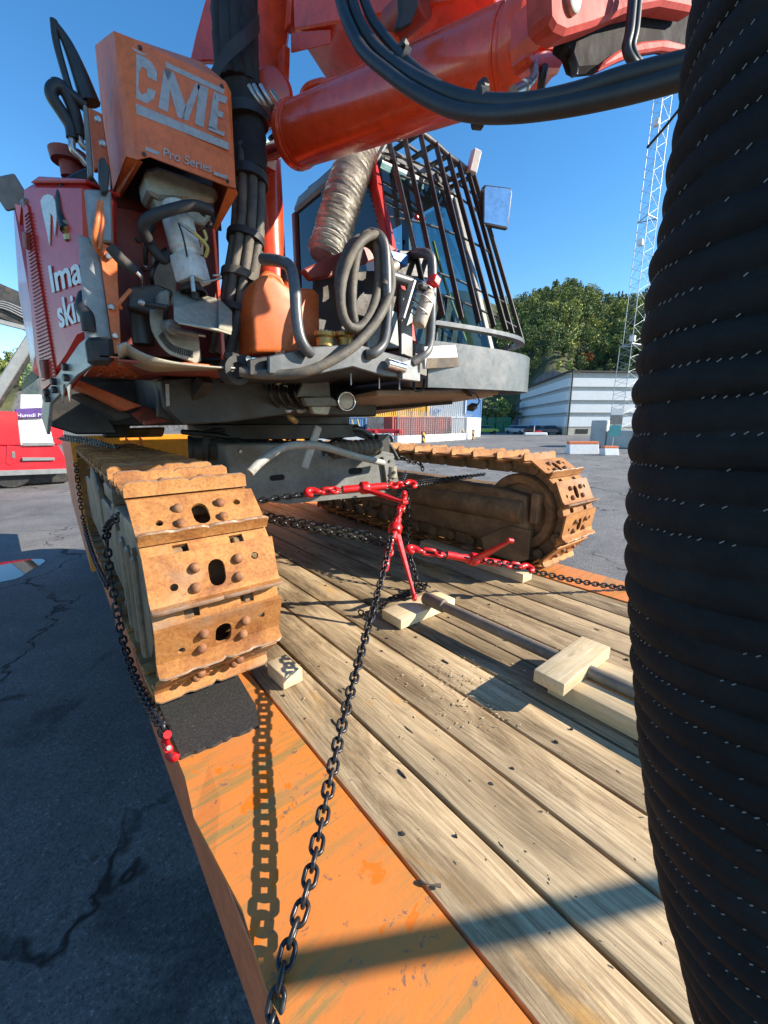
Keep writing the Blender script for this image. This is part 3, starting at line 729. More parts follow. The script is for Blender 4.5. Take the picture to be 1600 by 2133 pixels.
# inner side of the far track: tensioner housing, gusset plates
XI = 2.345
def xp(pl, X): return [atX(x, y, X) for x, y in pl]
m = MB(); m.prism(xp([(845, 1005), (935, 1000), (1050, 1020), (1096, 1034), (1100, 1120), (1086, 1160), (1040, 1150), (985, 1115), (850, 1080)], XI), (0.10, 0, 0)); m.build('tensioner_housing', M['muddy'], trR, 0.02, 45, 3)
q0, q1 = atX(850, 1030, XI), atX(1090, 1068, XI)
m = MB(); m.tube([q0 + Vector((0.03, 0.25, 0)), q1 + Vector((0.03, 0, 0))], 0.085, 20); m.build('tensioner_tube', M['muddy'], trR, 0.006, 40)
m = MB()
m.prism(xp([(1000, 1120), (1060, 1095), (1105, 1105), (1100, 1165), (1075, 1172), (1010, 1150)], XI - 0.012), (0.012, 0, 0))
m.build('gusset_plate', M['muddy'], trR, 0.003)
m = MB(); p = atX(1112, 1060, XI - .02); m.box(p.x, p.x + 0.05, p.y - .03, p.y + .03, p.z - .1, p.z + .1); m.build('idler_bracket', M['muddy'], trR, 0.01)
m = MB(); m.box(2.34, 2.60, 1.6, 3.6, -0.50, -0.44); m.build('frame_plate', M['muddy'], trR, 0.01)
# ================================================================ lashing chains and ratchet load binders
def link_mesh(name, mat, pitch=0.030, w=0.036, d=0.0098, n=16, seg=8):
    m = MB(); pts = []; R0 = w / 2 - d / 2; h = (pitch + 2 * d - d - (w - d)) / 2   # straight half length
    for k in range(n):
        a = 2 * math.pi * k / n + math.pi / n
        pts.append(Vector((R0 * math.cos(a), R0 * math.sin(a) + (h if math.sin(a) > 0 else -h), 0)))
    m.tube(pts, d / 2, seg, closed=True)
    return m.mesh(name, mat, 0, 60)
LK = {'fine': link_mesh('chain_link', M['chain'], n=18, seg=10), 'plain': link_mesh('chain_link', M['chain'], n=12, seg=6)}
def chain(label, path, res='plain', group='lashing chains', twist=0.0, pitch=0.030, parent_name='lashing_chain', phase=0, scale=1.0):
    path = resample([Vector(p) for p in path], pitch * scale)
    t = thing(parent_name, label, 'chain', path[0], group)
    roll = phase; rng = random.Random(len(path))
    for k in range(len(path) - 1):
        a, b = path[k], path[k + 1]; y = (b - a).normalized()
        ref = Vector((0, 0, 1)) if abs(y.z) < 0.95 else Vector((1, 0, 0))
        x = y.cross(ref).normalized(); z = x.cross(y)
        ang = roll + (math.pi / 2 if k % 2 else 0) + rng.uniform(-0.09, 0.09); roll += twist
        mw = Matrix(((x.x, y.x, z.x, 0), (x.y, y.y, z.y, 0), (x.z, y.z, z.z, 0), (0, 0, 0, 1))) @ Matrix.Rotation(ang, 4, 'Y')
        c = (a + b) / 2
        link('chain_link', LK[res], t, Matrix.Translation(c) @ mw @ Matrix.Scale(scale, 4))
    return t
def catenary(a, b, sag, n=24):
    a, b = Vector(a), Vector(b)
    return [a.lerp(b, k / n) - Vector((0, 0, sag * 4 * (k / n) * (1 - k / n))) for k in range(n + 1)]
def binder(label, a, b, side, body=0.42, handle_len=0.34, handle_dir=None, handle_at=0.5):
    """ratchet load binder stretched from hook a to hook b"""
    a, b = Vector(a), Vector(b); ax = (b - a).normalized(); Ltot = (b - a).length
    t = thing('load_binder', label, 'load binder', a, 'red ratchet load binders')
    sd = Vector(side); sd = (sd - ax * sd.dot(ax)).normalized(); up = sd.cross(ax)
    c = a.lerp(b, handle_at); h = body * Ltot / 2
    m = MB(); m.lathe(c - ax * h, ax, [(0, 0.012), (0, 0.021), (2 * h, 0.021), (2 * h, 0.012)], 18); m.build('barrel', M['red_paint'], t, 0.002, 40)
    m = MB(); m.lathe(c - ax * (h + 0.03), ax, [(0, 0.010), (0.035, 0.010)], 12); m.build('screw', M['bare'], t, 0, 40)
    m = MB(); m.lathe(c + ax * (h - 0.005), ax, [(0, 0.010), (0.035, 0.010)], 12); m.build('screw', M['bare'], t, 0, 40)
    m = MB(); m.lathe(c - ax * 0.026, ax, [(0, 0.018), (0, 0.027), (0.007, 0.036), (0.045, 0.036), (0.052, 0.027), (0.052, 0.018)], 18); m.build('ratchet_gear', M['red_paint'], t, 0.001, 40)
    hd = Vector(handle_dir).normalized(); tip = c + hd * handle_len
    w1 = ax * 0.032
    m = MB(); wv = hd.cross(ax).normalized() * 0.016
    m.hexa([c - w1 - wv - hd * .035, c + w1 - wv - hd * .035, tip + w1 * .3 - wv * .5, tip - w1 * .3 - wv * .5, c - w1 + wv * .2 - hd * .035, c + w1 + wv * .2 - hd * .035, tip + w1 * .3 + wv * .3, tip - w1 * .3 + wv * .3])
    m.lathe(tip - ax * 0.016, ax, [(0, 0.006), (0, 0.014), (0.032, 0.014), (0.032, 0.006)], 10)
    m.build('handle', M['red_paint'], t, 0.003)
    for s, end, start in ((-1, a, c - ax * (h + 0.025)), (1, b, c + ax * (h + 0.025))):
        dv = (end - start); ln = dv.length; dv.normalize()
        m = MB(); e0 = start + dv * 0.022
        m.tube([e0 + (dv * math.cos(q) + up * math.sin(q)) * 0.023 for q in [2 * math.pi * k / 12 for k in range(12)]], 0.0105, 8, closed=True)
        m.tube([start - dv * .012, e0 - dv * .012], 0.013, 10)
        m.build('eye', M['red_paint'], t, 0, 60)
        m = MB(); c1 = e0 + dv * 0.032; hl = max(0.02, ln - 0.12)
        pts = [c1 + sd * (0.016 * math.cos(q)) + dv * (0.012 * math.sin(q) + (hl * .5 if math.sin(q) > 0 else 0)) for q in [2 * math.pi * (k + .5) / 12 for k in range(12)]]
        m.tube(pts, 0.010, 8, closed=True); m.build('joining_link', M['red_paint'], t, 0, 60)
        m = MB(); g0 = c1 + dv * (hl * 0.5 + 0.012)
        hook = smoothpath([g0, g0 + dv * 0.02, g0 + dv * 0.04 + up * 0.014, g0 + dv * 0.065 + up * 0.016, g0 + dv * 0.082 - up * 0.002, g0 + dv * 0.075 - up * 0.024, g0 + dv * 0.055 - up * 0.03], 4)
        rr = [0.011 + 0.008 * math.sin(math.pi * k / (len(hook) - 1)) for k in range(len(hook))]
        m.tube([g0 + (dv * math.cos(q) + up * math.sin(q)) * 0.012 for q in [2 * math.pi * k / 10 for k in range(10)]], 0.008, 8, closed=True)
        m.tube(hook, rr, 10); m.build('hook', M['red_paint'], t, 0, 60)
    return t
# the long chain in front: from the deck's edge up to the upright binder
near_pts = smoothpath([(0.150, 0.492, -1.06), (0.165, 0.503, -1.0), (0.216, 0.55, -0.968), (0.29, 0.606, -0.946), (0.414, 0.733, -0.912), (0.563, 0.881, -0.864), (0.778, 1.076, -0.799), (1.01, 1.272, -0.70), atY(808, 1150, 1.40), atY(815, 1110, 1.50)], 8)
chain('long black chain rising from the near corner of the orange edge plate', near_pts, 'fine', twist=0.02)
chain('double strand of black chain running up beside the upright red binder to the cross frame', [atY(822, 1100, 1.53), atY(828, 1040, 1.75), atY(838, 1000, 1.95), atY(845, 985, 2.1)], 'plain')
chain('black chain hanging slack to the deck behind the lowest red binder', smoothpath([atY(848, 1010, 2.05), atY(852, 1080, 1.95), atY(850, 1140, 1.8), atZ(868, 1205, -0.93), atZ(862, 1228, DECK + .025), atZ(842, 1240, DECK + .025), atZ(815, 1246, DECK + .022), atZ(790, 1268, DECK + .022), atZ(762, 1278, DECK + .022), atZ(742, 1272, DECK + .022)], 6), 'plain')
chain('heap of black chain on the deck beside the far timber block', smoothpath([atZ(895, 1222, DECK + .02), atZ(880, 1215, DECK + .05), atZ(868, 1222, DECK + .022), atZ(850, 1236, DECK + .02), atZ(885, 1226, DECK + .02), atZ(872, 1212, DECK + .05)], 6), 'plain')
# crossing chains from the near track towards the far track
chain('upper of the two black chains stretched low across the shaded deck', [atY(548, 1072, 2.1), atY(660, 1092, 1.90), atY(760, 1112, 1.72), atY(830, 1135, 1.56)], 'plain')
chain('lower of the two black chains stretched low across the shaded deck', [atY(548, 1082, 1.95), atY(660, 1105, 1.76), atY(760, 1125, 1.62), atY(820, 1142, 1.52)], 'plain', phase=0.6)
# from the lowest binder back along its top and off to the right edge of the deck
chain('black chain lying over the lowest red binder', [atY(855, 1140, 1.50), atY(930, 1152, 1.40), atY(1010, 1168, 1.28), atY(1088, 1184, 1.18)], 'plain')
chain('black chain stretched from the lowest red binder to the black duct', catenary(atY(1100, 1186, 1.17), atY(1345, 1228, 0.78), 0.02), 'plain')
# from the upper binder
chain('black chain stretched from the near track to the upper red binder', [atY(505, 1048, 2.0), atY(560, 1040, 1.95), atY(645, 1028, 1.88)], 'plain')
chain('black chain running from the upper red binder to the inside of the far track', [atY(845, 1008, 1.72), atY(905, 1000, 1.95), atY(1010, 988, 2.1)], 'plain', phase=0.4)
chain('second black chain running from the upper red binder beside the far track', [atY(848, 1014, 1.74), atY(900, 1006, 1.98), atY(985, 994, 2.2)], 'plain')
# outside of the near track
chain('black chain looped over the outer guard of the near track', smoothpath([atX(272, 1074, 0.22), atX(248, 1076, 0.165), atX(232, 1085, 0.15), atX(222, 1108, 0.145), atX(226, 1165, 0.14), atX(238, 1240, 0.14), atX(255, 1330, 0.14), atX(280, 1410, 0.145), atX(312, 1472, 0.15), atX(338, 1510, 0.15), atX(350, 1540, 0.152)], 6), 'plain', scale=1.12)
chain('black chain hanging down the far end of the near track by the orange gooseneck', smoothpath([atX(158, 965, 0.14), atX(163, 1010, 0.135), atX(175, 1090, 0.13), atX(195, 1160, 0.13), atX(225, 1225, 0.135)], 6), 'plain')
chain('thin chain stretched from the gooseneck over the top of the near track, upper strand', [atY(132, 908, 4.6), atY(190, 916, 4.0), atY(250, 935, 3.3)], 'plain')
chain('thin chain stretched from the gooseneck over the top of the near track, lower strand', [atY(122, 913, 4.6), atY(180, 922, 4.0), atY(235, 936, 3.4)], 'plain')
# short chain on the far track
chain('short black chain hooked on the end of the grey cross frame', smoothpath([atY(832, 950, 2.3), atY(855, 962, 2.3), atY(876, 966, 2.3), atY(882, 985, 2.3)], 5), 'plain')
# binders
binder('upper red ratchet load binder lying in front of the grey cross frame', atY(640, 1026, 1.88), atY(858, 1008, 1.72), (0, -.5, 1), 0.42, 0.34, atY(838, 1050, 1.45) - atY(752, 1018, 1.80), 0.52)
binder('upright red ratchet load binder hanging below the upper binder beside the long chain', atY(838, 1048, 1.62), atY(805, 1168, 1.43), (1, -1, 0), 0.36, 0.36, atY(860, 1225, 1.36) - atY(826, 1105, 1.52), 0.48)
binder('lowest red ratchet load binder pointing at the foot of the far track', atY(842, 1142, 1.50), atY(1108, 1184, 1.16), (0, -.3, 1), 0.42, 0.26, atY(1015, 1145, 1.18) - atY(962, 1172, 1.33), 0.52)
hk = thing('red_chain_hook', 'red hook and bare shackle at the trailer edge beside the rubber mat', 'hook', atX(350, 1545, 0.155))
m = MB(); m.tube(smoothpath([atX(349, 1530, .153), atX(344, 1545, .15), atX(352, 1560, .15)], 4), 0.012, 8); m.build('upper_hook', M['red_paint'], hk, 0, 60)
m = MB(); m.tube(smoothpath([atX(352, 1558, .15), atX(349, 1565, .15), atX(354, 1572, .15)], 4), 0.007, 8); m.build('shackle', M['bare'], hk, 0, 60)
m = MB(); m.tube(smoothpath([atX(352, 1572, .152), atX(362, 1578, .15), atX(366, 1570, .155)], 4), 0.013, 8); m.build('lower_hook', M['red_paint'], hk, 0, 60)
# ================================================================ rig: helpers
def atP(px, py, o, n):
    d = _ray(px, py); n = Vector(n); return d * (Vector(o).dot(n) / d.dot(n))
def polyY(pl, Y, dy, name, mat, parent, bevel=0.0, smooth=None, segs=1):
    m = MB(); m.prism([atY(x, y, Y) for x, y in pl], (0, dy, 0)); return m.build(name, mat, parent, bevel, smooth, segs)
def polyX(pl, X, dx, name, mat, parent, bevel=0.0):
    m = MB(); m.prism([atX(x, y, X) for x, y in pl], (dx, 0, 0)); return m.build(name, mat, parent, bevel)
def hose(pts, r, name, mat, parent, seg=10, n=8):
    m = MB(); m.tube(smoothpath(pts, n), r, seg); return m.build(name, mat, parent, 0, 60)
def group(name, mat, parent, shape, bevel=0.0, smooth=None):
    m = MB(); shape(m); return m.build(name, mat, parent, bevel, smooth)

# ---------------------------------------------------------------- undercarriage cross frame
BY = 2.35
cf = polyY([(470, 925), (690, 922), (800, 940), (822, 945), (832, 1012), (820, 1020), (545, 1043), (480, 1043)], BY, 0.5, 'cross_frame', M['frame_grey'], rig, 0.01)
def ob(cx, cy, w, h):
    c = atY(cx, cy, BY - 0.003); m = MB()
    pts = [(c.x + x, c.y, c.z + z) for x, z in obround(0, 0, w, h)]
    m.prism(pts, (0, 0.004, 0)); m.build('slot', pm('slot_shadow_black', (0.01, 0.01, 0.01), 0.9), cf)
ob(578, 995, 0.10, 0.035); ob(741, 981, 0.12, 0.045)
polyY([(798, 952), (822, 950), (832, 1008), (806, 1010)], BY - 0.03, 0.03, 'end_plate', M['frame_grey'], cf, 0.004)
p = atY(822, 984, BY - 0.05); group('lug', M['plate'], cf, lambda m: m.lathe(p + Vector((0, .04, -.045)), (0, 0, 1), [(0, 0.045), (0.09, 0.045)], 14), 0.004, 40)
group('lug_pin', M['frame_dark'], cf, lambda m: m.lathe(p + Vector((-0.01, -.012, 0)), (0, 1, 0), [(0, 0.012), (0.02, 0.012)], 12))
polyY([(545, 1044), (800, 1022), (818, 1030), (700, 1040), (600, 1050)], BY, 0.45, 'bottom_plate', M['frame_grey'], cf)
hose([atY(520, 985, 1.9), atY(548, 958, 1.92), atY(590, 932, 1.95), atY(640, 926, 1.97), atY(680, 932, 2.0), atY(740, 950, 2.12), atY(798, 964, 2.28)], 0.022, 'guard_bar', M['bar_grey'], rig, 12)
group('lever', M['bar_grey'], rig, lambda m: m.beam(atY(634, 975, 1.98), atY(664, 888, 1.98), 0.045, 0.014, (0, 1, 0)), 0.005)
# slewing ring and the dark hoses round it
group('slewing_ring', M['frame_dark'], rig, lambda m: m.lathe((1.36, 2.95, -0.10), (0, 0, 1), [(0, 0.62), (0.09, 0.62), (0.09, 0.55), (0.16, 0.55), (0.16, 0.0)], 48), 0.004, 40)
bellows = []
A, B = atY(690, 938, 2.35), atY(790, 930, 2.35)
pr = []; ln = (B - A).length
for k in range(41): pr.append((ln * k / 40, 0.050 + 0.011 * abs(math.sin(k * math.pi * 9 / 40))))
group('bellows', M['dusty_hose'], rig, lambda m: m.lathe(A, B - A, pr, 20), 0, 30)
group('bellows_mount', M['frame_dark'], rig, lambda m: m.prism([atY(x, y, 2.36) for x, y in ((788, 905), (812, 905), (812, 948), (788, 948))], (0, 0.05, 0)), 0.004)
A2, B2 = atY(392, 935, 2.6), atY(690, 940, 2.4)
pr = []; ln = (B2 - A2).length
for k in range(61): pr.append((ln * k / 60, 0.066 + 0.010 * (1 if (k // 2) % 3 == 0 else 0)))
group('hose_guard', M['black_rubber'], rig, lambda m: m.lathe(A2, B2 - A2, pr, 18), 0, 30)
rg = random.Random(21)
for k in range(9):
    x0 = 380 + 36 * k
    hose([atY(x0, 905 + rg.uniform(-8, 8), 2.75), atY(x0 + 60, 898 + rg.uniform(-6, 14), 2.6), atY(x0 + 130, 915 + rg.uniform(-10, 8), 2.6)], 0.016, 'hydraulic_hose', M['black_hose'], rig, 8, 5)
hose([atY(690, 915, 2.5), atY(735, 893, 2.45), atY(765, 905, 2.5), atY(792, 930, 2.5)], 0.026, 'hydraulic_hose', M['black_hose'], rig, 8, 5)
hose([atY(700, 912, 2.6), atY(745, 903, 2.6), atY(800, 915, 2.6), atY(830, 958, 2.5)], 0.018, 'hydraulic_hose', M['black_hose'], rig, 8, 5)
# ---------------------------------------------------------------- upper frame (dark, oily)
def uf(m):
    m.box(0.42, 1.62, 2.05, 4.1, 0.04, 0.30); m.box(0.12, 2.3, 2.9, 4.25, 0.08, 0.34)
upper = group('upper_frame', M['frame_dark'], rig, uf, 0.01)
polyY([(335, 790), (500, 778), (690, 790), (695, 845), (610, 862), (470, 880), (380, 885), (345, 850)], 1.95, 0.10, 'frame_plate', M['frame_dark'], upper, 0.006)
polyY([(150, 800), (168, 792), (296, 845), (262, 856)], 2.20, 0.25, 'frame_member', M['orange_dirty'], upper, 0.004)
polyY([(148, 822), (166, 818), (290, 868), (245, 878)], 2.35, 0.2, 'frame_member', M['frame_dark'], upper, 0.004)
polyY([(275, 862), (300, 845), (362, 868), (360, 878), (300, 884)], 2.3, 0.05, 'frame_gusset', M['red_inner'], upper, 0.004)
polyY([(300, 876), (363, 866), (364, 876), (302, 886)], 2.2, 0.04, 'model_plate', M['red_inner'], upper, 0.002)
polyY([(155, 882), (225, 884), (225, 902), (155, 902)], 3.4, 0.3, 'frame_member', M['orange_dirty'], upper, 0.01)
polyY([(222, 890), (275, 880), (262, 912), (215, 912)], 3.2, 0.1, 'frame_member', M['frame_dark'], upper, 0.01)
polyY([(260, 893), (345, 890), (340, 910), (262, 912)], 3.3, 0.3, 'frame_member', M['muddy'], upper, 0.01)
polyY([(330, 790), (420, 785), (400, 862), (365, 880), (330, 868)], 2.02, 0.05, 'frame_web', M['frame_dark'], upper, 0.004)
group('frame_brace', M['frame_dark'], upper, lambda m: m.beam(atY(430, 790, 1.9), atY(385, 862, 2.05), 0.06, 0.05), 0.004)
polyY([(345, 800), (352, 800), (354, 845), (347, 846)], 1.93, 0.006, 'level_gauge', M['decal'], upper)
# grey tilted lug plates and the round work lamp under the tray
polyY([(635, 788), (685, 782), (690, 830), (618, 826)], 1.86, 0.03, 'lug_plate', M['frame_grey'], upper, 0.004)
polyY([(632, 828), (690, 826), (716, 845), (640, 846)], 1.84, 0.04, 'lug_plate', M['frame_grey'], upper, 0.004)
polyY([(648, 846), (690, 846), (684, 864), (654, 862)], 1.86, 0.03, 'lug_plate', M['plate'], upper, 0.004)
lp = atY(722, 836, 1.82)
wl = group('work_lamp', M['frame_dark'], rig, lambda m: m.lathe(lp + Vector((0.02, 0.09, 0)), (-0.25, -1, 0.03), [(0, 0), (0, 0.03), (0.03, 0.046), (0.085, 0.05), (0.092, 0.050), (0.092, 0.042), (0.088, 0.04)], 24), 0, 35)
group('lamp_ring', M['chrome'], wl, lambda m: m.tube([lp + Vector((0.0, -0.002, 0)) + Vector((0.97 * math.cos(a), -.25 * math.cos(a), math.sin(a))) * 0.046 for a in [2 * math.pi * k / 24 for k in range(24)]], 0.0045, 8, closed=True), 0, 60)
group('lamp_lens', M['white_part'], wl, lambda m: m.lathe(lp + Vector((0.0, 0.002, 0)), (-0.25, -1, 0.03), [(0, 0.042), (0.006, 0.03), (0.008, 0)], 24), 0, 40)
for k, (x0, x1) in enumerate(((590, 612), (612, 640))):
    hose([atY(x0, 852, 1.98), atY((x0 + x1) / 2, 856, 1.95), atY(x1, 850, 1.98)], 0.014, 'fitting', M['bare'], upper, 8, 4)
hose([atY(530, 850, 2.0), atY(570, 846, 1.98), atY(596, 853, 1.98)], 0.013, 'hydraulic_hose', M['black_hose'], rig, 8, 4)
hose([atY(600, 862, 1.99), atY(608, 872, 1.96), atY(616, 878, 1.99)], 0.016, 'fitting', pm('brass_fitting', (0.42, 0.25, 0.09), 0.45, 0.5), upper, 8, 4)
# ---------------------------------------------------------------- engine hood on the near side
HO = Vector((0.125, 1.80, 0)); HU = Vector((-math.sin(R(20)), math.cos(R(20)), 0)); HN = Vector((-math.cos(R(20)), -math.sin(R(20)), 0))
def hp(px, py, off=0.0): return atP(px, py, HO + HN * off, HN)
def hpoly(pl, off, th, name, mat, parent, bevel=0.0):
    m = MB(); m.prism([hp(x, y, off) for x, y in pl], -HN * th); return m.build(name, mat, parent, bevel)
hood = hpoly([(44, 384), (56, 376), (176, 376), (186, 700), (164, 709), (142, 748), (85, 828), (70, 740), (58, 620), (49, 500)], 0, 0.10, 'engine_hood', M['red_body'], rig, 0.02)
hpoly([(78, 366), (150, 370), (178, 372), (178, 379), (60, 379)], 0.0, 0.10, 'hood_roof', M['red_body'], hood, 0.006)
hpoly([(176, 378), (150, 378), (150, 760), (186, 700)], -0.11, 0.3, 'hood_core', M['frame_dark'], hood)
group('engine_deck', M['red_body'], rig, lambda m: (m.hexa([(0.02, 2.55, 0.34), (0.86, 2.55, 0.34), (1.35, 4.2, 0.34), (-0.03, 4.2, 0.34), (0.02, 2.55, 1.0), (0.86, 2.55, 1.0), (1.35, 4.2, 0.95), (-0.03, 4.2, 0.95)])), 0.04, 40)
# grille door with slanted louvres
gd = hpoly([(46, 420), (57, 428), (116, 790), (88, 815), (72, 735), (52, 505)], 0.006, 0.008, 'grille_door', M['red_body'], hood, 0.002)
mg = MB()
for k in range(46):
    y = 445 + 7.6 * k; xa = 49 + (y - 430) * 0.105; xb = 60 + (y - 430) * 0.152
    a, b = hp(xa + 1, y + 6, 0.007), hp(xb - 1, y - 4, 0.007)
    mg.beam(a, b, 0.003, 0.003, HN)
mg.build('louvre', M['red_inner'], gd)
group('door_seam', M['frame_dark'], hood, lambda m: m.beam(hp(58, 428, 0.003), hp(116, 790, 0.003), 0.006, 0.004, HN))
hpoly([(44, 480), (53, 483), (55, 520), (47, 515)], 0.02, 0.015, 'door_handle', M['red_inner'], hood, 0.003)
hpoly([(80, 750), (90, 748), (94, 790), (86, 786)], 0.02, 0.015, 'door_handle', M['red_inner'], hood, 0.003)
hpoly([(30, 424), (44, 428), (40, 468)], -0.03, 0.01, 'warning_triangle', pm('warning_orange_red', (0.8, 0.07, 0.03), 0.35), hood)
# lettering and emblem
def htext(s, px0, py0, px1, py1, size, name='lettering', spacing=1.0):
    a, b = hp(px0, py0, 0.004), hp(px1, py1, 0.004)
    me = text_mesh(name, s, size, 0.0006, spacing=spacing, offset=size * 0.022); me.materials.append(M['decal_white'])
    w = max(v.co.x for v in me.vertices); x = -HU  # reads from the rear to the front
    sc = (b - a).length / w
    mw = frame(a, (b - a), (0, 0, 1)) @ Matrix.Diagonal((sc, 1, 1, 1))
    return link(name, me, hood, mw)
htext('lma', 107, 609, 173, 586, 0.115)
htext('skin', 124, 682, 178, 664, 0.125)
hpoly([(84, 418), (90, 408), (100, 404), (110, 408), (116, 424), (118, 452), (114, 492), (110, 450), (105, 444), (103, 512), (97, 480), (89, 445)], 0.004, 0.003, 'emblem', M['decal_white'], hood)
lb = atY(22, 402, 2.35)
hl = thing_part = None
def wbox(c, x, y, z, name, mat, parent, sx, sy, sz, bevel=0.004):
    mb = MB(); mb.box(-sx / 2, sx / 2, -sy / 2, sy / 2, -sz / 2, sz / 2)
    return link(name, mb.mesh(name, mat, bevel), parent, Matrix.Translation(c) @ Matrix.Rotation(z, 4, 'Z') @ Matrix.Rotation(y, 4, 'Y') @ Matrix.Rotation(x, 4, 'X'))
wbox(lb, R(20), R(-25), R(-10), 'hood_lamp', M['silver_grey'], hood, 0.10, 0.07, 0.10)
group('lamp_bracket', M['frame_grey'], hood, lambda m: m.beam(lb + Vector((.03, 0, -.04)), hp(56, 424), 0.02, 0.03), 0.003)
# lower corner bracket with bolts, rubber bumper
br = hpoly([(164, 716), (178, 704), (190, 762), (160, 782), (128, 818), (104, 842), (98, 906), (86, 870), (88, 826)], 0.02, 0.012, 'corner_bracket', M['silver_grey'], rig, 0.002)
for x, y in ((139, 765), (141, 787), (115, 795), (117, 812), (100, 817), (102, 831)):
    c = hp(x, y, 0.021); group('bolt', M['frame_dark'], br, lambda m: m.lathe(c, HN, [(0, 0.013), (0.012, 0.013), (0.014, 0.010)], 6))
for x in (129, 143): hpoly([(x - 4, 806), (x + 3, 800), (x + 2, 838)], 0.024, 0.004, 'bent_strip', M['bare'], br)
polyY([(177, 702), (234, 699), (239, 757), (186, 760)], 1.62, 0.06, 'rubber_bumper', M['black_rubber'], rig, 0.012)
hose([atY(186, 690, 1.66), atY(182, 660, 1.66), atY(172, 640, 1.68), atY(178, 615, 1.7)], 0.02, 'conduit', M['black_rubber'], rig, 10)
polyY([(112, 850), (160, 795), (455, 782), (455, 884), (150, 890)], 2.75, 0.4, 'belly_plate', M['frame_dark'], upper, 0.01)
group('counterweight_tip', M['frame_dark'], upper, lambda m: m.prism([atY(x, y, 2.7) for x, y in ((100, 840), (150, 800), (220, 860), (250, 905), (160, 905), (104, 888))], (0, .3, 0)), 0.01)
# ---------------------------------------------------------------- cabinet of the bit grinder, front corner
GY = 1.60
cab_g = polyY([(230, 400), (455, 470), (462, 745), (252, 742), (212, 520)], GY + 0.30, 0.02, 'grinder_cabinet', M['red_inner'], rig, 0.002)
def q(x, y, dy=0.0): return atY(x, y, GY + dy)
# hood of the grinder
gh = MB()
F = [q(238, 66), q(283, 84, -0.04), q(470, 172, -0.04), q(480, 192, -0.03), q(490, 392, -0.03), q(472, 388, -0.04), q(312, 327, -0.04), q(286, 333, -0.04), q(264, 326)]
n_ = len(F); vf = [gh.bm.verts.new(p) for p in F]; gh.bm.faces.new((vf[0], vf[1], vf[7], vf[8])); gh.bm.faces.new((vf[1], vf[2], vf[3], vf[4], vf[5], vf[6], vf[7]))
BK = [atX(199, 96, F[0].x), None, atX(420, 130, F[2].x), None, atX(452, 478, F[4].x), None, None, None, atX(231, 412, F[8].x)]
vb0, vb2, vb4, vb8 = [gh.bm.verts.new(BK[k]) for k in (0, 2, 4, 8)]
gh.bm.faces.new((vf[0], vf[8], vb8, vb0)); gh.bm.faces.new((vf[0], vb0, vb2, vf[2], vf[1])); gh.bm.faces.new((vf[2], vb2, vb4, vf[4], vf[3]))
g_hood = gh.build('grinder_hood', M['orange_dirty'], rig, 0.0)
sol = g_hood.modifiers.new('thick', 'SOLIDIFY'); sol.thickness = 0.004; sol.offset = 0
group('hood_skirt', M['orange_dirty'], g_hood, lambda m: m.prism([q(264, 326), q(290, 334, -.03), atX(240, 420, F[8].x + .01), atX(230, 412, F[8].x)], (0.012, 0, 0)), 0.002)
group('hood_skirt', M['orange_dirty'], g_hood, lambda m: m.prism([q(474, 390, -.03), q(492, 394, -.03), q(494, 402, -.02), q(448, 482, .12), q(443, 474, .12)], (0.006, 0.006, 0)), 0.002)
# lettering on the hood: grey bars, big capitals, small script
FN = (F[2] - F[1]).cross(F[6] - F[1]).normalized()
if FN.y > 0: FN = -FN
def gp(px, py, off=0.0028): return atP(px, py, F[1] + FN * off, FN)
def gpoly(pl, name='decal_bar', mat=None):
    m = MB(); m.prism([gp(x, y) for x, y in pl], -FN * 0.0006); return m.build(name, mat or M['decal'], g_hood)
gpoly([(345, 128), (352, 132), (468, 186), (466, 196), (346, 140)])
gpoly([(283, 215), (476, 297), (477, 313), (285, 237)])
SN = (F[1] - F[0]).cross(F[8] - F[0]).normalized()
if SN.y > 0: SN = -SN
def sp_(px, py, off=0.0028): return atP(px, py, F[0] + SN * off, SN)
group('decal_bar', M['decal'], g_hood, lambda m: m.prism([sp_(x, y) for x, y in ((257, 213), (281, 213), (283, 237), (256, 235))], -SN * 0.0006))
gpoly([(303, 305), (333, 317), (331, 323), (303, 313)]); gpoly([(446, 357), (474, 366), (472, 373), (446, 364)])
def gletter(quads):
    for pl in quads: gpoly(pl, 'letter')
# C (bends round the fold), M, and the worn third letter
gletter([[(284, 112), (304, 120), (318, 132), (327, 150), (327, 170), (308, 160), (306, 146), (297, 138), (284, 134)],
         [(284, 134), (297, 138), (290, 150), (288, 184), (296, 198), (284, 196)],
         [(284, 196), (296, 198), (306, 192), (308, 183), (325, 190), (320, 206), (306, 216), (284, 205)]])
group('letter', M['decal'], g_hood, lambda m: m.prism([sp_(x, y) for x, y in ((281, 111), (270, 114), (261, 128), (257, 160), (258, 190), (266, 203), (282, 206), (282, 196), (278, 186), (278, 140), (281, 133))], -SN * 0.0006))
gletter([[(342, 142), (358, 149), (350, 234), (330, 224)], [(342, 142), (362, 151), (388, 222), (384, 250), (370, 243)], [(408, 172), (418, 177), (392, 252), (379, 247), (386, 222)], [(408, 172), (434, 184), (424, 266), (406, 258), (414, 190)]])
gletter([[(446, 190), (456, 195), (452, 272), (434, 264)], [(446, 190), (474, 203), (470, 216), (448, 208)], [(444, 226), (466, 234), (464, 246), (442, 238)], [(434, 262), (468, 276), (467, 284), (434, 270)]])
gpoly([(275, 98), (300, 112), (308, 110), (300, 116), (280, 106)], 'paint_scrape')
me = text_mesh('script', 'Pro Series', 0.022, 0.0004, shear=0.2); me.materials.append(M['decal'])
a_, b_ = gp(338, 326), gp(442, 360); w_ = max(v.co.x for v in me.vertices); me.transform(Matrix.Scale((b_ - a_).length / w_, 4))
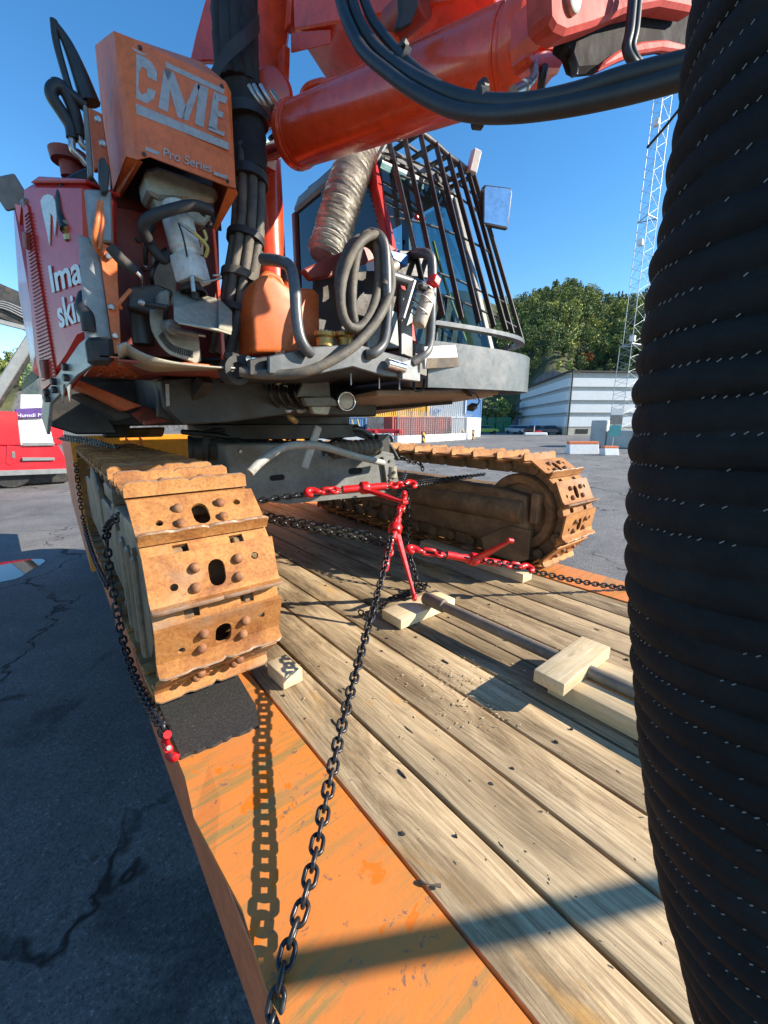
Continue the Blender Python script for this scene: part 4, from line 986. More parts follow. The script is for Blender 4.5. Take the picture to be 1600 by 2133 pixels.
link('script', me, g_hood, frame(a_ + FN * 0.001, b_ - a_, FN.cross(b_ - a_)))
polyY([(222, 118), (440, 190), (462, 480), (232, 430)], GY + 0.30, 0.01, 'hood_back', M['frame_dark'], g_hood, 0)
# left column of the cabinet
polyY([(163, 488), (205, 500), (238, 736), (180, 738)], GY + 0.06, 0.015, 'side_column', M['silver_grey'], cab_g, 0.004)
polyY([(204, 500), (243, 520), (253, 735), (238, 738)], GY + 0.04, 0.012, 'side_flange', M['orange_dirty'], cab_g, 0.002)
polyY([(443, 474), (449, 476), (472, 755), (464, 757)], GY + 0.05, 0.02, 'side_flange', M['orange_red'], cab_g, 0.002)
polyY([(174, 214), (184, 222), (196, 366), (184, 370)], GY + 0.10, 0.03, 'grey_box', M['frame_grey'], cab_g, 0.004)
polyY([(184, 222), (213, 236), (230, 352), (197, 352)], GY + 0.14, 0.03, 'side_flange', M['orange_dirty'], cab_g, 0.003)
polyY([(176, 392), (232, 396), (236, 505), (190, 502)], GY + 0.03, 0.05, 'switch_box', M['silver_grey'], cab_g, 0.005)
polyY([(206, 330), (216, 325), (230, 350), (226, 400), (214, 400), (206, 370)], GY + 0.0, 0.03, 'latch', M['frame_dark'], cab_g, 0.004)
hose([q(209, 420, .0), q(203, 460, -.01), q(197, 495, .0), q(203, 520, .02), q(213, 530, .03)], 0.008, 'cable', M['orange_wire'], cab_g, 8)
hose([q(209, 420, .0), q(214, 460, -.01), q(208, 520, .0)], 0.005, 'cable', M['orange_wire'], cab_g, 8)
# hoses and cables behind the column
hose([q(190, 362, .2), q(160, 375, .2), q(150, 395, .2), q(160, 440, .2), q(178, 480, .2)], 0.007, 'cable', M['yellow_wire'], cab_g, 8)
hose([q(188, 365, .2), q(150, 385, .2), q(132, 410, .2), q(134, 450, .2), q(140, 480, .18)], 0.02, 'hydraulic_hose', M['black_hose'], cab_g, 10)
hose([q(200, 380, .2), q(165, 400, .2), q(160, 430, .2), q(178, 470, .2)], 0.012, 'hydraulic_hose', M['black_hose'], cab_g, 10)
c1, c2 = q(140, 462, .18), q(146, 492, .18)
group('hose_fitting', pm('gold_fitting', (0.5, 0.33, 0.14), 0.3, 0.8), cab_g, lambda m: m.lathe(c1, c2 - c1, [(0, 0.014), (0.02, 0.018), (0.025, 0.012), (0.03, 0.018), (0.035, 0.012), (0.04, 0.018), (0.055, 0.018), (0.06, 0.01)], 14), 0, 40)
wbox(q(163, 465, .2), 0, 0, 0, 'valve_block', M['red_inner'], cab_g, 0.06, 0.06, 0.05)
wbox(q(166, 490, .2), 0, R(20), 0, 'valve_block', M['frame_dark'], cab_g, 0.05, 0.05, 0.035)
for r0, pts in ((0.030, [(188, 215), (165, 150), (140, 90), (112, 45)]), (0.010, [(112, 42), (118, 90), (140, 170), (158, 225)]), (0.018, [(180, 222), (150, 200), (128, 183), (113, 182), (108, 200), (130, 235), (148, 265), (152, 290)]), (0.018, [(113, 178), (130, 182), (152, 225), (162, 262), (166, 285)])):
    pp = [q(x, y, .18) for x, y in pts]
    rr = r0 if r0 != 0.030 else None
    if rr is None:
        pth = smoothpath(pp, 6); m = MB(); m.tube(pth, [0.030 - 0.022 * k / (len(pth) - 1) for k in range(len(pth))], 10); m.build('hydraulic_hose', M['black_hose'], cab_g, 0, 60)
    else: hose(pp, r0, 'hydraulic_hose', M['black_hose'], cab_g, 10)
for pts in ([(150, 288), (152, 312), (170, 330), (182, 345)], [(165, 283), (170, 300), (180, 310)]):
    hose([q(x, y, .18) for x, y in pts], 0.010, 'steel_pipe', M['bare'], cab_g, 8)
group('exhaust_cap', M['red_inner'], hood, lambda m: m.lathe(atY(150, 372, 2.2), (0, 0, 1), [(0, 0.035), (0.05, 0.035), (0.05, 0.06), (0.085, 0.065)], 20), 0, 40)
# grinding head: bracket, motor, spindle bell
polyY([(300, 352), (330, 345), (445, 385), (458, 400), (452, 420), (330, 412), (308, 400)], GY + 0.06, 0.12, 'head_bracket', M['plate'], cab_g, 0.01)
polyY([(318, 408), (438, 408), (440, 455), (425, 470), (330, 440)], GY + 0.08, 0.06, 'head_plate', M['plate'], cab_g, 0.006)
s0, s1 = q(362, 425, .06), q(402, 580, .02)
mt = group('grinder_motor', M['white_part'], cab_g, lambda m: m.lathe(s0, s1 - s0, [(0, 0.038), (0.05, 0.038), (0.055, 0.050), (0.15, 0.050), (0.155, 0.044), (0.17, 0.042)], 24), 0.002, 40)
ax = (s1 - s0).normalized(); c3 = s0 + ax * 0.165
mb = MB(); mb.box(-0.046, 0.046, -0.04, 0.04, 0, 0.09); link('motor_head', mb.mesh('motor_head', M['white_part'], 0.008, 40, 2), mt, frame(c3, ax.cross(Vector((0, 1, 0))), (0, -1, 0)) @ Matrix.Rotation(R(90), 4, 'X') if False else Matrix.Translation(c3) @ ax.to_track_quat('Z', 'Y').to_matrix().to_4x4())
c4 = q(400, 560, .02); bl = Vector((0.0, -0.05, -1)).normalized()
group('spindle', M['frame_dark'], mt, lambda m: m.lathe(c4, bl, [(0, 0.028), (0.035, 0.028), (0.04, 0.018), (0.10, 0.014)], 16), 0, 40)
group('spindle_bell', M['frame_dark'], mt, lambda m: m.lathe(q(402, 588, .02), bl, [(0, 0.022), (0.015, 0.03), (0.03, 0.042), (0.035, 0.045), (0.035, 0.04), (0.02, 0.03)], 24), 0, 40)
group('grind_pin', M['bare'], mt, lambda m: m.lathe(q(400, 575, -.03), bl, [(0, 0.008), (0.05, 0.008)], 10), 0, 40)
hose([q(308, 500, .02), q(298, 475, .0), q(310, 455, -.02), q(345, 440, -.03), q(400, 428, -.03), q(438, 438, .0)], 0.017, 'motor_hose', M['black_rubber'], cab_g, 12)
hose([q(305, 490, .05), q(320, 520, .04), q(340, 540, .04), q(350, 530, .05)], 0.016, 'motor_hose', M['black_rubber'], cab_g, 10)
hose([q(385, 470, -.03), q(412, 492, -.04), q(432, 515, -.03), q(428, 535, -.01)], 0.006, 'cable', M['yellow_wire'], cab_g, 8)
hose([q(375, 465, -.03), q(395, 480, -.04), q(420, 500, -.03), q(420, 530, -.01)], 0.005, 'cable', M['bare'], cab_g, 8)
hose([q(425, 480, -.01), q(430, 497, -.02), q(418, 505, -.02)], 0.005, 'cable', M['yellow_wire'], cab_g, 8)
hose([q(372, 465, -.03), q(382, 495, -.045), q(390, 535, -.03)], 0.003, 'cable', M['black_hose'], cab_g, 8)
group('chain_hook', M['bare'], cab_g, lambda m: m.tube(smoothpath([q(422, 588, -.01), q(448, 583, -.02), q(460, 578, -.03), q(456, 573, -.03), q(444, 574, -.03)], 4), 0.004, 8), 0, 60)
# table, sector arc, crank, levers
polyY([(316, 530), (372, 535), (365, 640), (318, 610)], GY + 0.2, 0.01, 'back_plate', M['plate'], cab_g, 0.003)
tb = group('grinding_table', M['plate'], cab_g, lambda m: m.prism([q(362, 638, -.10), q(362, 662, -.13), q(372, 670, -.14), q(455, 684, -.13), q(482, 694, -.10), q(482, 655, -.02), q(450, 622, .05), q(440, 618, .08), q(362, 604, .06)], (0, 0, -0.008)), 0.003)
group('table_edge', M['plate'], tb, lambda m: m.prism([q(455, 684, -.13), q(482, 694, -.10), q(482, 655, -.02), q(453, 625, .05)], (0.004, 0, 0.01)), 0.001)
polyY([(272, 596), (330, 592), (362, 606), (352, 640), (352, 665), (270, 640)], GY + 0.03, 0.06, 'clamp_arm', M['frame_dark'], cab_g, 0.006)
polyY([(330, 608), (352, 602), (356, 640), (330, 640)], GY - 0.04, 0.05, 'clamp_jaw', M['frame_grey'], cab_g, 0.006)
hose([q(296, 632, -.02), q(350, 640, -.06)], 0.008, 'clamp_screw', M['frame_dark'], cab_g, 10)
group('screw_knob', M['bare'], cab_g, lambda m: m.lathe(q(296, 632, -.02), (-.3, -1, 0), [(0, 0.01), (0.012, 0.01), (0.018, 0.004)], 12), 0, 40)
hose([q(230, 514, -.02), q(252, 540, -.02), q(284, 567, -.02)], 0.017, 'lever_grip', M['black_rubber'], cab_g, 12)
hose([q(283, 566, -.02), q(293, 578, -.01), q(296, 596, .02)], 0.008, 'lever_rod', M['chrome'], cab_g, 10)
hose([q(272, 604, .0), q(258, 620, -.01), q(248, 632, -.01), q(252, 642, .0)], 0.006, 'wire_clip', M['orange_wire'], cab_g, 8)
arc = []
for k in range(13):
    t = k / 12; a = smoothpath([q(312, 645, .03), q(318, 690, .03), q(350, 735, .03), q(402, 752, .03)], 12)
    arc = a
am = MB(); outer = arc; inner = [p + (q(392, 640, .03) - p).normalized() * 0.045 for p in arc]
ra = [(am.bm.verts.new(a), am.bm.verts.new(b), am.bm.verts.new(b + Vector((0, .01, 0))), am.bm.verts.new(a + Vector((0, .01, 0)))) for a, b in zip(outer, inner)]
for a, b in zip(ra, ra[1:]):
    for k in range(4): am.bm.faces.new((a[k], a[(k + 1) % 4], b[(k + 1) % 4], b[k]))
am.bm.faces.new(ra[0]); am.bm.faces.new(ra[-1][::-1])
sec = am.build('sector_arc', M['plate'], cab_g)
tm = MB()
for k in range(16, len(arc), 1):
    p = arc[k]; d = (q(392, 640, .03) - p).normalized(); tm.beam(p + d * .012 + Vector((0, -.002, 0)), p + d * .034 + Vector((0, -.002, 0)), 0.004, 0.003, (0, 1, 0))
tm.build('teeth', M['frame_dark'], sec)
polyY([(345, 690), (415, 700), (420, 752), (408, 758), (350, 738)], GY + 0.055, 0.008, 'sector_plate', M['plate'], cab_g, 0.003)
hose([q(352, 680, -.03), q(372, 690, -.03), q(410, 697, -.03)], 0.009, 'crank', M['frame_grey'], cab_g, 10)
group('crank_hub', M['frame_grey'], cab_g, lambda m: m.lathe(q(350, 680, .02), (0.1, -1, -.2), [(0, 0.022), (0.05, 0.024), (0.055, 0.012), (0.06, 0)], 16), 0, 40)
group('crank_tip', M['bare'], cab_g, lambda m: m.lathe(q(412, 697, -.03), (1, 0.1, -.05), [(0, 0.006), (0.025, 0.006)], 10), 0, 40)
group('dark_can', M['frame_dark'], cab_g, lambda m: m.lathe(q(295, 680, .12), (0, 0, 1), [(-0.06, 0), (-0.06, 0.035), (0.06, 0.035), (0.06, 0)], 18), 0, 40)
# curled tray lip and the perforated step below
lip = smoothpath([(243, 742), (246, 722), (262, 710), (282, 725), (318, 742), (370, 755), (430, 762), (488, 765)], 5)if False else None
lp_ = smoothpath([Vector((x, y, 0)) for x, y in ((244, 720), (262, 712), (282, 726), (318, 742), (370, 754), (430, 761), (488, 765))], 5)
tl = MB(); rows = []
for v in lp_:
    t = (v.x - 244) / 244
    top = q(v.x, v.y, -0.06); bot = q(v.x + 2, min(v.y + 34 * (1 - t) + 6, 766 + 8 * (1 - t)), -0.02 + 0.05 * (1 - t))
    rows.append((tl.bm.verts.new(top), tl.bm.verts.new((top + bot) / 2 + Vector((0, -0.012, 0))), tl.bm.verts.new(bot)))
for a, b in zip(rows, rows[1:]):
    for k in range(2): tl.bm.faces.new((a[k], a[k + 1], b[k + 1], b[k]))
lipo = tl.build('tray_lip', M['plate'], cab_g, 0, 60); sm = lipo.modifiers.new('thick', 'SOLIDIFY'); sm.thickness = 0.006
group('tray_floor', M['red_inner'], cab_g, lambda m: m.prism([q(245, 752, -.02), q(488, 770, -.04), atZ(455, 790, q(488, 770).z), atZ(300, 790, q(488, 770).z)], (0, 0, 0.006)))
zst = 0.205
xs0, xs1, ys0, ys1 = 0.16, 0.62, 1.62, 2.35
hl_ = []
for i in range(9):
    for j in range(7):
        hl_.append(obround(xs0 + 0.04 + i * 0.047, ys0 + 0.06 + j * 0.1 + (0.05 if i % 2 else 0), 0.02, 0.06, 3))
stp = holed([(xs0, ys0), (xs1, ys0), (xs1, ys1), (xs0, ys1)], hl_, 0.005); stp.transform(Matrix.Translation((0, 0, zst))); stp.materials.append(M['orange_dirty'])
link('perforated_step', stp, rig)
# ---------------------------------------------------------------- boom foot, column, boom
M['plum'] = M['orange_red']
polyY([(397, 128), (410, 70), (432, -10), (470, -10), (470, 128), (440, 126)], 2.15, 0.03, 'boom_cheek', M['orange_red'], rig, 0.004)
bm_ = polyY([(520, -40), (612, -40), (606, 60), (600, 110), (583, 235), (578, 300), (545, 300), (530, 200), (528, 90)], 1.95, 0.22, 'boom_foot', M['orange_red'], rig, 0.012)
group('foot_edge', M['orange_red'], bm_, lambda m: m.beam(atY(592, 105, 1.90), atY(588, 235, 1.90), 0.03, 0.06, (0, 1, 0)), 0.004)
group('foot_edge', M['orange_red'], bm_, lambda m: m.beam(atY(611, -30, 1.86), atY(604, 62, 1.88), 0.03, 0.05, (0, 1, 0)), 0.004)
pc = atY(560, 190, 1.92)
group('pivot_boss', M['orange_red'], bm_, lambda m: m.lathe(pc + Vector((0.04, 0.06, 0)), (-0.4, -1, -0.2), [(0, 0.085), (0.10, 0.085), (0.115, 0.07), (0.118, 0.0)], 28), 0.003, 40)
for dx, w in ((0, 0.011), (14, 0.011), (-10, 0.009)):
    hose([atY(528 + dx, 178, 1.74), atY(548 + dx, 212, 1.73), atY(572 + dx, 244, 1.76)], w, 'steel_pipe', M['bare'], bm_, 8)
group('grease_nipple', M['bare'], bm_, lambda m: m.tube([atY(566, 188, 1.78), atY(592, 226, 1.74)], 0.007, 8), 0, 60)
# round column
ct, cb_ = atY(562, 325, 2.0), atY(556, 560, 2.0)
group('column', M['orange_red'], rig, lambda m: m.lathe(Vector((ct.x, 2.08, cb_.z - 0.3)), (0, 0, 1), [(0, 0.085), (ct.z - cb_.z + 0.75, 0.085)], 32), 0, 40)
polyY([(545, 300), (572, 300), (576, 330), (545, 330)], 1.93, 0.1, 'column_cap', M['orange_red'], rig, 0.01)
# lift cylinder slanting towards the viewer
C0, C1 = atY(612, 284, 1.74), atY(1112, 100, 0.775)
ca = (C1 - C0).normalized(); CL = (C1 - C0).length
cyl = group('lift_cylinder', M['orange_red'], rig, lambda m: m.lathe(C0, ca, [(0, 0.03), (0, 0.112), (0.03, 0.112), (0.032, 0.104), (CL - 0.06, 0.104), (CL - 0.05, 0.112), (CL, 0.112), (CL + 0.02, 0.09), (CL + 0.06, 0.06), (CL + 0.06, 0)], 48), 0.002, 35)
group('piston_rod', M['chrome'], cyl, lambda m: m.lathe(C0 - ca * 0.34, ca, [(0, 0.052), (0.36, 0.052)], 28), 0, 40)
group('rod_clevis', M['orange_red'], cyl, lambda m: m.beam(C0 - ca * 0.50 + Vector((0, 0, -0.03)), C0 - ca * 0.18 + Vector((0, 0, -.055)), 0.10, 0.05), 0.006)
# oil pipe along the top of the cylinder
sd_ = ca.cross(Vector((0, 0, 1))).normalized(); cu_ = sd_.cross(ca)
off = (UP - ca * UP.dot(ca)).normalized(); off = (off - FW * 0.25 + ca * (FW.dot(ca) * 0.25)).normalized()
hose([C0 + ca * 0.055 + off * 0.100, C0 + ca * 0.05 + off * 0.126, C0 + ca * 0.08 + off * 0.14, C0 + ca * 0.15 + off * 0.135, C0 + ca * 0.25 + off * 0.118, C0 + ca * (CL * 0.6) + off * 0.118, C0 + ca * (CL - 0.1) + off * 0.118], 0.014, 'oil_pipe', M['orange_red'], cyl, 12)
pp = atY(1068, 165, 0.76)
offs = (sd_ * 0.3 - cu_ * 0.9)
lb_ = MB()
for kk in range(5):
    pass
def on_cyl(px, py, extra=0.0005):
    # nearest hit of the pixel ray with the cylinder wall
    d = _ray(px, py); o = Vector((0, 0, 0)); w = o - C0
    dp = d - ca * d.dot(ca); wp = w - ca * w.dot(ca); r = 0.104 + extra
    A_ = dp.dot(dp); B_ = 2 * dp.dot(wp); C_ = wp.dot(wp) - r * r; D_ = B_ * B_ - 4 * A_ * C_
    return d * ((-B_ - math.sqrt(max(D_, 0))) / (2 * A_))
grid = [[on_cyl(1046 + 26 * u / 4 + 18 * v / 4, 146 - 10 * u / 4 + 34 * v / 4, 0.001) for u in range(5)] for v in range(5)]
for a, b in zip(grid, grid[1:]):
    for k in range(4): lb_.poly([a[k], a[k + 1], b[k + 1], b[k]])
bmesh.ops.remove_doubles(lb_.bm, verts=lb_.bm.verts, dist=1e-5)
lb_.build('paper_label', M['decal_white'], cyl)
lt = MB()
for v in (0.3, 0.42, 0.54):
    for u in (0.2, 0.3, 0.42, 0.5, 0.62):
        p0 = on_cyl(1046 + 26 * u + 18 * v, 146 - 10 * u + 34 * v, 0.002); p1 = on_cyl(1046 + 26 * (u + .06) + 18 * (v + .02), 146 - 10 * (u + .06) + 34 * (v + .02), 0.002)
        lt.beam(p0, p1, 0.002, 0.0004)
lt.build('print', M['frame_dark'], cyl)
e0 = C1 - ca * 0.03
group('port_block', M['orange_red'], cyl, lambda m: m.beam(atY(1112, 20, 0.68), atY(1128, 70, 0.68), 0.035, 0.04), 0.008)
polyY([(1128, -20), (1140, -20), (1140, 40), (1125, 105), (1120, 60)], 0.68, 0.08, 'end_flange', M['orange_red'], cyl, 0.004)
polyY([(1095, 108), (1150, 100), (1182, 120), (1168, 150), (1140, 150), (1105, 135)], 0.69, 0.05, 'end_lug', M['orange_red'], cyl, 0.008)
hose([atY(1112, 128, 0.70), atY(1112, 158, 0.69), atY(1098, 178, 0.69)], 0.010, 'fitting', M['bare'], cyl, 10)
c5, c6 = atY(1100, 176, 0.69), atY(1052, 203, 0.70)
group('hose_end', M['bare'], cyl, lambda m: m.lathe(c5, c6 - c5, [(0, 0.010), (0.008, 0.014), (0.016, 0.014), (0.018, 0.010), (0.024, 0.013), (0.06, 0.014)], 14), 0, 40)
hose([atY(1134, 140, 0.69), atY(1130, 160, 0.69), atY(1126, 195, 0.7)], 0.010, 'fitting', M['frame_dark'], cyl, 10)
# boom beam above the cylinder
B0, B1 = atY(612, 62, 1.82), atY(1030, -12, 0.95)
boom = MB(); upv = Vector((0, 0, 0.42)); wv = Vector((0.40, 0.22, 0.0))
boom.hexa([B0, B1, B1 + wv, B0 + wv, B0 + upv, B1 + upv, B1 + wv + upv, B0 + wv + upv])
boom = boom.build('boom', M['orange_red'], rig, 0.006)
group('boom_shoe', M['orange_red'], boom, lambda m: m.hexa([atY(606, 112, 1.80), atY(690, 92, 1.62), atY(696, 72, 1.70), atY(606, 62, 1.95), atY(606, 70, 1.80), atY(690, 62, 1.62), atY(696, 50, 1.70), atY(606, 40, 1.95)]), 0.004)
polyY([(835, -30), (870, -30), (872, 10), (858, 48), (835, 60), (828, 55), (838, 20)], 1.05, 0.02, 'cable_flap', M['black_rubber'], rig, 0.003)
group('boom_pin', M['red_inner'], boom, lambda m: m.lathe(atY(812, 62, 1.30), (0.2, -1, 0.1), [(0, 0.05), (0.14, 0.05)], 18), 0.004, 40)
hose([atY(800, 60, 1.3), atY(815, 82, 1.28), atY(822, 92, 1.26)], 0.02, 'boom_hinge', M['orange_red'], boom, 10)
# clevis at the boom end, with oily grime
M['grime'] = pm('black_oily_grime', (0.014, 0.011, 0.011), 0.75, 0, 0.5, 9, dirt=(0.20, 0.03, 0.025), da=0.26, ds=9, spec=0.1, bs=0.7, bsc=30)
M['clevis'] = pm('dull_clevis_paint', (0.46, 0.065, 0.05), 0.62, 0, 0.2, 6, dirt=(0.09, 0.03, 0.025), da=0.3, ds=7, spec=0.18, bs=0.2)
clev = polyY([(1143, -60), (1146, 38), (1160, 60), (1182, 70), (1240, 52), (1310, 22), (1380, 8), (1452, 22), (1470, -60)], 0.52, 0.05, 'boom_clevis', M['clevis'], rig, 0.008)
polyY([(1175, 68), (1240, 48), (1320, 15), (1440, -5), (1436, 112), (1380, 103), (1330, 110), (1290, 126), (1250, 146), (1205, 150), (1195, 120), (1172, 100)], 0.575, 0.03, 'clevis_web', M['grime'], clev, 0.01)
polyY([(1250, 146), (1290, 126), (1330, 110), (1380, 102), (1436, 110), (1436, 92), (1390, 80), (1340, 84), (1290, 104), (1262, 125)], 0.555, 0.02, 'clevis_rim', M['clevis'], clev, 0.005)
group('clevis_pin', M['bare'], clev, lambda m: m.lathe(atY(1188, 3, 0.52), (0, -1, 0), [(0, 0.022), (0.01, 0.022), (0.014, 0.016), (0.014, 0)], 18), 0, 40)
hose([atY(1190, 118, 0.58), atY(1196, 140, 0.57), atY(1196, 158, 0.57)], 0.008, 'hose_clip', M['frame_dark'], clev, 8)
for dx, r0 in ((0, 0.009), (12, 0.008)):
    hose([atY(1320 + dx, -30, 0.49), atY(1312 + dx, 60, 0.48), atY(1305 + dx, 100, 0.48), atY(1318 + dx, 128, 0.47), atY(1342 + dx, 148, 0.46)], r0, 'hydraulic_hose', M['black_hose'], rig, 10)
# three hoses drooping below the cylinder and off to the black duct
for k, (pts, r0) in enumerate((
        ([(704, -20, .95), (722, 40, .93), (756, 105, .9), (806, 150, .86), (865, 192, .80), (935, 226, .74), (1000, 238, .68), (1080, 236, .62), (1180, 222, .57), (1300, 196, .52), (1430, 160, .47)], 0.0150),
        ([(728, -20, .95), (748, 45, .93), (785, 100, .9), (830, 138, .86), (885, 172, .80), (950, 200, .74), (1010, 212, .68), (1090, 214, .62), (1190, 196, .57), (1300, 162, .52), (1440, 128, .47)], 0.0150),
        ([(752, -20, .95), (775, 40, .93), (815, 92, .9), (860, 140, .85), (920, 185, .80), (985, 210, .72), (1050, 222, .66)], 0.0130))):
    hose([atD(x, y, d * 1.15 + 0.02) for x, y, d in pts], r0, 'hydraulic_hose', M['black_hose'], rig, 12)
for x, y, d, ax_ in ((838, 132, 1.03, (1, -.4, -.5)), (1000, 226, .82, (1, -.6, 0))):
    c = atD(x, y, d); ax_ = Vector(ax_).normalized()
    group('hose_clamp', M['black_rubber'], rig, lambda m: m.lathe(c - ax_ * .008, ax_, [(0, .028), (0, .033), (.016, .033), (.016, .028)], 16), 0, 40)
    group('clamp_head', M['black_rubber'], rig, lambda m: m.beam(c + Vector((0, 0, .03)), c + Vector((0.01, 0, .048)), 0.022, 0.02), 0.004)
# ---------------------------------------------------------------- bundle of hoses in a wrap, beside the grinder
HB = [(486, -30, 1.84), (488, 60, 1.83), (492, 150, 1.81), (510, 250, 1.80), (516, 330, 1.79), (517, 420, 1.77), (512, 500, 1.75), (500, 580, 1.74), (488, 660, 1.74), (470, 740, 1.76)]
hb = smoothpath([atY(*p) for p in HB], 6)
sleeve = MB(); upto = int(len(hb) * 0.50); wrap = []
sleeve.tube(hb[:upto], [0.090 - 0.014 * min(1, k / 14) + 0.004 * math.sin(k * 1.9) for k in range(upto)], 14, flat=0.8)
sleeve = sleeve.build('hose_bundle', M['black_cloth'], rig, 0, 60)
rg = random.Random(4)
ring = []
for k in range(9):
    a = 2 * math.pi * k / 8; rr_ = 0.050 if k < 8 else 0
    pts = []
    for j, c in enumerate(hb[upto - 4:]):
        t = j / (len(hb) - upto + 4)
        pts.append(c + Vector((math.cos(a) * rr_ * (1 + .1 * math.sin(3 * t + k)), math.sin(a) * rr_ * 0.9, 0)) + Vector((0, 0, 0)))
    hose(pts, 0.0185, 'bundled_hose', M['dusty_hose'], sleeve, 10, 2)
for k in range(6):   # hoses inside the upper wrap showing as ridges
    a = math.pi + 0.3 + k * 0.5
    hose([c + Vector((math.cos(a) * 0.064, math.sin(a) * 0.056, 0)) for c in hb[:upto - 12]], 0.026, 'bundled_hose', M['black_cloth'], sleeve, 8, 1)
for f, r0, w, mm in ((0.50, 0.077, 0.017, 'black_rubber'), (0.665, 0.073, 0.013, 'black_rubber'), (0.775, 0.073, 0.015, 'dusty_hose'), (0.86, 0.073, 0.012, 'black_rubber'), (0.335, 0.089, 0.018, 'black_rubber')):
    j = int(f * len(hb)); c = hb[j]; ax_ = (hb[min(j + 1, len(hb) - 1)] - hb[j - 1]).normalized()
    group('strap', M[mm], sleeve, lambda m: m.lathe(c - ax_ * w, ax_, [(0, r0 - .004), (0, r0), (2 * w, r0), (2 * w, r0 - .004)], 20), 0, 40)
strap = MB(); sp0 = [atY(436, 155, 1.72), atY(470, 95, 1.69), atY(510, 58, 1.69), atY(538, 30, 1.72)]
rowv = []
for p in smoothpath(sp0, 5): rowv.append((strap.bm.verts.new(p), strap.bm.verts.new(p + Vector((0, 0, -0.055)))))
for a, b in zip(rowv, rowv[1:]): strap.bm.faces.new((a[0], b[0], b[1], a[1]))
st_ = strap.build('strap', M['black_rubber'], sleeve); sm = st_.modifiers.new('thick', 'SOLIDIFY'); sm.thickness = 0.004
# ---------------------------------------------------------------- silver foil duct
FP = smoothpath([atY(772, 270, 1.95), atY(748, 320, 1.93), atY(722, 390, 1.92), atY(698, 470, 1.92), (atY(678, 540, 1.93))], 6)
FP = resample(FP, 0.006)
fm = MB(); rr = []
rg = random.Random(8)
for k in range(len(FP)): rr.append(0.086 + 0.010 * math.sin(k * 1.57) + rg.uniform(-.003, .003))
fm.tube(FP, rr, 22)
for v in fm.bm.verts: v.co += Vector((rg.uniform(-.003, .003), rg.uniform(-.003, .003), rg.uniform(-.003, .003)))
M['foil'] = pm('crinkled_silver_foil', (0.70, 0.68, 0.63), 0.36, 0.45, 0.15, 12, dirt=(0.32, 0.27, 0.2), da=0.34, ds=7, bs=0.9, bsc=35)
fd = fm.build('foil_duct', M['foil'], rig, 0, 50)
cp = FP[0]; ax_ = (FP[0] - FP[6]).normalized()
fw_ = MB(); fw_.lathe(cp - ax_ * 0.16, ax_, [(0, 0.094), (0.06, 0.103), (0.16, 0.112), (0.3, 0.10)], 20)
for v in fw_.bm.verts: v.co += Vector((rg.uniform(-.006, .006), rg.uniform(-.006, .006), rg.uniform(-.004, .004)))
fw_.build('foil_wrap', M['foil'], fd, 0, 30)
# ---------------------------------------------------------------- tray with guard bars in front of the cab
tx = [(540, 745), (640, 722), (700, 718), (745, 716), (800, 732), (872, 752), (872, 792), (800, 785), (735, 766), (640, 785), (545, 782)]
M['tray'] = pm('scuffed_grey_paint', (0.10, 0.106, 0.11), 0.38, 0.2, 0.15, 7, dirt=(0.34, 0.34, 0.33), da=0.2, ds=9)
tray = polyY([(560, 742), (650, 722), (745, 716), (800, 732), (872, 752), (872, 790), (800, 783), (735, 764), (650, 782), (560, 778)], 1.42, 0.02, 'tray', M['tray'], rig, 0.004)
group('tray_floor', M['frame_dark'], tray, lambda m: m.prism([atY(560, 776, 1.44), atY(735, 764, 1.44), atY(872, 788, 1.44), atY(872, 788, 1.44) + Vector((0, .75, 0)), atY(560, 776, 1.44) + Vector((0, .75, 0))], (0, 0, 0.008)))
polyY([(520, 748), (582, 736), (586, 782), (520, 782)], 1.46, 0.03, 'tray_side', M['frame_dark'], tray, 0.004)
polyY([(838, 752), (876, 744), (876, 795), (838, 790)], 1.40, 0.03, 'corner_block', M['silver_grey'], tray, 0.003)
group('pin', M['chrome'], tray, lambda m: m.lathe(atY(806, 757, 1.40), (1, 0, -0.12), [(0, 0.022), (0.10, 0.022)], 16), 0, 40)
for k in range(3):
    c = atY((731, 790, 832)[k], (792, 800, 802)[k], 1.5); group('stud', M['bare'], tray, lambda m: m.lathe(c, (0, 0, 1), [(-.02, 0.004), (.03, 0.004)], 8))
M['tube'] = pm('dark_grey_tube_paint', (0.11, 0.115, 0.12), 0.36, 0.2, 0.2, 8, dirt=(0.3, 0.27, 0.22), da=0.3, ds=7)
for pts in ([(548, 540, 1.62), (585, 545, 1.5), (606, 560, 1.45), (614, 600, 1.42), (618, 660, 1.40), (624, 700, 1.39), (636, 725, 1.39), (648, 736, 1.40)],
            [(770, 486, 1.5), (790, 492, 1.44), (802, 520, 1.42), (806, 600, 1.40), (806, 670, 1.40), (798, 715, 1.40), (780, 735, 1.40), (764, 738, 1.42)],
            [(855, 532, 1.6), (872, 527, 1.48), (890, 530, 1.42), (900, 550, 1.40), (899, 640, 1.39), (895, 715, 1.39), (882, 740, 1.39), (858, 756, 1.41)]):
    hose([atY(*p) for p in pts], 0.021, 'guard_bar', M['tube'], tray, 14)
hose([atY(800, 570, 1.46), atY(850, 586, 1.46), atY(890, 600, 1.46)], 0.022, 'guard_bar', M['tube'], tray, 14)
polyY([(832, 520), (895, 525), (892, 580), (826, 572)], 1.55, 0.02, 'guard_plate', M['frame_dark'], tray, 0.004)
polyY([(812, 520), (852, 530), (850, 555), (820, 540)], 1.50, 0.03, 'blue_cap', pm('blue_plastic', (0.02, 0.16, 0.5), 0.4), tray, 0.004)
polyY([(632, 560), (790, 490), (830, 520), (700, 575), (650, 582)], 1.56, 0.04, 'red_bracket', M['red_inner'], tray, 0.006)
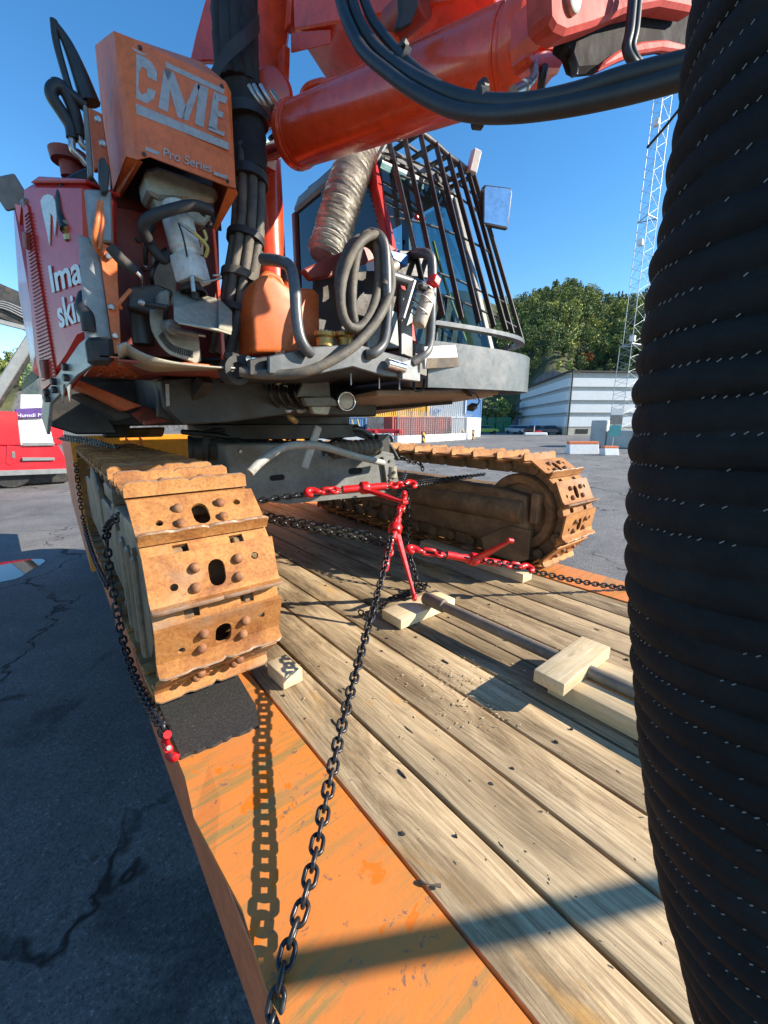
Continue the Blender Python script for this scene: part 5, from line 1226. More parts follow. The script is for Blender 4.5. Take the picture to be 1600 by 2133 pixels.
polyY([(655, 570), (842, 560), (840, 730), (700, 725), (655, 700)], 1.66, 0.02, 'dark_panel', M['frame_dark'], tray, 0.004)
polyY([(763, 660), (800, 640), (828, 650), (832, 725), (765, 725)], 1.60, 0.03, 'grey_panel', M['silver_grey'], tray, 0.004)
polyY([(836, 600), (860, 610), (860, 745), (836, 738)], 1.50, 0.02, 'upright', M['silver_grey'], tray, 0.003)
pc0, pc1 = atY(800, 565, 1.44), atY(842, 545, 1.5)
group('corrugated_sleeve', M['plate'], tray, lambda m: m.lathe(pc0, pc1 - pc0, [(0.013 * k, 0.02 if k % 2 else 0.024) for k in range(9)], 14), 0, 40)
# coil of black hose hung on the guard bar, running down to the swivel
cl = []
for k in range(100):
    a = 2 * math.pi * k / 24; t = k / 99
    cx, cy = 757 + 14 * math.sin(k * 0.21), 590 + 6 * math.cos(k * 0.33)
    cl.append(atY(cx + (44 + 8 * math.sin(k * 0.13)) * math.cos(a) + 10 * math.sin(a), cy - (95 + 6 * math.cos(k * 0.17)) * math.sin(a) , 1.40 + 0.11 * t + 0.035 * math.sin(a)))
coil = MB(); coil.tube(cl, 0.0185, 10); coil = coil.build('coiled_hose', M['dusty_hose'], rig, 0, 60)
hose([atY(810, 540, 1.42), atY(815, 600, 1.40), atY(790, 660, 1.37), atY(745, 715, 1.35), atY(690, 752, 1.35), atY(630, 776, 1.38), atY(560, 780, 1.45), atY(500, 774, 1.5)], 0.0185, 'hose_tail', M['dusty_hose'], coil, 12)
sw = atY(484, 772, 1.56)
group('swivel', M['black_rubber'], rig, lambda m: m.lathe(sw + Vector((0, .04, 0)), (0.25, -1, 0), [(0, 0.0), (0, 0.045), (0.06, 0.052), (0.062, 0.03), (0.05, 0.025), (0.05, 0)], 24), 0, 40)
polyY([(470, 730), (525, 742), (528, 770), (490, 770), (470, 755)], 1.6, 0.02, 'swivel_plate', M['frame_dark'], rig, 0.004)
group('swivel_bolt', M['bare'], rig, lambda m: m.lathe(atY(516, 748, 1.598), (0, -1, 0), [(0, 0.012), (0.01, 0.012)], 6))
# warning stickers
polyY([(574, 733), (593, 730), (595, 776), (576, 777)], 1.45, 0.002, 'sticker', M['decal_white'], tray)
polyY([(574.5, 733.5), (592.5, 730.5), (593, 741), (575, 743)], 1.448, 0.001, 'sticker_head', M['orange_wire'], tray)
for k, y in enumerate((747, 752, 757.5, 761, 764.5, 769)):
    polyY([(577, y + .6), (590 - 4 * (k % 2), y), (590 - 4 * (k % 2), y + 1.8), (577, y + 2.4)], 1.448, 0.001, 'print', M['frame_dark'], tray)
polyY([(577, 788), (586, 786), (586, 800), (577, 801)], 1.90, 0.002, 'sticker', pm('sticker_yellow', (0.7, 0.45, 0.03), 0.4), rig)
polyY([(588, 786), (597, 784), (597, 798), (588, 800)], 1.90, 0.002, 'sticker', pm('sticker_blue', (0.05, 0.15, 0.5), 0.4), rig)
# ================================================================ loose things standing in the tray
M['can'] = pm('orange_canister_plastic', (0.62, 0.13, 0.025), 0.45, 0, 0.12, 5, dirt=(0.22, 0.05, 0.015), da=0.3, ds=7)
jc0 = atY(600, 742, 1.55)
can = thing('jerrycan', 'dirty orange plastic jerrycan with black cap standing in the tray beside the hose bundle', 'jerrycan', jc0)
def jp(x, y): return atY(x, y, 1.55)
m = MB(); m.prism([jp(530, 735), (jp(526, 640)), jp(533, 590), jp(548, 572), jp(570, 570), jp(590, 588), jp(604, 596), jp(655, 600), jp(667, 612), jp(668, 690), jp(664, 735)], (0, 0.17, 0)); m.build('body', M['can'], can, 0.02, 40, 3)
m = MB(); m.lathe(jp(619, 598) + Vector((0, .08, 0)), (0, 0, 1), [(0, 0.022), (0.05, 0.022)], 16); m.build('neck', M['can'], can, 0, 40)
m = MB(); m.lathe(jp(619, 572) + Vector((0, .08, 0)), (0.05, 0, 1), [(-.01, 0.028), (0.04, 0.028), (0.05, 0.02), (0.07, 0.016), (0.075, 0)], 16); m.build('cap', M['black_rubber'], can, 0, 40)
m = MB(); m.tube(smoothpath([jp(560, 576) + Vector((0, .08, 0)), jp(575, 560) + Vector((0, .08, 0)), jp(600, 572) + Vector((0, .08, 0)), jp(612, 598) + Vector((0, .08, 0))], 4), 0.014, 8); m.build('handle', M['can'], can, 0, 60)
M['bit'] = pm('brassy_drill_bit', (0.42, 0.25, 0.07), 0.42, 0.55, 0.3, 12)
for k, (x, lab) in enumerate(((677, 'brassy button drill bit in the tray beside the orange jerrycan'), (718, 'brassy button drill bit in the tray under the coiled hose'))):
    c = atY(x, 722, 1.47); bt = thing('drill_bit', lab, 'drill bit', c, 'drill bits in the tray')
    m = MB(); m.lathe(c, (0, 0, 1), [(0, 0.0), (0, 0.034), (0.03, 0.034), (0.038, 0.041), (0.052, 0.041), (0.054, 0.032), (0.05, 0)], 20); m.build('body', M['bit'], bt, 0, 35)
    m = MB()
    for j in range(10):
        a = 2 * math.pi * j / 10; m.lathe(c + Vector((.034 * math.cos(a), .034 * math.sin(a), .05)), (0.4 * math.cos(a), 0.4 * math.sin(a), 1), [(0, 0.006), (0.005, 0.005), (0.008, 0)], 8)
    m.build('buttons', M['bare'], bt, 0, 50)
b0, b1 = atY(872, 678, 1.36), atY(900, 596, 1.36)
bot = thing('spray_bottle', 'off-white spray bottle with red cap clipped in a wire holder beside the cab', 'bottle', b0)
bx = (b1 - b0).normalized()
m = MB(); m.lathe(b0, bx, [(0, 0), (0.0, 0.026), (0.008, 0.031), (0.135, 0.031), (0.15, 0.022), (0.16, 0.02)], 20); m.build('body', pm('dusty_cream_plastic', (0.52, 0.46, 0.38), 0.5, 0, 0.1, 9, dirt=(0.3, 0.25, 0.18), da=0.3, ds=9), bot, 0, 40)
m = MB(); m.beam(b1 + bx * 0.0, b1 + bx * 0.045, 0.05, 0.045); m.build('cap', M['red_paint'], bot, 0.008, 40)
wh = group('wire_holder', M['silver_grey'], tray, lambda m: m.beam(atY(836, 665, 1.36), atY(860, 585, 1.36), 0.035, 0.012), 0.002)
for f in (0.25, 0.55, 0.8):
    c = b0.lerp(b1, f); s_ = bx.cross(Vector((0, -1, 0))).normalized()
    group('wire', M['bare'], wh, lambda m: m.tube([c + s_ * (0.048 * math.cos(a)) - s_ * .022 + Vector((0, .036 * math.sin(a), 0)) for a in [2 * math.pi * j / 16 for j in range(16)]], 0.0025, 6, closed=True), 0, 60)

# ---------------------------------------------------------------- small hardware on the rig
for x, y in ((292, 100), (462, 180), (300, 322), (474, 378)):
    c = gp(x, y, 0.002); group('bolt', M['frame_dark'], g_hood, lambda m: m.lathe(c, FN, [(0, 0.006), (0.004, 0.006), (0.005, 0.004)], 6))
for x, y in ((226, 535), (232, 640), (240, 700), (214, 300), (205, 250)):
    c = q(x, y, 0.035); group('bolt', M['bare'], cab_g, lambda m: m.lathe(c, (0, -1, 0), [(0, 0.010), (0.006, 0.010), (0.008, 0.007)], 6))
for x, y in ((300, 560), (288, 500), (430, 620), (430, 520)):
    c = q(x, y, 0.298); group('bolt', M['frame_dark'], cab_g, lambda m: m.lathe(c, (0, -1, 0), [(0, 0.010), (0.008, 0.010)], 6))
for x0, y0, x1, y1 in ((320, 470, 305, 560), (330, 540, 318, 600), (410, 400, 440, 470), (345, 520, 330, 545)):
    hose([q(x0, y0, .10), q((x0 + x1) / 2 - 8, (y0 + y1) / 2, .07), q(x1, y1, .12)], 0.007, 'small_hose', M['black_hose'], cab_g, 8, 5)
    a_, b_ = q(x1, y1, .12), q((x0 + x1) / 2 - 8, (y0 + y1) / 2, .07); d_ = (b_ - a_).normalized()
    group('ferrule', M['bare'], cab_g, lambda m: m.lathe(a_, d_, [(0, 0.008), (0.004, 0.011), (0.012, 0.011), (0.014, 0.009), (0.03, 0.0095)], 10), 0, 40)
for k in range(7):   # valve bank with hose tails below the hood
    x = 560 + 17 * k
    hose([atY(x, 800 + 3 * (k % 3), 1.93), atY(x + 4, 822, 1.88), atY(x + 20, 846, 1.95)], 0.009, 'small_hose', M['black_hose'], upper, 8, 4)
    a_ = atY(x, 800 + 3 * (k % 3), 1.93); group('ferrule', M['bare'], upper, lambda m: m.lathe(a_ + Vector((0, 0, -.028)), (0, 0, 1), [(0, 0.011), (0.02, 0.011), (0.022, 0.014), (0.034, 0.014)], 6))
# weld bead rings and a bolted gland on the cylinder
for d_ in (0.045, CL - 0.075): group('weld_bead', M['orange_red'], cyl, lambda m: m.tube([C0 + ca * d_ + (sd_ * math.cos(a) + cu_ * math.sin(a)) * 0.1045 for a in [2 * math.pi * k / 40 for k in range(40)]], 0.004, 6, closed=True), 0, 60)
for k in range(10):
    a = 2 * math.pi * k / 10; c = C0 + (sd_ * math.cos(a) + cu_ * math.sin(a)) * 0.09
    group('gland_bolt', M['orange_red'], cyl, lambda m: m.lathe(c, -ca, [(0, 0.009), (0.010, 0.009), (0.012, 0.006)], 6))
# ---------------------------------------------------------------- cab with guard bars
CY0 = 1.42
cabo = MB()
cabz0 = 0.15
# shell: floor, rear wall, roof (red), sides open for glass
def cb(x, y, z): return Vector((x, y, z))
XA, XB = 1.45, 2.14
yf0, yf1, yb, z0, z1, z2 = 1.55, 1.90, 2.75, 0.18, 0.50, 1.36
cab = MB(); cab.box(XA, XB, yf0, yb, z0, z0 + 0.22); cab = cab.build('cab', M['frame_grey'], rig, 0.02)
# roof
group('cab_roof', M['frame_grey'], cab, lambda m: m.hexa([cb(XA, yf1, z2), cb(XB, yf1, z2), cb(XB, yb, z2), cb(XA, yb, z2), cb(XA + .03, yf1 + .05, z2 + .10), cb(XB - .03, yf1 + .05, z2 + .10), cb(XB - .03, yb - .05, z2 + .10), cb(XA + .03, yb - .05, z2 + .10)]), 0.02)
group('rear_wall', M['red_inner'], cab, lambda m: m.box(XA, XB, yb - .04, yb, z0 + .2, z2), 0.006)
# pillars
for x in (XA, XB - 0.045):
    group('pillar', M['red_body'] if x == XA else M['frame_grey'], cab, lambda m: m.beam(cb(x + .022, yf0 + .03, z1 - .12), cb(x + .022, yf1 + .03, z2), 0.045, 0.055), 0.006)
    group('pillar', M['frame_dark'], cab, lambda m: m.beam(cb(x + .022, 2.30, z1 - .12), cb(x + .022, 2.34, z2), 0.045, 0.07), 0.006)
group('door_sill', M['frame_grey'], cab, lambda m: m.box(XA, XA + 0.045, yf0 + .02, yb, z0 + .18, z1 - .1), 0.006)
group('door_sill', M['frame_grey'], cab, lambda m: m.box(XB - 0.045, XB, yf0 + .02, yb, z0 + .18, z1 - .1), 0.006)
group('header', M['frame_grey'], cab, lambda m: m.box(XA, XB, yf1 + .0, yf1 + .06, z2 - .07, z2 - .002), 0.008)
# windscreen and side panes
def pane(pts, mat, name='pane'):
    mm = MB(); mm.poly(pts); return mm.build(name, mat, cab)
pane([cb(XA + .04, yf0, z1 - .13), cb(XB - .04, yf0, z1 - .13), cb(XB - .04, yf1, z2 - .03), cb(XA + .04, yf1, z2 - .03)], M['glass_clear'], 'windscreen')
pane([cb(XA + .02, yf0 + .06, z1 - .1), cb(XA + .02, 2.28, z1 - .1), cb(XA + .02, 2.31, z2 - .02), cb(XA + .02, yf1 + .06, z2 - .02)], M['glass_dark'], 'side_window')
pane([cb(XA + .02, 2.36, z1 - .1), cb(XA + .02, yb - .05, z1 - .1), cb(XA + .02, yb - .05, z2 - .02), cb(XA + .02, 2.38, z2 - .02)], M['glass_dark'], 'side_window')
pane([cb(XB - .02, yf0 + .06, z1 - .1), cb(XB - .02, 2.28, z1 - .1), cb(XB - .02, 2.31, z2 - .02), cb(XB - .02, yf1 + .06, z2 - .02)], M['glass_clear'], 'side_window')
# seat and console inside
seat = group('seat', M['black_rubber'], cab, lambda m: (m.box(1.62, 1.97, 2.15, 2.55, 0.55, 0.68), m.hexa([cb(1.62, 2.48, .66), cb(1.97, 2.48, .66), cb(1.97, 2.58, .66), cb(1.62, 2.58, .66), cb(1.66, 2.56, 1.22), cb(1.93, 2.56, 1.22), cb(1.93, 2.64, 1.22), cb(1.66, 2.64, 1.22)])), 0.03, 40)
group('console', M['frame_dark'], cab, lambda m: m.box(1.55, 2.04, 1.72, 1.86, 0.4, 0.72), 0.02)
hose([cb(1.93, 1.62, .46), cb(1.86, 1.74, .80), cb(1.83, 1.80, 1.0)], 0.008, 'yellow_strip', pm('yellow_green_strip', (0.6, 0.62, 0.05), 0.5), cab, 8)
for pts in ([(1.95, 1.85, 1.38), (2.0, 1.78, 1.1), (2.06, 1.70, .75), (2.1, 1.62, .5)], [(1.9, 1.86, 1.38), (1.98, 1.76, 1.05), (2.03, 1.70, .8), (2.07, 1.63, .5)]):
    hose([cb(*p) for p in pts], 0.01, 'cable', M['black_hose'], cab, 8)
hose([atY(866, 452, 1.70), atY(884, 458, 1.70)], 0.012, 'marker_light', M['red_paint'], cab, 8, 3)
hose([atY(800, 330, 1.80), atY(900, 375, 1.78), atY(935, 405, 1.76)], 0.009, 'wiper', M['frame_dark'], cab, 8, 4)
# bumper band round the front of the cab floor
M['bumper'] = pm('scuffed_grey_bumper', (0.14, 0.15, 0.155), 0.38, 0.3, 0.15, 6, dirt=(0.26, 0.27, 0.27), da=0.24, ds=9)
bp = [(1.42, 1.41), (1.65, 1.365), (1.88, 1.335), (2.07, 1.335), (2.21, 1.375), (2.30, 1.45), (2.34, 1.56), (2.35, 1.8), (2.35, 2.6)]
bpath = smoothpath([Vector((x, y, 0)) for x, y in bp], 5)
def band(m, path, za, zb, th=0.012):
    rows = []
    for k, p in enumerate(path):
        t = (path[min(k + 1, len(path) - 1)] - path[max(k - 1, 0)]).normalized(); n = Vector((-t.y, t.x, 0))
        a, b = (za(k / (len(path) - 1)), zb(k / (len(path) - 1)))
        rows.append([m.bm.verts.new(q_) for q_ in (p + Vector((0, 0, a)), p + Vector((0, 0, b)), p + n * th + Vector((0, 0, b)), p + n * th + Vector((0, 0, a)))])
    for a, b in zip(rows, rows[1:]):
        for k in range(4): m.bm.faces.new((a[k], a[(k + 1) % 4], b[(k + 1) % 4], b[k]))
    m.bm.faces.new(rows[0]); m.bm.faces.new(rows[-1][::-1])
bump_o = group('bumper', M['bumper'], cab, lambda m: band(m, bpath, lambda t: 0.165 + 0.02 * t, lambda t: 0.375 - 0.02 * t), 0, 40)
# cut-out windows of the bumper: pale box-section seen through them
polyY([(884, 722), (950, 718), (958, 764), (886, 768)], 1.375, 0.02, 'cutout', M['white_part'], bump_o, 0.002)
polyY([(890, 746), (954, 744), (957, 763), (888, 767)], 1.373, 0.003, 'cutout_lip', M['frame_side'], bump_o)
c = Vector((2.238, 1.62, 0.285)); group('cutout', M['frame_dark'], bump_o, lambda m: m.box(2.345, 2.356, 1.60, 1.72, 0.225, 0.345), 0.002)
# rail ring below the guard bars
rpath = [p + Vector((-0.02, 0.03, 0)) for p in bpath[:-6]]
ring = group('guard_ring', M['bumper'], cab, lambda m: band(m, rpath, lambda t: 0.452 - 0.01 * t, lambda t: 0.472 - 0.01 * t, 0.05), 0, 40)
for x, y in ((2.14, 1.47), (1.50, 1.43)): group('ring_post', M['bumper'], cab, lambda m: m.beam(Vector((x, y + .02, 0.36)), Vector((x + .02, y + .03, 0.455)), 0.02, 0.014), 0.002)
# guard bars: bent from the ring up and over the roof
M['bar'] = pm('dark_guard_bar_paint', (0.03, 0.033, 0.037), 0.45, 0.0, 0.2, 8, dirt=(0.06, 0.05, 0.045), da=0.2, ds=7)
bars = [((806, 275), (897, 660)), ((838, 264), (923, 661)), ((875, 276), (962, 666)), ((908, 300), (998, 673)), ((934, 324), (1029, 682)), ((955, 339), (1054, 690)), ((974, 355), (1068, 697)), ((987, 366), (1089, 714))]
tops = []
for k, (tp, bt) in enumerate(bars):
    f = k / 7
    yb_ = 1.405 + (0.10 * max(0, (f - 0.6) / 0.4) ** 2); yt_ = 1.86 - 0.10 * f
    T_, B_ = atY(*tp, yt_), atY(*bt, yb_); tops.append(T_)
    group('guard_rod', M['bar'], cab, lambda m: m.beam(B_, T_, 0.011, 0.032, (0.2, 1, 0.3)), 0.003)
    R_ = Vector((T_.x - 0.02, T_.y + 0.75, T_.z + 0.03))
    group('guard_rod', M['bar'], cab, lambda m: m.beam(T_, R_, 0.012, 0.035, (1, 0, 0)), 0.003)
tr_ = smoothpath([atY(770, 262, 1.88)] + tops + [tops[-1] + Vector((0.03, 0.03, -.03))], 3)
m = MB(); m.tube(tr_, 0.014, 8); m.build('top_rail', M['tube'], cab, 0, 60)
for dy in (0.14, 0.30, 0.48, 0.68):
    m = MB(); m.tube([t + Vector((0 - .02 * dy, dy, 0.02 + .02 * dy)) for t in tops], 0.009, 8); m.build('roof_rod', M['tube'], cab, 0, 60)
for ys in ([(812, 452), (870, 462), (915, 476), (958, 492), (990, 508), (1015, 522), (1030, 540)], [(860, 560), (905, 566), (955, 584), (1000, 606), (1030, 620), (1058, 634)], [(820, 362), (880, 380), (930, 398), (960, 414), (985, 432), (1000, 446)], [(795, 318), (850, 332), (900, 352), (945, 378), (985, 404)], [(880, 610), (925, 616), (970, 632), (1015, 652), (1050, 668), (1075, 682)]):
    m = MB(); m.tube([atY(x, y, 1.41 + (1.83 - 1.41) * (690 - y) / 400 + .03) for x, y in ys], 0.0055, 6); m.build('cross_wire', M['bumper'], cab, 0, 60)
# floor pan underneath
M['pan'] = pm('dusty_pan_sheet', (0.30, 0.22, 0.15), 0.6, 0.1, 0.15, 3, dirt=(0.12, 0.09, 0.06), da=0.3, ds=4)
pan = MB(); pan.prism([Vector((1.28, 1.62, 0.13)), Vector((2.05, 1.46, 0.16)), Vector((2.22, 1.70, 0.16)), Vector((2.22, 3.0, 0.06)), Vector((1.30, 2.9, 0.05))], (0, 0, 0.03)); pan = pan.build('floor_pan', M['pan'], cab, 0.006)
m = MB(); m.beam(Vector((1.42, 2.55, 0.06)), Vector((1.98, 1.75, 0.125)), 0.03, 0.02); m.build('pan_rib', M['frame_dark'], pan)
# hanging lamps and loops under the bumper
for x, y, rz in ((975, 815, 20), (984, 848, -15)):
    wbox(atY(x, y, 1.50), R(10), R(rz), R(20), 'hanging_lamp', M['frame_dark'], cab, 0.07, 0.04, 0.03)
hose([atY(968, 795, 1.47), atY(975, 812, 1.46), atY(992, 822, 1.46), atY(998, 838, 1.46), atY(985, 850, 1.48)], 0.004, 'cable', M['black_hose'], cab, 8)
hose([atY(862, 792, 1.5), atY(864, 812, 1.48), atY(880, 812, 1.48), atY(884, 790, 1.5)], 0.006, 'tie_loop', M['black_hose'], cab, 8)
hose([atY(1040, 806, 1.5), atY(1036, 820, 1.5), atY(1020, 832, 1.5)], 0.003, 'tie_loop', M['black_hose'], cab, 8)
# mirror and roof lamp
mn = Vector((-0.38, -0.92, 0.02)).normalized(); mxx = Vector((0.92, -0.38, 0.0)).normalized(); mc = atY(1035, 430, 1.62)
mmw = frame(mc, mxx, mn.cross(mxx))
mq = MB(); mq.prism([(-0.085, -0.10, -0.03), (0.082, -0.105, -0.03), (0.10, 0.09, -0.03), (0.085, 0.108, -0.03), (-0.08, 0.10, -0.03), (-0.092, 0.085, -0.03)], (0, 0, 0.03)); mr = link('mirror', mq.mesh('mirror', M['frame_dark'], 0.008, 40, 2), cab, mmw)
mq = MB(); mq.prism([(-0.076, -0.09, 0.0005), (0.073, -0.095, 0.0005), (0.09, 0.082, 0.0005), (0.078, 0.098, 0.0005), (-0.072, 0.09, 0.0005), (-0.082, 0.078, 0.0005)], (0, 0, 0.001)); link('mirror_glass', mq.mesh('mirror_glass', M['mirror'], 0), mr, mmw)
hose([atY(1005, 395, 1.66), atY(1000, 430, 1.7), atY(1020, 470, 1.66)], 0.008, 'mirror_arm', M['tube'], cab, 8)
wbox(atY(987, 338, 1.74), R(10), R(10), R(-20), 'roof_lamp', M['white_part'], cab, 0.05, 0.05, 0.11, 0.006)
# ---------------------------------------------------------------- black ribbed suction duct, close by on the right
DP = [(0.372, 0.10, 0.62), (0.394, 0.032, 0.36), (0.399, 0.028, 0.24), (0.399, 0.027, 0.20), (0.399, 0.029, 0.15), (0.399, 0.032, 0.08), (0.399, 0.031, 0.0), (0.399, 0.025, -0.086), (0.400, 0.013, -0.16), (0.400, 0.0, -0.223), (0.400, -0.017, -0.303), (0.398, -0.044, -0.384), (0.393, -0.073, -0.450), (0.385, -0.112, -0.50), (0.365, -0.19, -0.57), (0.33, -0.33, -0.66), (0.27, -0.55, -0.76)]
dp = resample(smoothpath(DP, 14), 0.0205 / 8)
rgd = random.Random(12); rib = [rgd.uniform(-.0011, .0011) for _ in range(400)]
rr = [0.1035 + (0.0038 + rib[k // 8] * .9) * abs(math.sin(math.pi * k / 8)) ** 0.85 + rib[k // 8 + 40] * .5 for k in range(len(dp))]
M['duct'] = pm('black_duct_fabric', (0.009, 0.010, 0.011), 0.75, 0, 0.4, 9, dirt=(0.026, 0.028, 0.028), da=0.36, spec=0.2, ds=6, bs=0.5, bsc=90)
dm = MB(); dm.tube(dp, rr, 72); duct = dm.build('suction_duct', M['duct'], rig, 0, 60)
stm = MB(); rg = random.Random(3)
for k in range(0, len(dp) - 1, 8):
    c = dp[k]; ax_ = (dp[min(k + 1, len(dp) - 1)] - dp[max(k - 1, 0)]).normalized(); u = ax_.cross(Vector((0, 1, 0))).normalized(); w = ax_.cross(u)
    if rg.random() < 0.12: continue
    for j in range(110):
        if rg.random() < 0.45 + 0.4 * math.sin(j * 0.31 + k * 1.7): continue
        a = 2 * math.pi * j / 110
        d = u * math.cos(a) + w * math.sin(a); t_ = -u * math.sin(a) + w * math.cos(a)
        b_ = c + d * 0.1044 + ax_ * rg.uniform(-.0008, .0008); ln = rg.uniform(.0007, .0012)
        stm.beam(b_ - t_ * ln - ax_ * ln * .7, b_ + t_ * ln + ax_ * ln * .7, 0.0007, 0.0005, d)
tag(stm.build('stitching', pm('grey_stitching', (0.19, 0.195, 0.195), 0.7), duct), kind='stuff')
hose([atD(1348, 308, .40), atD(1385, 265, .39), atD(1425, 215, .38)], 0.0013, 'cable_tie', M['black_rubber'], duct, 6)
# unseen beam added to shade the grinder; unseen hose for the deck's shadow band
fbm = group('shade_beam', M['orange_red'], rig, lambda m: m.beam(Vector((1.36, 0.50, 1.54)), Vector((1.95, 0.46, 2.45)), 0.36, 0.30, (0, 1, 0)), 0.01)
hose([(1.55, -1.55, -0.98), (1.62, -1.20, -0.4), (1.72, -1.10, 0.22), (1.90, -1.20, 0.30), (2.40, -1.49, 0.30), (2.95, -1.81, 0.30), (3.3, -2.0, 0.0), (3.5, -2.1, -0.8), (3.6, -2.15, GROUND + .03)], 0.028, 'feed_hose', M['black_hose'], rig, 12)
# ================================================================ the yard behind
def upz(p, h): return Vector((p.x, p.y, p.z + h))
def hAt(py, p, px=None):
    """height whose top projects to row py straight above ground point p"""
    v = Vector(p); lo, hi = GROUND, 80.0
    for _ in range(50):
        mid = (lo + hi) / 2; w = Vector((v.x, v.y, mid)); zc = w.dot(FW); y = CYP - FPX * w.dot(UP) / zc
        if y > py: lo = mid
        else: hi = mid
    return lo
def wallbox(m, a, b, th, z0, z1, side=1):
    """upright slab between ground points a and b"""
    a, b = Vector((a.x, a.y, 0)), Vector((b.x, b.y, 0)); t = (b - a).normalized(); n = Vector((-t.y, t.x, 0)) * th * side
    m.hexa([a + Vector((0, 0, z0)), b + Vector((0, 0, z0)), b + n + Vector((0, 0, z0)), a + n + Vector((0, 0, z0)), a + Vector((0, 0, z1)), b + Vector((0, 0, z1)), b + n + Vector((0, 0, z1)), a + n + Vector((0, 0, z1))])
def at_dist(px, D):
    d = _ray(px, 881); d = Vector((d.x, d.y, 0)); k = D / (d.dot(Vector((FW.x, FW.y, 0)).normalized()))
    p = d * k; p.z = GROUND; return p
# ---- white banded warehouse
M['white_wall'] = pm('white_cladding', (0.74, 0.77, 0.78), 0.55, 0, 0.04, 1.0)
M['grey_band'] = pm('grey_band_cladding', (0.44, 0.45, 0.44), 0.6, 0, 0.1, 1.0)
M['beige_base'] = pm('beige_plinth', (0.50, 0.46, 0.37), 0.8, 0, 0.1, 1.5)
M['dark_window'] = pm('dark_window_glass', (0.03, 0.035, 0.045), 0.12, 0, 0.2, 2)
bC, bL, bR = at_dist(1180, 66), at_dist(1083, 102), at_dist(1420, 68)
ware = thing('warehouse', 'long white warehouse with grey horizontal bands below the wooded hill', 'building', bC)
BH = 9.7; zt = lambda v: GROUND + BH * (1250 - v) / 455
back = bL + (bR - bC)
m = MB(); base = [bC, bR, back, bL]
m.prism([Vector((p.x, p.y, GROUND)) for p in base], (0, 0, BH - 0.15)); m.build('wall', M['grey_band'], ware)
cen = (bC + bR + bL + back) / 4
for v1, v0 in ((840, 900), (930, 995), (1025, 1085), (1115, 1188)):
    for a, b, s in ((bC, bR, -1), (bL, bC, -1)):
        m = MB(); wallbox(m, a, b, 0.35, zt(v0), zt(v1), s); m.build('white_band', M['white_wall'], ware)
for a, b, s in ((bC, bR, -1), (bL, bC, -1)):
    m = MB(); wallbox(m, a, b, 0.28, GROUND, zt(1188) - 0.02, s); m.build('plinth', M['beige_base'], ware)
    m = MB(); wallbox(m, a, b, 0.5, zt(800), zt(788), s); m.build('roof_edge', M['frame_dark'], ware)
    d = (b - a).length; n = int(d / 4.2)
    for k in range(n):
        if (k * 7) % 5 == 3: continue
        p0 = a.lerp(b, (k + 0.3) / n); p1 = a.lerp(b, (k + 0.72) / n)
        m = MB(); wallbox(m, p0, p1, 0.32, zt(1240), zt(1205), s); m.build('window', M['dark_window'], ware)
dirr = (bR - bC).normalized()
m = MB(); pipe = bC + Vector((-.2, -.4, 0)); m.tube([Vector((pipe.x, pipe.y, GROUND)), Vector((pipe.x, pipe.y, GROUND + BH))], 0.12, 8); m.build('downpipe', M['frame_dark'], ware)
# ---- hill: rock step, wooded slope
def hill_h(az, r):
    f = 0.5 + 0.5 * math.tanh((math.degrees(az) - 28) / 14)
    top = 38 + 47 * f + 6 * math.sin(az * 9) + 3 * math.sin(az * 23 + 1)
    if r < 112: return GROUND
    cl = 15.0 * min(1, (r - 112) / 4.0)
    t = min(1, max(0, (r - 118) / 190))
    return GROUND + cl * (0.75 + 0.25 * math.sin(az * 31)) + (top - 15) * (t ** 0.9) + 1.4 * math.sin(r * .21 + az * 40) * min(1, t * 6)
hm = MB(); AZ = [R(-24 + 1.25 * k) for k in range(96)]; RS = [112, 113.5, 116, 119, 126, 135, 146, 158, 172, 188, 206, 226, 248, 272, 300, 330, 380]
vs_ = [[hm.bm.verts.new((r * math.sin(a), r * math.cos(a), hill_h(a, r))) for r in RS] for a in AZ]
for a, b in zip(vs_, vs_[1:]):
    for k in range(len(RS) - 1): hm.bm.faces.new((a[k], b[k], b[k + 1], a[k + 1]))
def mk_hill():
    m, nt, b = _nt('hillside'); v = coords(nt, rnd=False)
    n1 = noise(nt, v, 0.16, 8, 0.7); n2 = noise(nt, v, 1.4, 6, 0.7)
    g = ramp(nt, n1, [(0.3, (0.03, 0.045, 0.014)), (0.5, (0.075, 0.085, 0.03)), (0.7, (0.14, 0.115, 0.045))]).outputs[0]
    geo = N(nt, 'ShaderNodeNewGeometry'); sx = N(nt, 'ShaderNodeSeparateXYZ'); L(nt, geo.outputs['Normal'], sx.inputs[0])
    st = ramp(nt, sx.outputs[2], [(0.45, (1, 1, 1)), (0.62, (0, 0, 0))]).outputs[0]
    mp = N(nt, 'ShaderNodeMapping'); L(nt, v, mp.inputs[0]); mp.inputs['Scale'].default_value = (1.2, 1.2, 0.12)
    n3 = noise(nt, mp.outputs[0], 1.0, 7, 0.7)
    rk = ramp(nt, n3, [(0.3, (0.05, 0.05, 0.055)), (0.7, (0.20, 0.195, 0.20))]).outputs[0]
    cc = mixc(nt, st, g, rk); L(nt, cc, b.inputs['Base Color']); b.inputs['Roughness'].default_value = 0.95
    bump(nt, b, n2, 0.8, 0.6); return m
tag(hm.build('hill', mk_hill(), None, 0, 60), kind='structure')
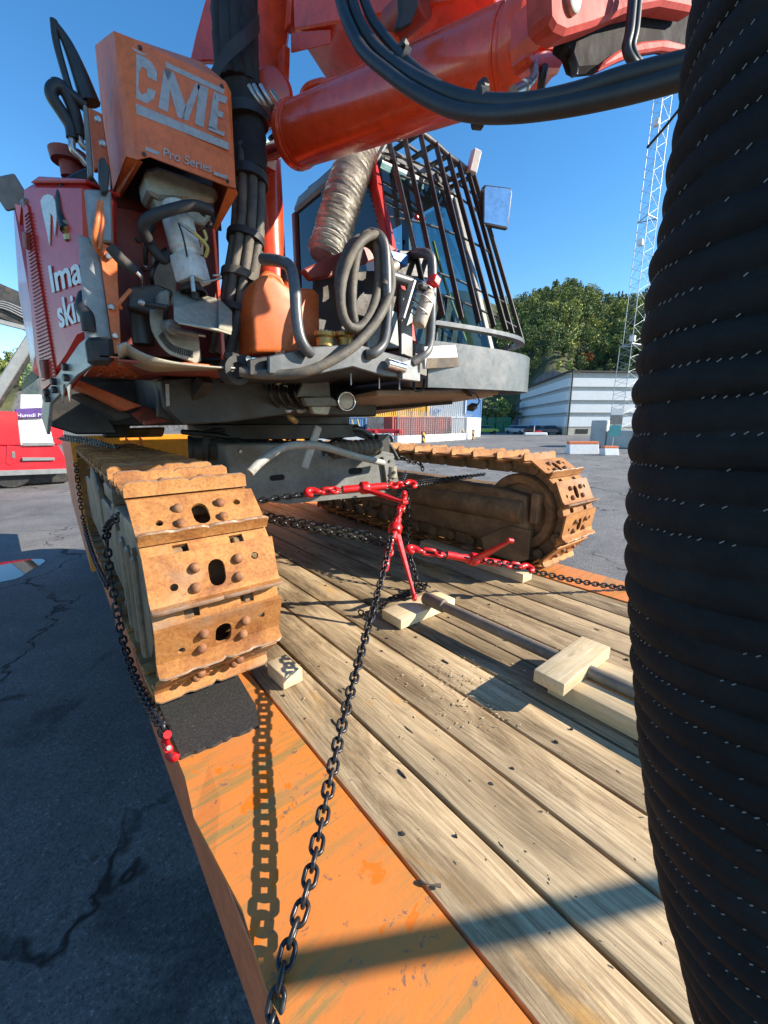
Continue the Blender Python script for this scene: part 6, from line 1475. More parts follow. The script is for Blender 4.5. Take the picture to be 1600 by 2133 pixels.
# ---- trees on the hill
def leafmat(name, c, v=0.35):
    m, nt, b = _nt(name); vv = coords(nt)
    n = noise(nt, vv, 0.9, 4, 0.6)
    r = ramp(nt, n, [(0.3, tuple(x * (1 - v) for x in c)), (0.7, tuple(x * (1 + v) for x in c))])
    L(nt, r.outputs[0], b.inputs['Base Color']); b.inputs['Roughness'].default_value = 0.8; b.inputs['Specular IOR Level'].default_value = 0.2
    return m
LM = {'pine': leafmat('pine_needles', (0.135, 0.175, 0.065)), 'spruce': leafmat('spruce_needles', (0.085, 0.12, 0.05)), 'birch': leafmat('birch_leaves', (0.29, 0.32, 0.09)), 'autumn': leafmat('autumn_leaves', (0.34, 0.12, 0.035)), 'lime': leafmat('lime_leaves', (0.20, 0.22, 0.04))}
M['bark'] = pm('bark', (0.10, 0.075, 0.055), 0.9, 0, 0.3, 4)
def crown_mesh(kind, seed, h):
    rg = random.Random(seed); m = MB()
    def leaf(c, s):
        n = Vector((rg.uniform(-1, 1), rg.uniform(-1, 1), rg.uniform(-.3, 1))).normalized(); u = n.orthogonal().normalized(); w = n.cross(u); a = rg.uniform(0, 6.28)
        u, w = u * math.cos(a) + w * math.sin(a), w * math.cos(a) - u * math.sin(a)
        m.poly([c + u * s, c + w * s * .6, c - u * s, c - w * s * .6])
    if kind in ('spruce',):
        for k in range(26):
            z = h * (0.12 + 0.86 * k / 26); rad = h * 0.21 * (1 - k / 26) ** 0.85 + 0.15
            for j in range(int(6 + 14 * (1 - k / 26))):
                a = rg.uniform(0, 6.28); q_ = rad * rg.uniform(0.25, 1.12)
                leaf(Vector((q_ * math.cos(a), q_ * math.sin(a), z - q_ * 0.35 + rg.uniform(-.2, .2))), rg.uniform(.3, .6))
    else:
        n = 15 if kind == 'pine' else 13
        for k in range(n):
            a = rg.uniform(0, 6.28); z = h * rg.uniform(0.34, 0.93); sp = h * 0.23 * math.sqrt(max(0.05, 1 - ((z / h - 0.6) / 0.42) ** 2)); q_ = sp * rg.uniform(0.2, 1)
            c = Vector((q_ * math.cos(a), q_ * math.sin(a), z)); cr = h * rg.uniform(0.07, 0.13)
            for j in range(34):
                d = Vector((rg.gauss(0, 1), rg.gauss(0, 1), rg.gauss(0, .7))).normalized() * cr * rg.uniform(.35, 1.05)
                leaf(c + d, rg.uniform(.28, .55))
    return m.mesh('crown', LM[kind])
def trunk_mesh(h, seed):
    rg = random.Random(seed); m = MB()
    m.tube([(0, 0, -0.6), (0.05, 0, h * .35), (0, .08, h * .9)], [h * .02, h * .015, h * .004], 7)
    for k in range(5):
        z = h * (0.35 + .1 * k); a = rg.uniform(0, 6.28); m.tube([(0, 0, z), (h * .12 * math.cos(a), h * .12 * math.sin(a), z + h * .07)], [h * .007, h * .002], 5)
    return m.mesh('trunk', M['bark'])
TREE = {}
for kind, h in (('pine', 10), ('spruce', 11), ('birch', 9), ('autumn', 6), ('lime', 6)):
    TREE[kind] = [(crown_mesh(kind, 10 * s + len(kind), h), trunk_mesh(h, s)) for s in range(3 if kind in ('pine', 'spruce', 'birch') else 1)]
KL = {'pine': 'dark green pine on the wooded hillside behind the warehouse', 'spruce': 'dark pointed spruce on the wooded hillside behind the warehouse', 'birch': 'light yellow-green birch on the wooded hillside behind the warehouse'}
KL2 = {'pine': 'dark green pine on the hillside beyond the red vehicle', 'spruce': 'dark pointed spruce on the hillside beyond the red vehicle', 'birch': 'light yellow-green birch on the hillside beyond the red vehicle'}
def tree(kind, az, r, sc, label, group=None, z=None):
    rg_ = random.Random(int(az * 1e5) + int(r * 10)); cm, tm_ = rg_.choice(TREE[kind])
    p = Vector((r * math.sin(az), r * math.cos(az), hill_h(az, r) if z is None else z))
    t = thing(kind + '_tree', label, 'tree', p, group)
    mw = Matrix.Translation(p) @ Matrix.Rotation(rg_.uniform(0, 6.28), 4, 'Z') @ Matrix.Diagonal((sc * rg_.uniform(.9, 1.2), sc * rg_.uniform(.9, 1.2), sc, 1))
    link('crown', cm, t, mw); link('trunk', tm_, t, mw)
rgt = random.Random(99)
def wood(az0, az1, n, labels, group):
    placed = []
    for k in range(n * 12):
        if len(placed) >= n: break
        az = R(rgt.uniform(az0, az1)); r = 120 + 190 * rgt.random() ** 1.25
        x, y = r * math.sin(az), r * math.cos(az)
        gap = 2.4 + (r - 120) * 0.010
        if any((x - a) ** 2 + (y - b) ** 2 < gap * gap for a, b in placed): continue
        if r < 124 and rgt.random() < 0.4: continue
        placed.append((x, y))
        u = 0.5 + 0.5 * math.sin(x * .07 + y * .05)
        kind = 'birch' if rgt.random() < 0.22 + 0.3 * u else ('pine' if rgt.random() < 0.62 else 'spruce')
        tree(kind, az, r, rgt.uniform(0.6, 0.95) * (0.7 if r < 140 else 0.85), labels[kind], group)
wood(55, 72, 285, KL, 'trees on the wooded hill')
wood(-6.5, 0.5, 45, KL2, 'trees on the hill beyond the red vehicle')
# the rest of the wood, farther up and between: one mass
def far_wood():
    vs, fs, mi = [], [], []; rg_ = random.Random(77)
    def clump(c, h, kind, n):
        for j in range(n):
            t = rg_.random(); z = h * (0.15 + 0.85 * t)
            rad = (h * 0.24 * (1 - t) + .1) if kind == 1 else h * 0.26 * math.sqrt(max(.05, 1 - ((t - .55) / .5) ** 2))
            a = rg_.uniform(0, 6.283); q_ = rad * math.sqrt(rg_.random()); p = c + Vector((q_ * math.cos(a), q_ * math.sin(a), z))
            nn = Vector((rg_.uniform(-1, 1), rg_.uniform(-1, 1), rg_.uniform(-.2, 1))).normalized(); u = nn.orthogonal().normalized(); w = nn.cross(u); s_ = rg_.uniform(.25, .5)
            b0_ = len(vs); vs.extend([p + u * s_, p + w * s_ * .7, p - u * s_, p - w * s_ * .7]); fs.append((b0_, b0_ + 1, b0_ + 2, b0_ + 3)); mi.append(kind)
    for a0, a1, n in ((54, 73, 620), (-7, 1, 90)):
        for k in range(n):
            az = R(rg_.uniform(a0, a1)); r = 119 + 195 * rg_.random() ** 0.9
            c = Vector((r * math.sin(az), r * math.cos(az), hill_h(az, r) - .3)); x_ = 0.5 + 0.5 * math.sin(c.x * .07 + c.y * .05)
            kind = 2 if rg_.random() < .2 + .3 * x_ else (0 if rg_.random() < .6 else 1)
            h = rg_.uniform(4, 8.5) if r > 135 else rg_.uniform(1.2, 4)
            clump(c, h, kind, int(34 + 12 * h))
    me = bpy.data.meshes.new('far_wood'); me.from_pydata(vs, [], fs)
    for k in ('pine', 'spruce', 'birch'): me.materials.append(LM[k])
    me.polygons.foreach_set('material_index', mi); me.update()
    return me
tag(link('far_wood', far_wood()), 'dense mixed wood covering the hillside', 'wood', kind='stuff')
def azof(px): d = _ray(px, 881); return math.atan2(d.x, d.y)
tree('autumn', azof(1212), 133, 0.9, 'red and orange autumn shrub low on the hillside above the cliff', 'autumn shrubs')
tree('autumn', azof(1196), 131, 0.7, 'smaller red autumn shrub low on the hillside above the warehouse roof', 'autumn shrubs')
tree('autumn', azof(1338), 180, 1.3, 'bright orange autumn tree on the hill beside the lattice mast', 'autumn shrubs')
tree('lime', azof(1276), 140, 0.55, 'small bright lime green bush on the hillside left of the mast', 'bushes')
for k, (px, D, s, lab) in enumerate(((1012, 98, 0.75, 'green bush at the foot of the cliff behind the left dumpsters'), (1045, 100, 0.85, 'broad green bush at the foot of the cliff behind the right dumpsters'), (1066, 104, 0.7, 'green bush at the corner of the warehouse'), (1029, 104, .8, 'dark green bush between the two bushes behind the dumpsters'))):
    tree('birch' if k % 2 else 'pine', azof(px), D, s, lab, 'bushes at the cliff', GROUND)
# ---- lattice mast
M['galv'] = pm('galvanised_steel', (0.40, 0.42, 0.43), 0.45, 0.5, 0.1, 3)
mb_ = at_dist(1296, 47)
mast = thing('lattice_mast', 'tall galvanised lattice mast in front of the white warehouse', 'mast', mb_)
u_me = MB(); u_me.tube([(0, 0, 0), (0, 0, 1)], 1.0, 6); u_me = u_me.mesh('brace', M['galv'], 0, 60)
def strut(a, b, r, name='brace'):
    a, b = Vector(a), Vector(b); d = b - a
    mw = Matrix.Translation(a) @ d.to_track_quat('Z', 'Y').to_matrix().to_4x4() @ Matrix.Diagonal((r, r, d.length, 1))
    return link(name, u_me, mast, mw)
def corners(w, z): return [Vector((mb_.x + w * math.cos(a), mb_.y + w * math.sin(a), z)) for a in (R(200), R(320), R(80))]
secs = [(GROUND, 8.3, 1.50, 1.32), (8.3, 20.5, 1.02, 0.98), (20.5, 34, 0.92, 0.86), (34, 50, 0.80, 0.74)]
for z0_, z1_, w0, w1 in secs:
    n = 7
    A_, B_ = corners(w0, z0_), corners(w1, z1_)
    for k in range(3): strut(A_[k], B_[k], 0.04, 'leg')
    for j in range(n):
        za, zb = z0_ + (z1_ - z0_) * j / n, z0_ + (z1_ - z0_) * (j + 1) / n; wa, wb = w0 + (w1 - w0) * j / n, w0 + (w1 - w0) * (j + 1) / n; wm = (wa + wb) / 2; zm = (za + zb) / 2
        P0, P1, P2 = corners(wa, za), corners(wm, zm), corners(wb, zb)
        for k in range(3):
            k2 = (k + 1) % 3
            strut(P0[k], P1[k2], 0.018); strut(P1[k2], P2[k], 0.018)
    for k in range(3): strut(B_[k], B_[(k + 1) % 3], 0.06, 'collar')
for px, py in ((1318, 705), (1334, 505), (1368, 255)):
    d = _ray(px, py); k = 47 / d.dot(Vector((FW.x, FW.y, 0)).normalized()) ; p = d * k
    m = MB(); m.box(p.x - .25, p.x + .25, p.y - .25, p.y + .25, p.z - .3, p.z + .3); m.build('aerial', M['white_wall'], mast, 0.05)
# ---- containers, barriers, fence
def corr(m, a, b, z0, z1, depth=0.06, pitch=0.28):
    a, b = Vector((a.x, a.y, 0)), Vector((b.x, b.y, 0)); t = (b - a).normalized(); n = Vector((-t.y, t.x, 0)); Lw = (b - a).length; k = 0; pts = []
    cnt = int(Lw / pitch); p_ = Lw / cnt
    for j in range(cnt):
        for f, o in ((0, 0), (.3, 0), (.5, depth), (.8, depth)): pts.append(a + t * ((j + f) * p_) + n * o)
    pts.append(b)
    lo = [m.bm.verts.new((p.x, p.y, z0)) for p in pts]; hi = [m.bm.verts.new((p.x, p.y, z1)) for p in pts]
    for j in range(len(pts) - 1): m.bm.faces.new((lo[j], lo[j + 1], hi[j + 1], hi[j]))
def container(name, label, a, b, z0, h, mat, depth=2.44):
    t = thing(name, label, 'container', Vector((a.x, a.y, z0)), 'shipping containers')
    a2, b2 = Vector((a.x, a.y, 0)), Vector((b.x, b.y, 0)); tt = (b2 - a2).normalized(); n = Vector((-tt.y, tt.x, 0))
    if n.dot(a2) < 0: n = -n
    m = MB(); corr(m, a2, b2, z0 + .12, z0 + h - .1, 0.06); m.build('side_wall', mat, t)
    m = MB(); m.prism([a2 + n * .1 + Vector((0, 0, z0)), b2 + n * .1 + Vector((0, 0, z0)), b2 + n * depth + Vector((0, 0, z0)), a2 + n * depth + Vector((0, 0, z0))], (0, 0, h)); m.build('box', mat, t)
    for zz in (z0 + .06, z0 + h - .06):
        m = MB(); m.beam(a2 + Vector((0, 0, zz)), b2 + Vector((0, 0, zz)), 0.14, 0.12); m.build('rail', mat, t)
    for p in (a2, b2):
        m = MB(); m.beam(p + Vector((0, 0, z0)), p + Vector((0, 0, z0 + h)), 0.18, 0.18); m.build('corner_post', mat, t)
    return t
M['cont_red'] = pm('faded_red_container', (0.33, 0.055, 0.045), 0.55, 0, 0.12, 0.8, dirt=(0.2, 0.06, 0.05), da=0.25, ds=0.8)
M['cont_grey'] = pm('grey_container', (0.42, 0.46, 0.50), 0.5, 0, 0.06, 0.6)
M['cont_yellow'] = pm('yellow_container', (0.66, 0.40, 0.05), 0.5, 0, 0.06, 0.6)
M['cont_blue'] = pm('blue_container', (0.06, 0.17, 0.38), 0.5, 0, 0.06, 0.6)
container('red_container', 'faded red shipping container behind the mesh fence', at_dist(818, 46), at_dist(938, 49), GROUND, 2.6, M['cont_red'])
container('yellow_container', 'yellow shipping container stacked above the faded red one', at_dist(770, 47.5), at_dist(890, 50.5), GROUND + 2.6, 2.6, M['cont_yellow'])
gc = container('grey_container', 'grey shipping container with dark letters beside the yellow one', at_dist(889, 51), at_dist(968, 53), GROUND + 2.6, 2.6, M['cont_grey'])
container('grey_container', 'grey shipping container at ground level behind the fence end', at_dist(938, 51), at_dist(972, 52), GROUND, 2.6, M['cont_grey'])
container('blue_container', 'blue shipping container stacked at the right end of the row', at_dist(968, 54), at_dist(1000, 60), GROUND + 2.6, 2.6, M['cont_blue'])
container('white_container', 'white shipping container at ground level at the right end of the row', at_dist(972, 53), at_dist(1000, 59), GROUND, 2.6, M['white_wall'])
container('blue_container', 'blue shipping container behind the red trailer chassis', at_dist(700, 52), at_dist(762, 54), GROUND, 2.6, M['cont_blue'])
container('red_container', 'faded red shipping container with white end behind the red trailer chassis', at_dist(640, 50), at_dist(672, 50.5), GROUND, 2.6, M['cont_red'])
a_, b_ = at_dist(891, 50.9), at_dist(968, 52.9); tdir = (b_ - a_).normalized(); me = text_mesh('lettering', 'CGM', 0.75, 0.01); me.materials.append(M['cont_blue'])
link('lettering', me, gc, frame(Vector((a_.x, a_.y, GROUND + 2.6 + 0.42)) + tdir * 0.15 + Vector((tdir.y, -tdir.x, 0)) * 0.12, tdir, (0, 0, 1)))
M['concrete'] = pm('pale_concrete', (0.50, 0.49, 0.46), 0.85, 0, 0.15, 1.2, dirt=(0.3, 0.27, 0.22), da=0.3, ds=1.0)
M['white_conc'] = pm('white_painted_concrete', (0.70, 0.71, 0.70), 0.7, 0, 0.06, 1.2)
M['orange_band'] = pm('orange_barrier_paint', (0.75, 0.20, 0.07), 0.6)
fa_, fb_ = atG(828, 926), atG(985, 915)
fence = thing('mesh_fence', 'wire mesh fence panels standing on white concrete blocks before the containers', 'fence', fa_)
nb = 7
for k in range(nb):
    p0, p1 = fa_.lerp(fb_, (k + .02) / nb), fa_.lerp(fb_, (k + .98) / nb)
    m = MB(); wallbox(m, p0, p1, 0.45, GROUND, GROUND + 0.75, 1); m.build('footing_block', M['white_conc'], fence, 0.05)
    m = MB(); m.tube([upz(p0, .75) + Vector((0.1, .1, 0)), upz(p0, 3.0) + Vector((.1, .1, 0))], 0.04, 6); m.build('post', M['galv'], fence)
    m = MB(); o = Vector((.1, .1, 0))
    for j in range(1, 14): q_ = p0.lerp(p1, j / 14) + o; m.tube([upz(q_, .8), upz(q_, 2.95)], 0.008, 3, False)
    for j in range(12): m.tube([upz(p0, .8 + j * .195) + o, upz(p1, .8 + j * .195) + o], 0.008, 3, False)
    m.build('mesh_panel', M['galv'], fence)
M['hazard'] = None
def mk_hazard():
    m, nt, b = _nt('black_yellow_hazard'); v = coords(nt, rnd=False)
    w = N(nt, 'ShaderNodeTexWave', wave_type='BANDS', bands_direction='DIAGONAL', i={'Scale': 1.1}); L(nt, v, w.inputs[0])
    c = ramp(nt, w.outputs[0], [(0.48, (0.02, 0.02, 0.02)), (0.52, (0.65, 0.32, 0.03))], 'CONSTANT'); L(nt, c.outputs[0], b.inputs['Base Color']); return m
M['hazard'] = mk_hazard()
for px, D, lab in ((965, 47, 'striped black and yellow post, left of the pair at the fence end'), (987, 47.5, 'striped black and yellow post, right of the pair at the fence end'), (884, 40, 'striped black and yellow post in front of the red container')):
    p = at_dist(px, D); m = MB(); m.box(p.x - .17, p.x + .17, p.y - .06, p.y + .06, GROUND, GROUND + 1.15)
    tag(m.build('hazard_post', M['hazard'], None, 0.02), lab, 'post', 'striped posts')
def barrier(label, px0, px1, D, h):
    a, b = at_dist(px0, D), at_dist(px1, D); t = (b - a).normalized(); n = Vector((-t.y, t.x, 0)); 
    th = thing('concrete_barrier', label, 'barrier', (a + b) / 2, 'concrete barriers')
    m = MB(); m.prism([a - n * .4, a - n * .22 + Vector((0, 0, h * .78)), a + n * .22 + Vector((0, 0, h * .78)), a + n * .4], b - a); m.build('block', M['white_conc'], th, 0.03)
    m = MB(); m.prism([a - n * .22 + Vector((0, 0, h * .781)), a - n * .2 + Vector((0, 0, h)), a + n * .2 + Vector((0, 0, h)), a + n * .22 + Vector((0, 0, h * .781))], b - a); m.build('painted_top', M['orange_band'], th, 0.02)
barrier('white concrete barrier with orange top before the concrete block', 1187, 1249, 25.5, 0.78)
barrier('short white concrete barrier with orange top at the foot of the sign', 1261, 1291, 24.5, 0.55)
p0 = at_dist(1232, 33); p1 = at_dist(1345, 31)
m = MB(); wallbox(m, p0, at_dist(1266, 32.3), 2.5, GROUND, GROUND + 2.1, 1); cw = m.build('concrete_block', M['concrete'], None, 0.06); tag(cw, 'grey concrete block house beside the mast foot', 'concrete block')
m = MB(); wallbox(m, at_dist(1267, 32.2), at_dist(1360, 30), 2.5, GROUND, GROUND + 1.35, 1); tag(m.build('low_wall', M['concrete'], None, 0.06), 'low pale concrete wall running behind the ribbed duct', 'wall')
sg = thing('info_sign', 'sign board on a pole before the lattice mast', 'sign', at_dist(1281, 30)); p = at_dist(1281, 30)
m = MB(); m.tube([p, upz(p, 2.9)], 0.04, 8); m.build('pole', M['galv'], sg)
rr_ = RT * 0.42
for z0_, z1_, mt_ in ((0.95, 1.75, 'white_conc'), (1.77, 2.45, 'frame_grey'), (2.47, 2.9, 'white_conc')):
    m = MB(); c = upz(p, 0) - Vector((0, .08, 0)); m.hexa([c - rr_ + Vector((0, 0, z0_)), c + rr_ + Vector((0, 0, z0_)), c + rr_ + Vector((0.02, .04, z0_)), c - rr_ + Vector((.02, .04, z0_)), c - rr_ + Vector((0, 0, z1_)), c + rr_ + Vector((0, 0, z1_)), c + rr_ + Vector((.02, .04, z1_)), c - rr_ + Vector((.02, .04, z1_))])
    m.build('board', pm('sign_teal', (0.05, 0.28, 0.30), 0.4) if z0_ < 1 else M[mt_], sg)
bs_ = thing('arrow_sign', 'small blue arrow sign on a white and red kerb block', 'sign', at_dist(1114, 62)); p = at_dist(1114, 62)
m = MB(); m.tube([p, upz(p, 2.2)], 0.06, 8); m.build('pole', M['white_conc'], bs_)
m = MB(); m.lathe(upz(p, 1.9) + Vector((-.05, -.1, 0)), (-.6, -.8, 0), [(0, 0), (0, .45), (.04, .45), (.04, 0)], 16); m.build('disc', M['cont_blue'], bs_)
m = MB(); m.beam(p + Vector((-1.2, .9, .25)), p + Vector((1.6, -1.2, .25)), 0.6, 0.5); m.build('kerb_block', M['white_conc'], bs_, 0.12)
m = MB(); m.beam(p + Vector((0.1, -.1, .62)), p + Vector((.9, -.65, .62)), 0.4, 0.22); m.build('red_top', M['red_paint'], bs_, 0.05)
# ---- parked cars and dumpsters at the warehouse
def car(label, px, D, paint, ang, sc=1.0):
    p = at_dist(px, D); t = thing('parked_car', label, 'car', p, 'cars parked at the warehouse')
    mw = Matrix.Translation(p) @ Matrix.Rotation(ang, 4, 'Z') @ Matrix.Scale(sc, 4)
    def put(m, name, mat, bevel=0.0, sm=None): link(name, m.mesh(name, mat, bevel, sm), t, mw)
    m = MB(); m.prism([(-2.2, -.9, .3), (2.2, -.9, .3), (2.25, -.9, .65), (1.9, -.9, .85), (1.2, -.9, .95), (-1.9, -.9, 1.0), (-2.25, -.9, .9)], (0, 1.8, 0)); put(m, 'body', paint, 0.1, 40)
    m = MB(); m.hexa([(-1.8, -.82, .96), (1.15, -.82, .92), (1.15, .82, .92), (-1.8, .82, .96), (-1.3, -.66, 1.45), (.35, -.66, 1.45), (.35, .66, 1.45), (-1.3, .66, 1.45)]); put(m, 'windows', M['dark_window'], 0.06, 40)
    m = MB(); m.hexa([(-1.33, -.69, 1.44), (.38, -.69, 1.44), (.38, .69, 1.44), (-1.33, .69, 1.44), (-1.2, -.6, 1.5), (.25, -.6, 1.5), (.25, .6, 1.5), (-1.2, .6, 1.5)]); put(m, 'roof', paint, 0.03, 40)
    for x in (-1.4, 1.4):
        for y in (-.92, .72):
            m = MB(); m.lathe((x, y, .33), (0, 1, 0), [(0, 0), (0, .2), (.02, .33), (.2, .33), (.2, 0)], 16); put(m, 'wheel', M['black_rubber'], 0, 40)
    for y in (-.6, .6):
        m = MB(); m.box(2.2, 2.27, y - .2, y + .2, .58, .72); put(m, 'headlight', M['white_part'], 0.02)
P_ = lambda n, c: pm(n, c, 0.25, 0.1, 0.05, 1, coat=0.6)
car('lime green parked car before the green dumpsters', 1012, 74, P_('car_lime', (0.25, 0.42, 0.05)), R(-35))
car('silver parked car left of the row at the warehouse', 1079, 73, P_('car_silver', (0.45, 0.47, 0.5)), R(-100))
car('white parked car second from the left at the warehouse', 1096, 72, P_('car_white', (0.65, 0.67, 0.7)), R(-95))
car('dark red parked car before the warehouse plinth', 1122, 70, P_('car_maroon', (0.12, 0.02, 0.025)), R(-80))
car('dark blue grey parked car at the right end of the row', 1151, 68, P_('car_blue', (0.035, 0.06, 0.085)), R(-40))
M['green_bin'] = pm('green_dumpster_paint', (0.02, 0.17, 0.085), 0.5, 0, 0.1, 1)
for k, (px, lab) in enumerate(((1006, 'leftmost of the four green dumpsters below the cliff'), (1025, 'second from the left of the four green dumpsters'), (1042, 'third from the left of the four green dumpsters'), (1058, 'rightmost of the four green dumpsters, nearest the parked cars'))):
    p = at_dist(px, 84); t = thing('dumpster', lab, 'dumpster', p, 'green dumpsters')
    a, b = at_dist(px - 8, 84), at_dist(px + 7, 84)
    m = MB(); wallbox(m, a, b, 1.6, GROUND + .15, GROUND + 2.0, 1); m.build('bin', M['green_bin'], t, 0.05)
    m = MB(); wallbox(m, a, b, 0.15, GROUND + 2.02, GROUND + 3.0, 1); m.build('open_lid', M['green_bin'], t, 0.03)
    for f in (.2, .8):
        q_ = a.lerp(b, f); m = MB(); m.lathe(q_ + Vector((0, 0, .1)), (1, 0, 0), [(-.06, .1), (.06, .1)], 10); m.build('caster', M['black_rubber'], t)
# ---- red trailer chassis
ra_, rb_ = at_dist(664, 33), at_dist(834, 33)
chs = thing('trailer_chassis', 'red skeletal trailer chassis with twin wheels parked before the containers', 'trailer', (ra_ + rb_) / 2)
M['bright_red'] = pm('bright_red_paint', (0.55, 0.02, 0.03), 0.4, 0, 0.08, 2)
for off_ in (0, 1.0):
    m = MB(); o = Vector((.3 * off_, off_, 0)); m.beam(upz(ra_, 1.25) + o, upz(rb_, 1.25) + o, 0.2, 0.32); m.build('beam', M['bright_red'], chs, 0.03)
for px in (700, 740, 780, 830):
    p = at_dist(px, 33); m = MB(); m.beam(upz(p, 1.2) - RT * 0 + Vector((-.2, -.5, 0)), upz(p, 1.2) + Vector((.5, 1.6, 0)), 0.25, 0.25); m.build('cross_member', M['bright_red'], chs, 0.03)
td = (rb_ - ra_).normalized(); tn = Vector((-td.y, td.x, 0))
for px in (772, 806):
    p = upz(at_dist(px, 32.6), 0.52)
    m = MB(); m.lathe(p, tn, [(0, .28), (0, .5), (.03, .52), (.3, .52), (.33, .5), (.33, 0)], 28); m.build('tyre', M['black_rubber'], chs, 0, 40)
    m = MB(); m.lathe(p - tn * .01, tn, [(0, .28), (.06, .24), (.06, .1), (0, .08), (0, 0)], 24); m.build('rim', M['white_part'], chs, 0, 40)
    m = MB(); m.tube([p + Vector((0, 0, .02)) + td * (.62 * math.cos(a)) + Vector((0, 0, .62 * math.sin(a))) for a in [math.pi * k / 10 for k in range(11)]], 0.03, 6); m.build('mudguard', M['frame_dark'], chs)
for px in (738, 750):
    p = at_dist(px, 32.8); m = MB(); m.tube([upz(p, 1.4), upz(p, 2.2) - td * .2], 0.05, 6); m.build('stake', M['yellow_wire'], chs)
wb0, wb1 = at_dist(600, 42), at_dist(820, 43)
m = MB(); wallbox(m, wb0, wb1, 0.5, GROUND, GROUND + 0.9, 1); tag(m.build('concrete_barrier', M['white_conc'], None, 0.05), 'long white concrete barrier beyond the red trailer chassis', 'barrier', 'concrete barriers')
# ---- red working vehicle at the left edge
VY = 16.0
veh = thing('red_truck', 'red working truck with a dark folded boom at the left edge', 'truck', Vector((-0.4, VY + .6, GROUND)))
def vp(pl, Y, dy, name, mat, bevel=0.02): return polyY(pl, Y, dy, name, mat, veh, bevel)
M['truck_red'] = pm('truck_red_paint', (0.58, 0.018, 0.03), 0.35, 0, 0.08, 1.5, coat=0.5)
vp([(-120, 925), (40, 930), (122, 928), (140, 960), (140, 978), (-120, 985)], VY, 1.6, 'lower_body', M['truck_red'])
vp([(-120, 852), (36, 858), (42, 928), (-120, 926)], VY + .05, 1.4, 'side_box', M['truck_red'])
vp([(36, 874), (100, 872), (112, 925), (42, 928)], VY + .25, 1.2, 'rear_box', M['white_wall'])
vp([(96, 868), (128, 874), (136, 926), (110, 926)], VY + .3, 1.0, 'rear_fender', M['truck_red'])
vp([(30, 852), (88, 851), (92, 870), (34, 872)], VY + .15, 1.0, 'name_board', pm('purple_board', (0.10, 0.05, 0.22), 0.4))
me = text_mesh('lettering', 'Hunsdi M', 0.16, 0.004, shear=0.25); me.materials.append(M['white_wall'])
a_, b_ = atY(34, 869, VY + .14), atY(90, 868, VY + .14); w_ = max(v.co.x for v in me.vertices); me.transform(Matrix.Scale((b_ - a_).length / w_, 4)); link('lettering', me, veh, frame(a_, b_ - a_, (0, 0, 1)))
vp([(42, 822), (86, 822), (90, 850), (41, 852)], VY + .3, .8, 'white_panel', M['white_wall'])
vp([(-120, 984), (140, 976), (140, 986), (-120, 996)], VY - .02, .03, 'side_skirt', M['silver_grey'], 0.005)
for y in (922, 953): vp([(46, y), (114, y), (114, y + 6), (47, y + 7)], VY - .08, .08, 'step', M['silver_grey'], 0.008)
vp([(14, 928), (46, 930), (48, 956), (22, 970), (12, 965)], VY - .02, .02, 'hatch', M['truck_red'], 0.01)
vp([(24, 940), (31, 940), (32, 954), (25, 954)], VY - .04, .02, 'hatch_handle', M['bare'], 0.005)
vp([(-20, 985), (140, 980), (140, 1004), (-20, 1012)], VY + .4, 1.0, 'undercarriage', M['frame_dark'])
for x in (-60, 20):
    p = atY(x, 975, VY + .2); p.z = GROUND + .5; m = MB(); m.lathe(p, (0, 1, 0), [(0, .25), (0, .47), (.04, .5), (.3, .5), (.3, 0)], 24); m.build('wheel', M['black_rubber'], veh, 0, 40)
for x in (70, 118):
    p = atY(x, 975, VY + .5); p.z = GROUND + .45; m = MB(); m.lathe(p, (0, 1, 0), [(0, .2), (0, .42), (.04, .45), (.3, .45), (.3, 0)], 24); m.build('wheel', M['black_rubber'], veh, 0, 40)
m = MB(); m.poly([atY(x, y, VY + .5) for x, y in ((46, 775), (68, 738), (84, 826), (72, 832), (44, 815))]); m.build('window', M['glass_clear'], veh)
group('boom_strut', M['silver_grey'], veh, lambda m: m.beam(atY(-60, 905, VY + .3), atY(72, 695, VY + .3), 0.30, 0.25), 0.02)
group('boom_strut', M['frame_dark'], veh, lambda m: m.beam(atY(-30, 880, VY + .5), atY(70, 722, VY + .5), 0.12, 0.2), 0.02)
group('folded_boom', M['frame_dark'], veh, lambda m: m.prism([atY(x, y, VY + .2) for x, y in ((-80, 555), (0, 590), (60, 616), (66, 690), (0, 662), (-80, 645))], (0, .5, 0)), 0.02)
group('boom_edge', M['silver_grey'], veh, lambda m: m.beam(atY(-60, 655, VY + .15), atY(70, 688, VY + .15), 0.1, 0.12), 0.01)
for k in range(4): hose([atY(-10, 626 + 4 * k, VY + .1), atY(20, 632 + 5 * k, VY + .1), atY(70, 655 + k * 6, VY + .1)], 0.02, 'boom_pipe', M['galv'], veh, 6, 3)
# small bits of yard: gravel fines
def puddle():
    c = atG(8, 1190); pts = []; rg_ = random.Random(2)
    for k in range(22):
        a = 2 * math.pi * k / 22; pts.append((c.x + (0.42 + .1 * math.sin(3 * a)) * math.cos(a) * 1.0 - .05, c.y + 0.55 * math.sin(a) * (1 + .12 * math.cos(2 * a)), GROUND + 0.004))
    m = MB(); m.poly(pts); return m
wm, nt_, b_ = _nt('puddle_water'); b_.inputs['Base Color'].default_value = (0.02, 0.02, 0.022, 1); b_.inputs['Roughness'].default_value = 0.02
tag(puddle().build('puddle', wm), kind='structure')

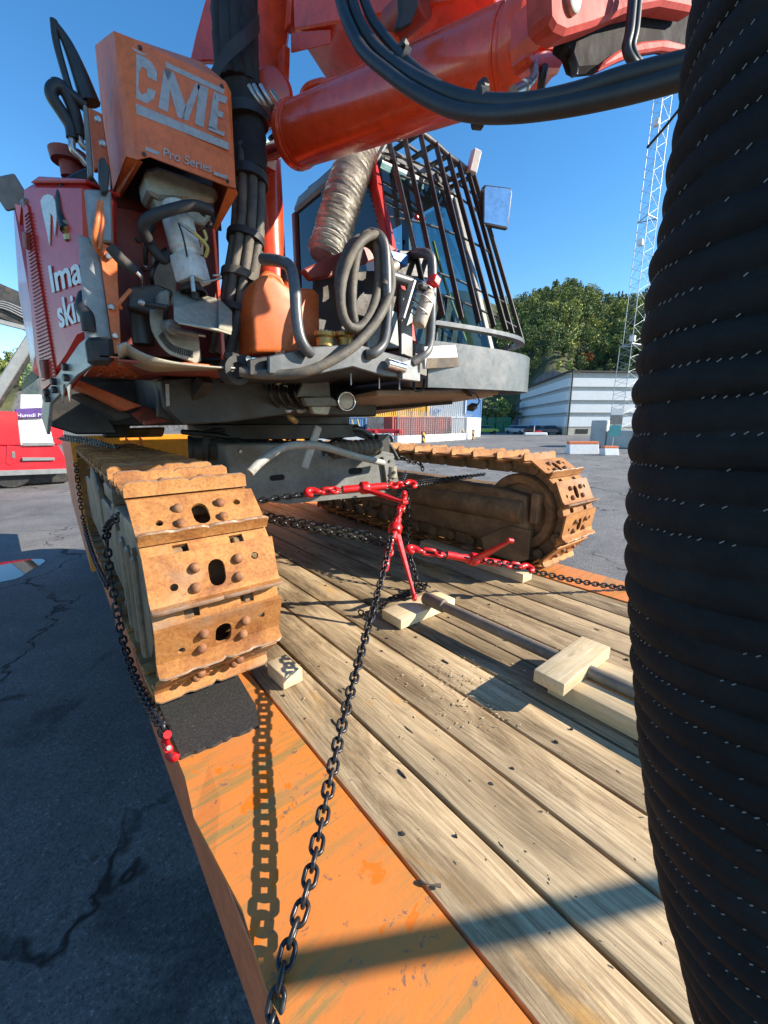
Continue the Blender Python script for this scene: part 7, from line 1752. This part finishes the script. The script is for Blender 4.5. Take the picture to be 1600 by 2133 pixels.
# ---- sawdust and splinters on the deck, grit on the asphalt
rgc = random.Random(31); m = MB()
for k in range(420):
    if k < 180: x, y = rgc.gauss(1.12, 0.10), rgc.gauss(0.86, 0.12)
    elif k < 240: x, y = rgc.gauss(1.75, 0.12), rgc.gauss(1.18, 0.10)
    else: x, y = rgc.uniform(0.52, 2.4), rgc.uniform(0.1, 2.2)
    if not (0.52 < x < 2.4): continue
    s_ = rgc.uniform(0.001, 0.0032); a = rgc.uniform(0, 3.14); u = Vector((math.cos(a), math.sin(a), 0)) * s_ * rgc.uniform(1, 3); w = Vector((-math.sin(a), math.cos(a), 0)) * s_ * .6
    c = Vector((x, y, DECK + 0.003)); m.prism([c + u, c + w, c - u, c - w], (0, 0, s_ * .6))
tag(m.build('wood_chips', M['timber']), 'pale sawdust and wood chips scattered on the plank deck', 'wood chips', kind='stuff')
m = MB()
for k in range(420):
    x, y = rgc.uniform(-1.4, 0.05), rgc.uniform(0.6, 6.0)
    s_ = rgc.uniform(0.002, 0.005); c = Vector((x, y, GROUND)); n = rgc.randint(4, 6); ph = rgc.uniform(0, 6)
    m.prism([c + Vector((math.cos(ph + 6.283 * j / n), math.sin(ph + 6.283 * j / n), 0)) * s_ * rgc.uniform(.7, 1.2) for j in range(n)], (0, 0, s_ * .9))
tag(m.build('grit', pm('dark_grit', (0.17, 0.165, 0.16), 0.9, 0, 0.4, 30)), 'loose grit lying on the shaded asphalt beside the trailer', 'grit', kind='stuff')
# twig on the deck beside the edge plate
tw = MB(); tw.tube(smoothpath([atZ(872, 1835, DECK + .006), atZ(890, 1842, DECK + .012), atZ(918, 1845, DECK + .008)], 4), [.003 + .0015 * math.sin(k) for k in range(9)], 6)
tag(tw.build('twig', M['bark'], None, 0, 60), 'small dry twig lying at the joint of the orange plate and the planks', 'twig')
# bolts on the grey cross frame and the near guard
for x, y in ((812, 960), (812, 1000), (500, 940), (500, 1020)):
    c = atY(x, y, BY - 0.031 if x > 700 else BY); m = MB(); m.lathe(c, (0, -1, 0), [(0, 0.012), (0.01, 0.012), (0.012, 0.009)], 6); m.build('bolt', M['bare'], cf)
for y, z in ((1.45, -0.40), (1.85, -0.40), (1.9, -0.74), (1.55, -0.78)):
    m = MB(); m.lathe((0.165, y, z), (-1, 0, 0), [(0, 0.016), (0.012, 0.016), (0.014, 0.012)], 6); m.build('bolt', M['frame_side'], trL)
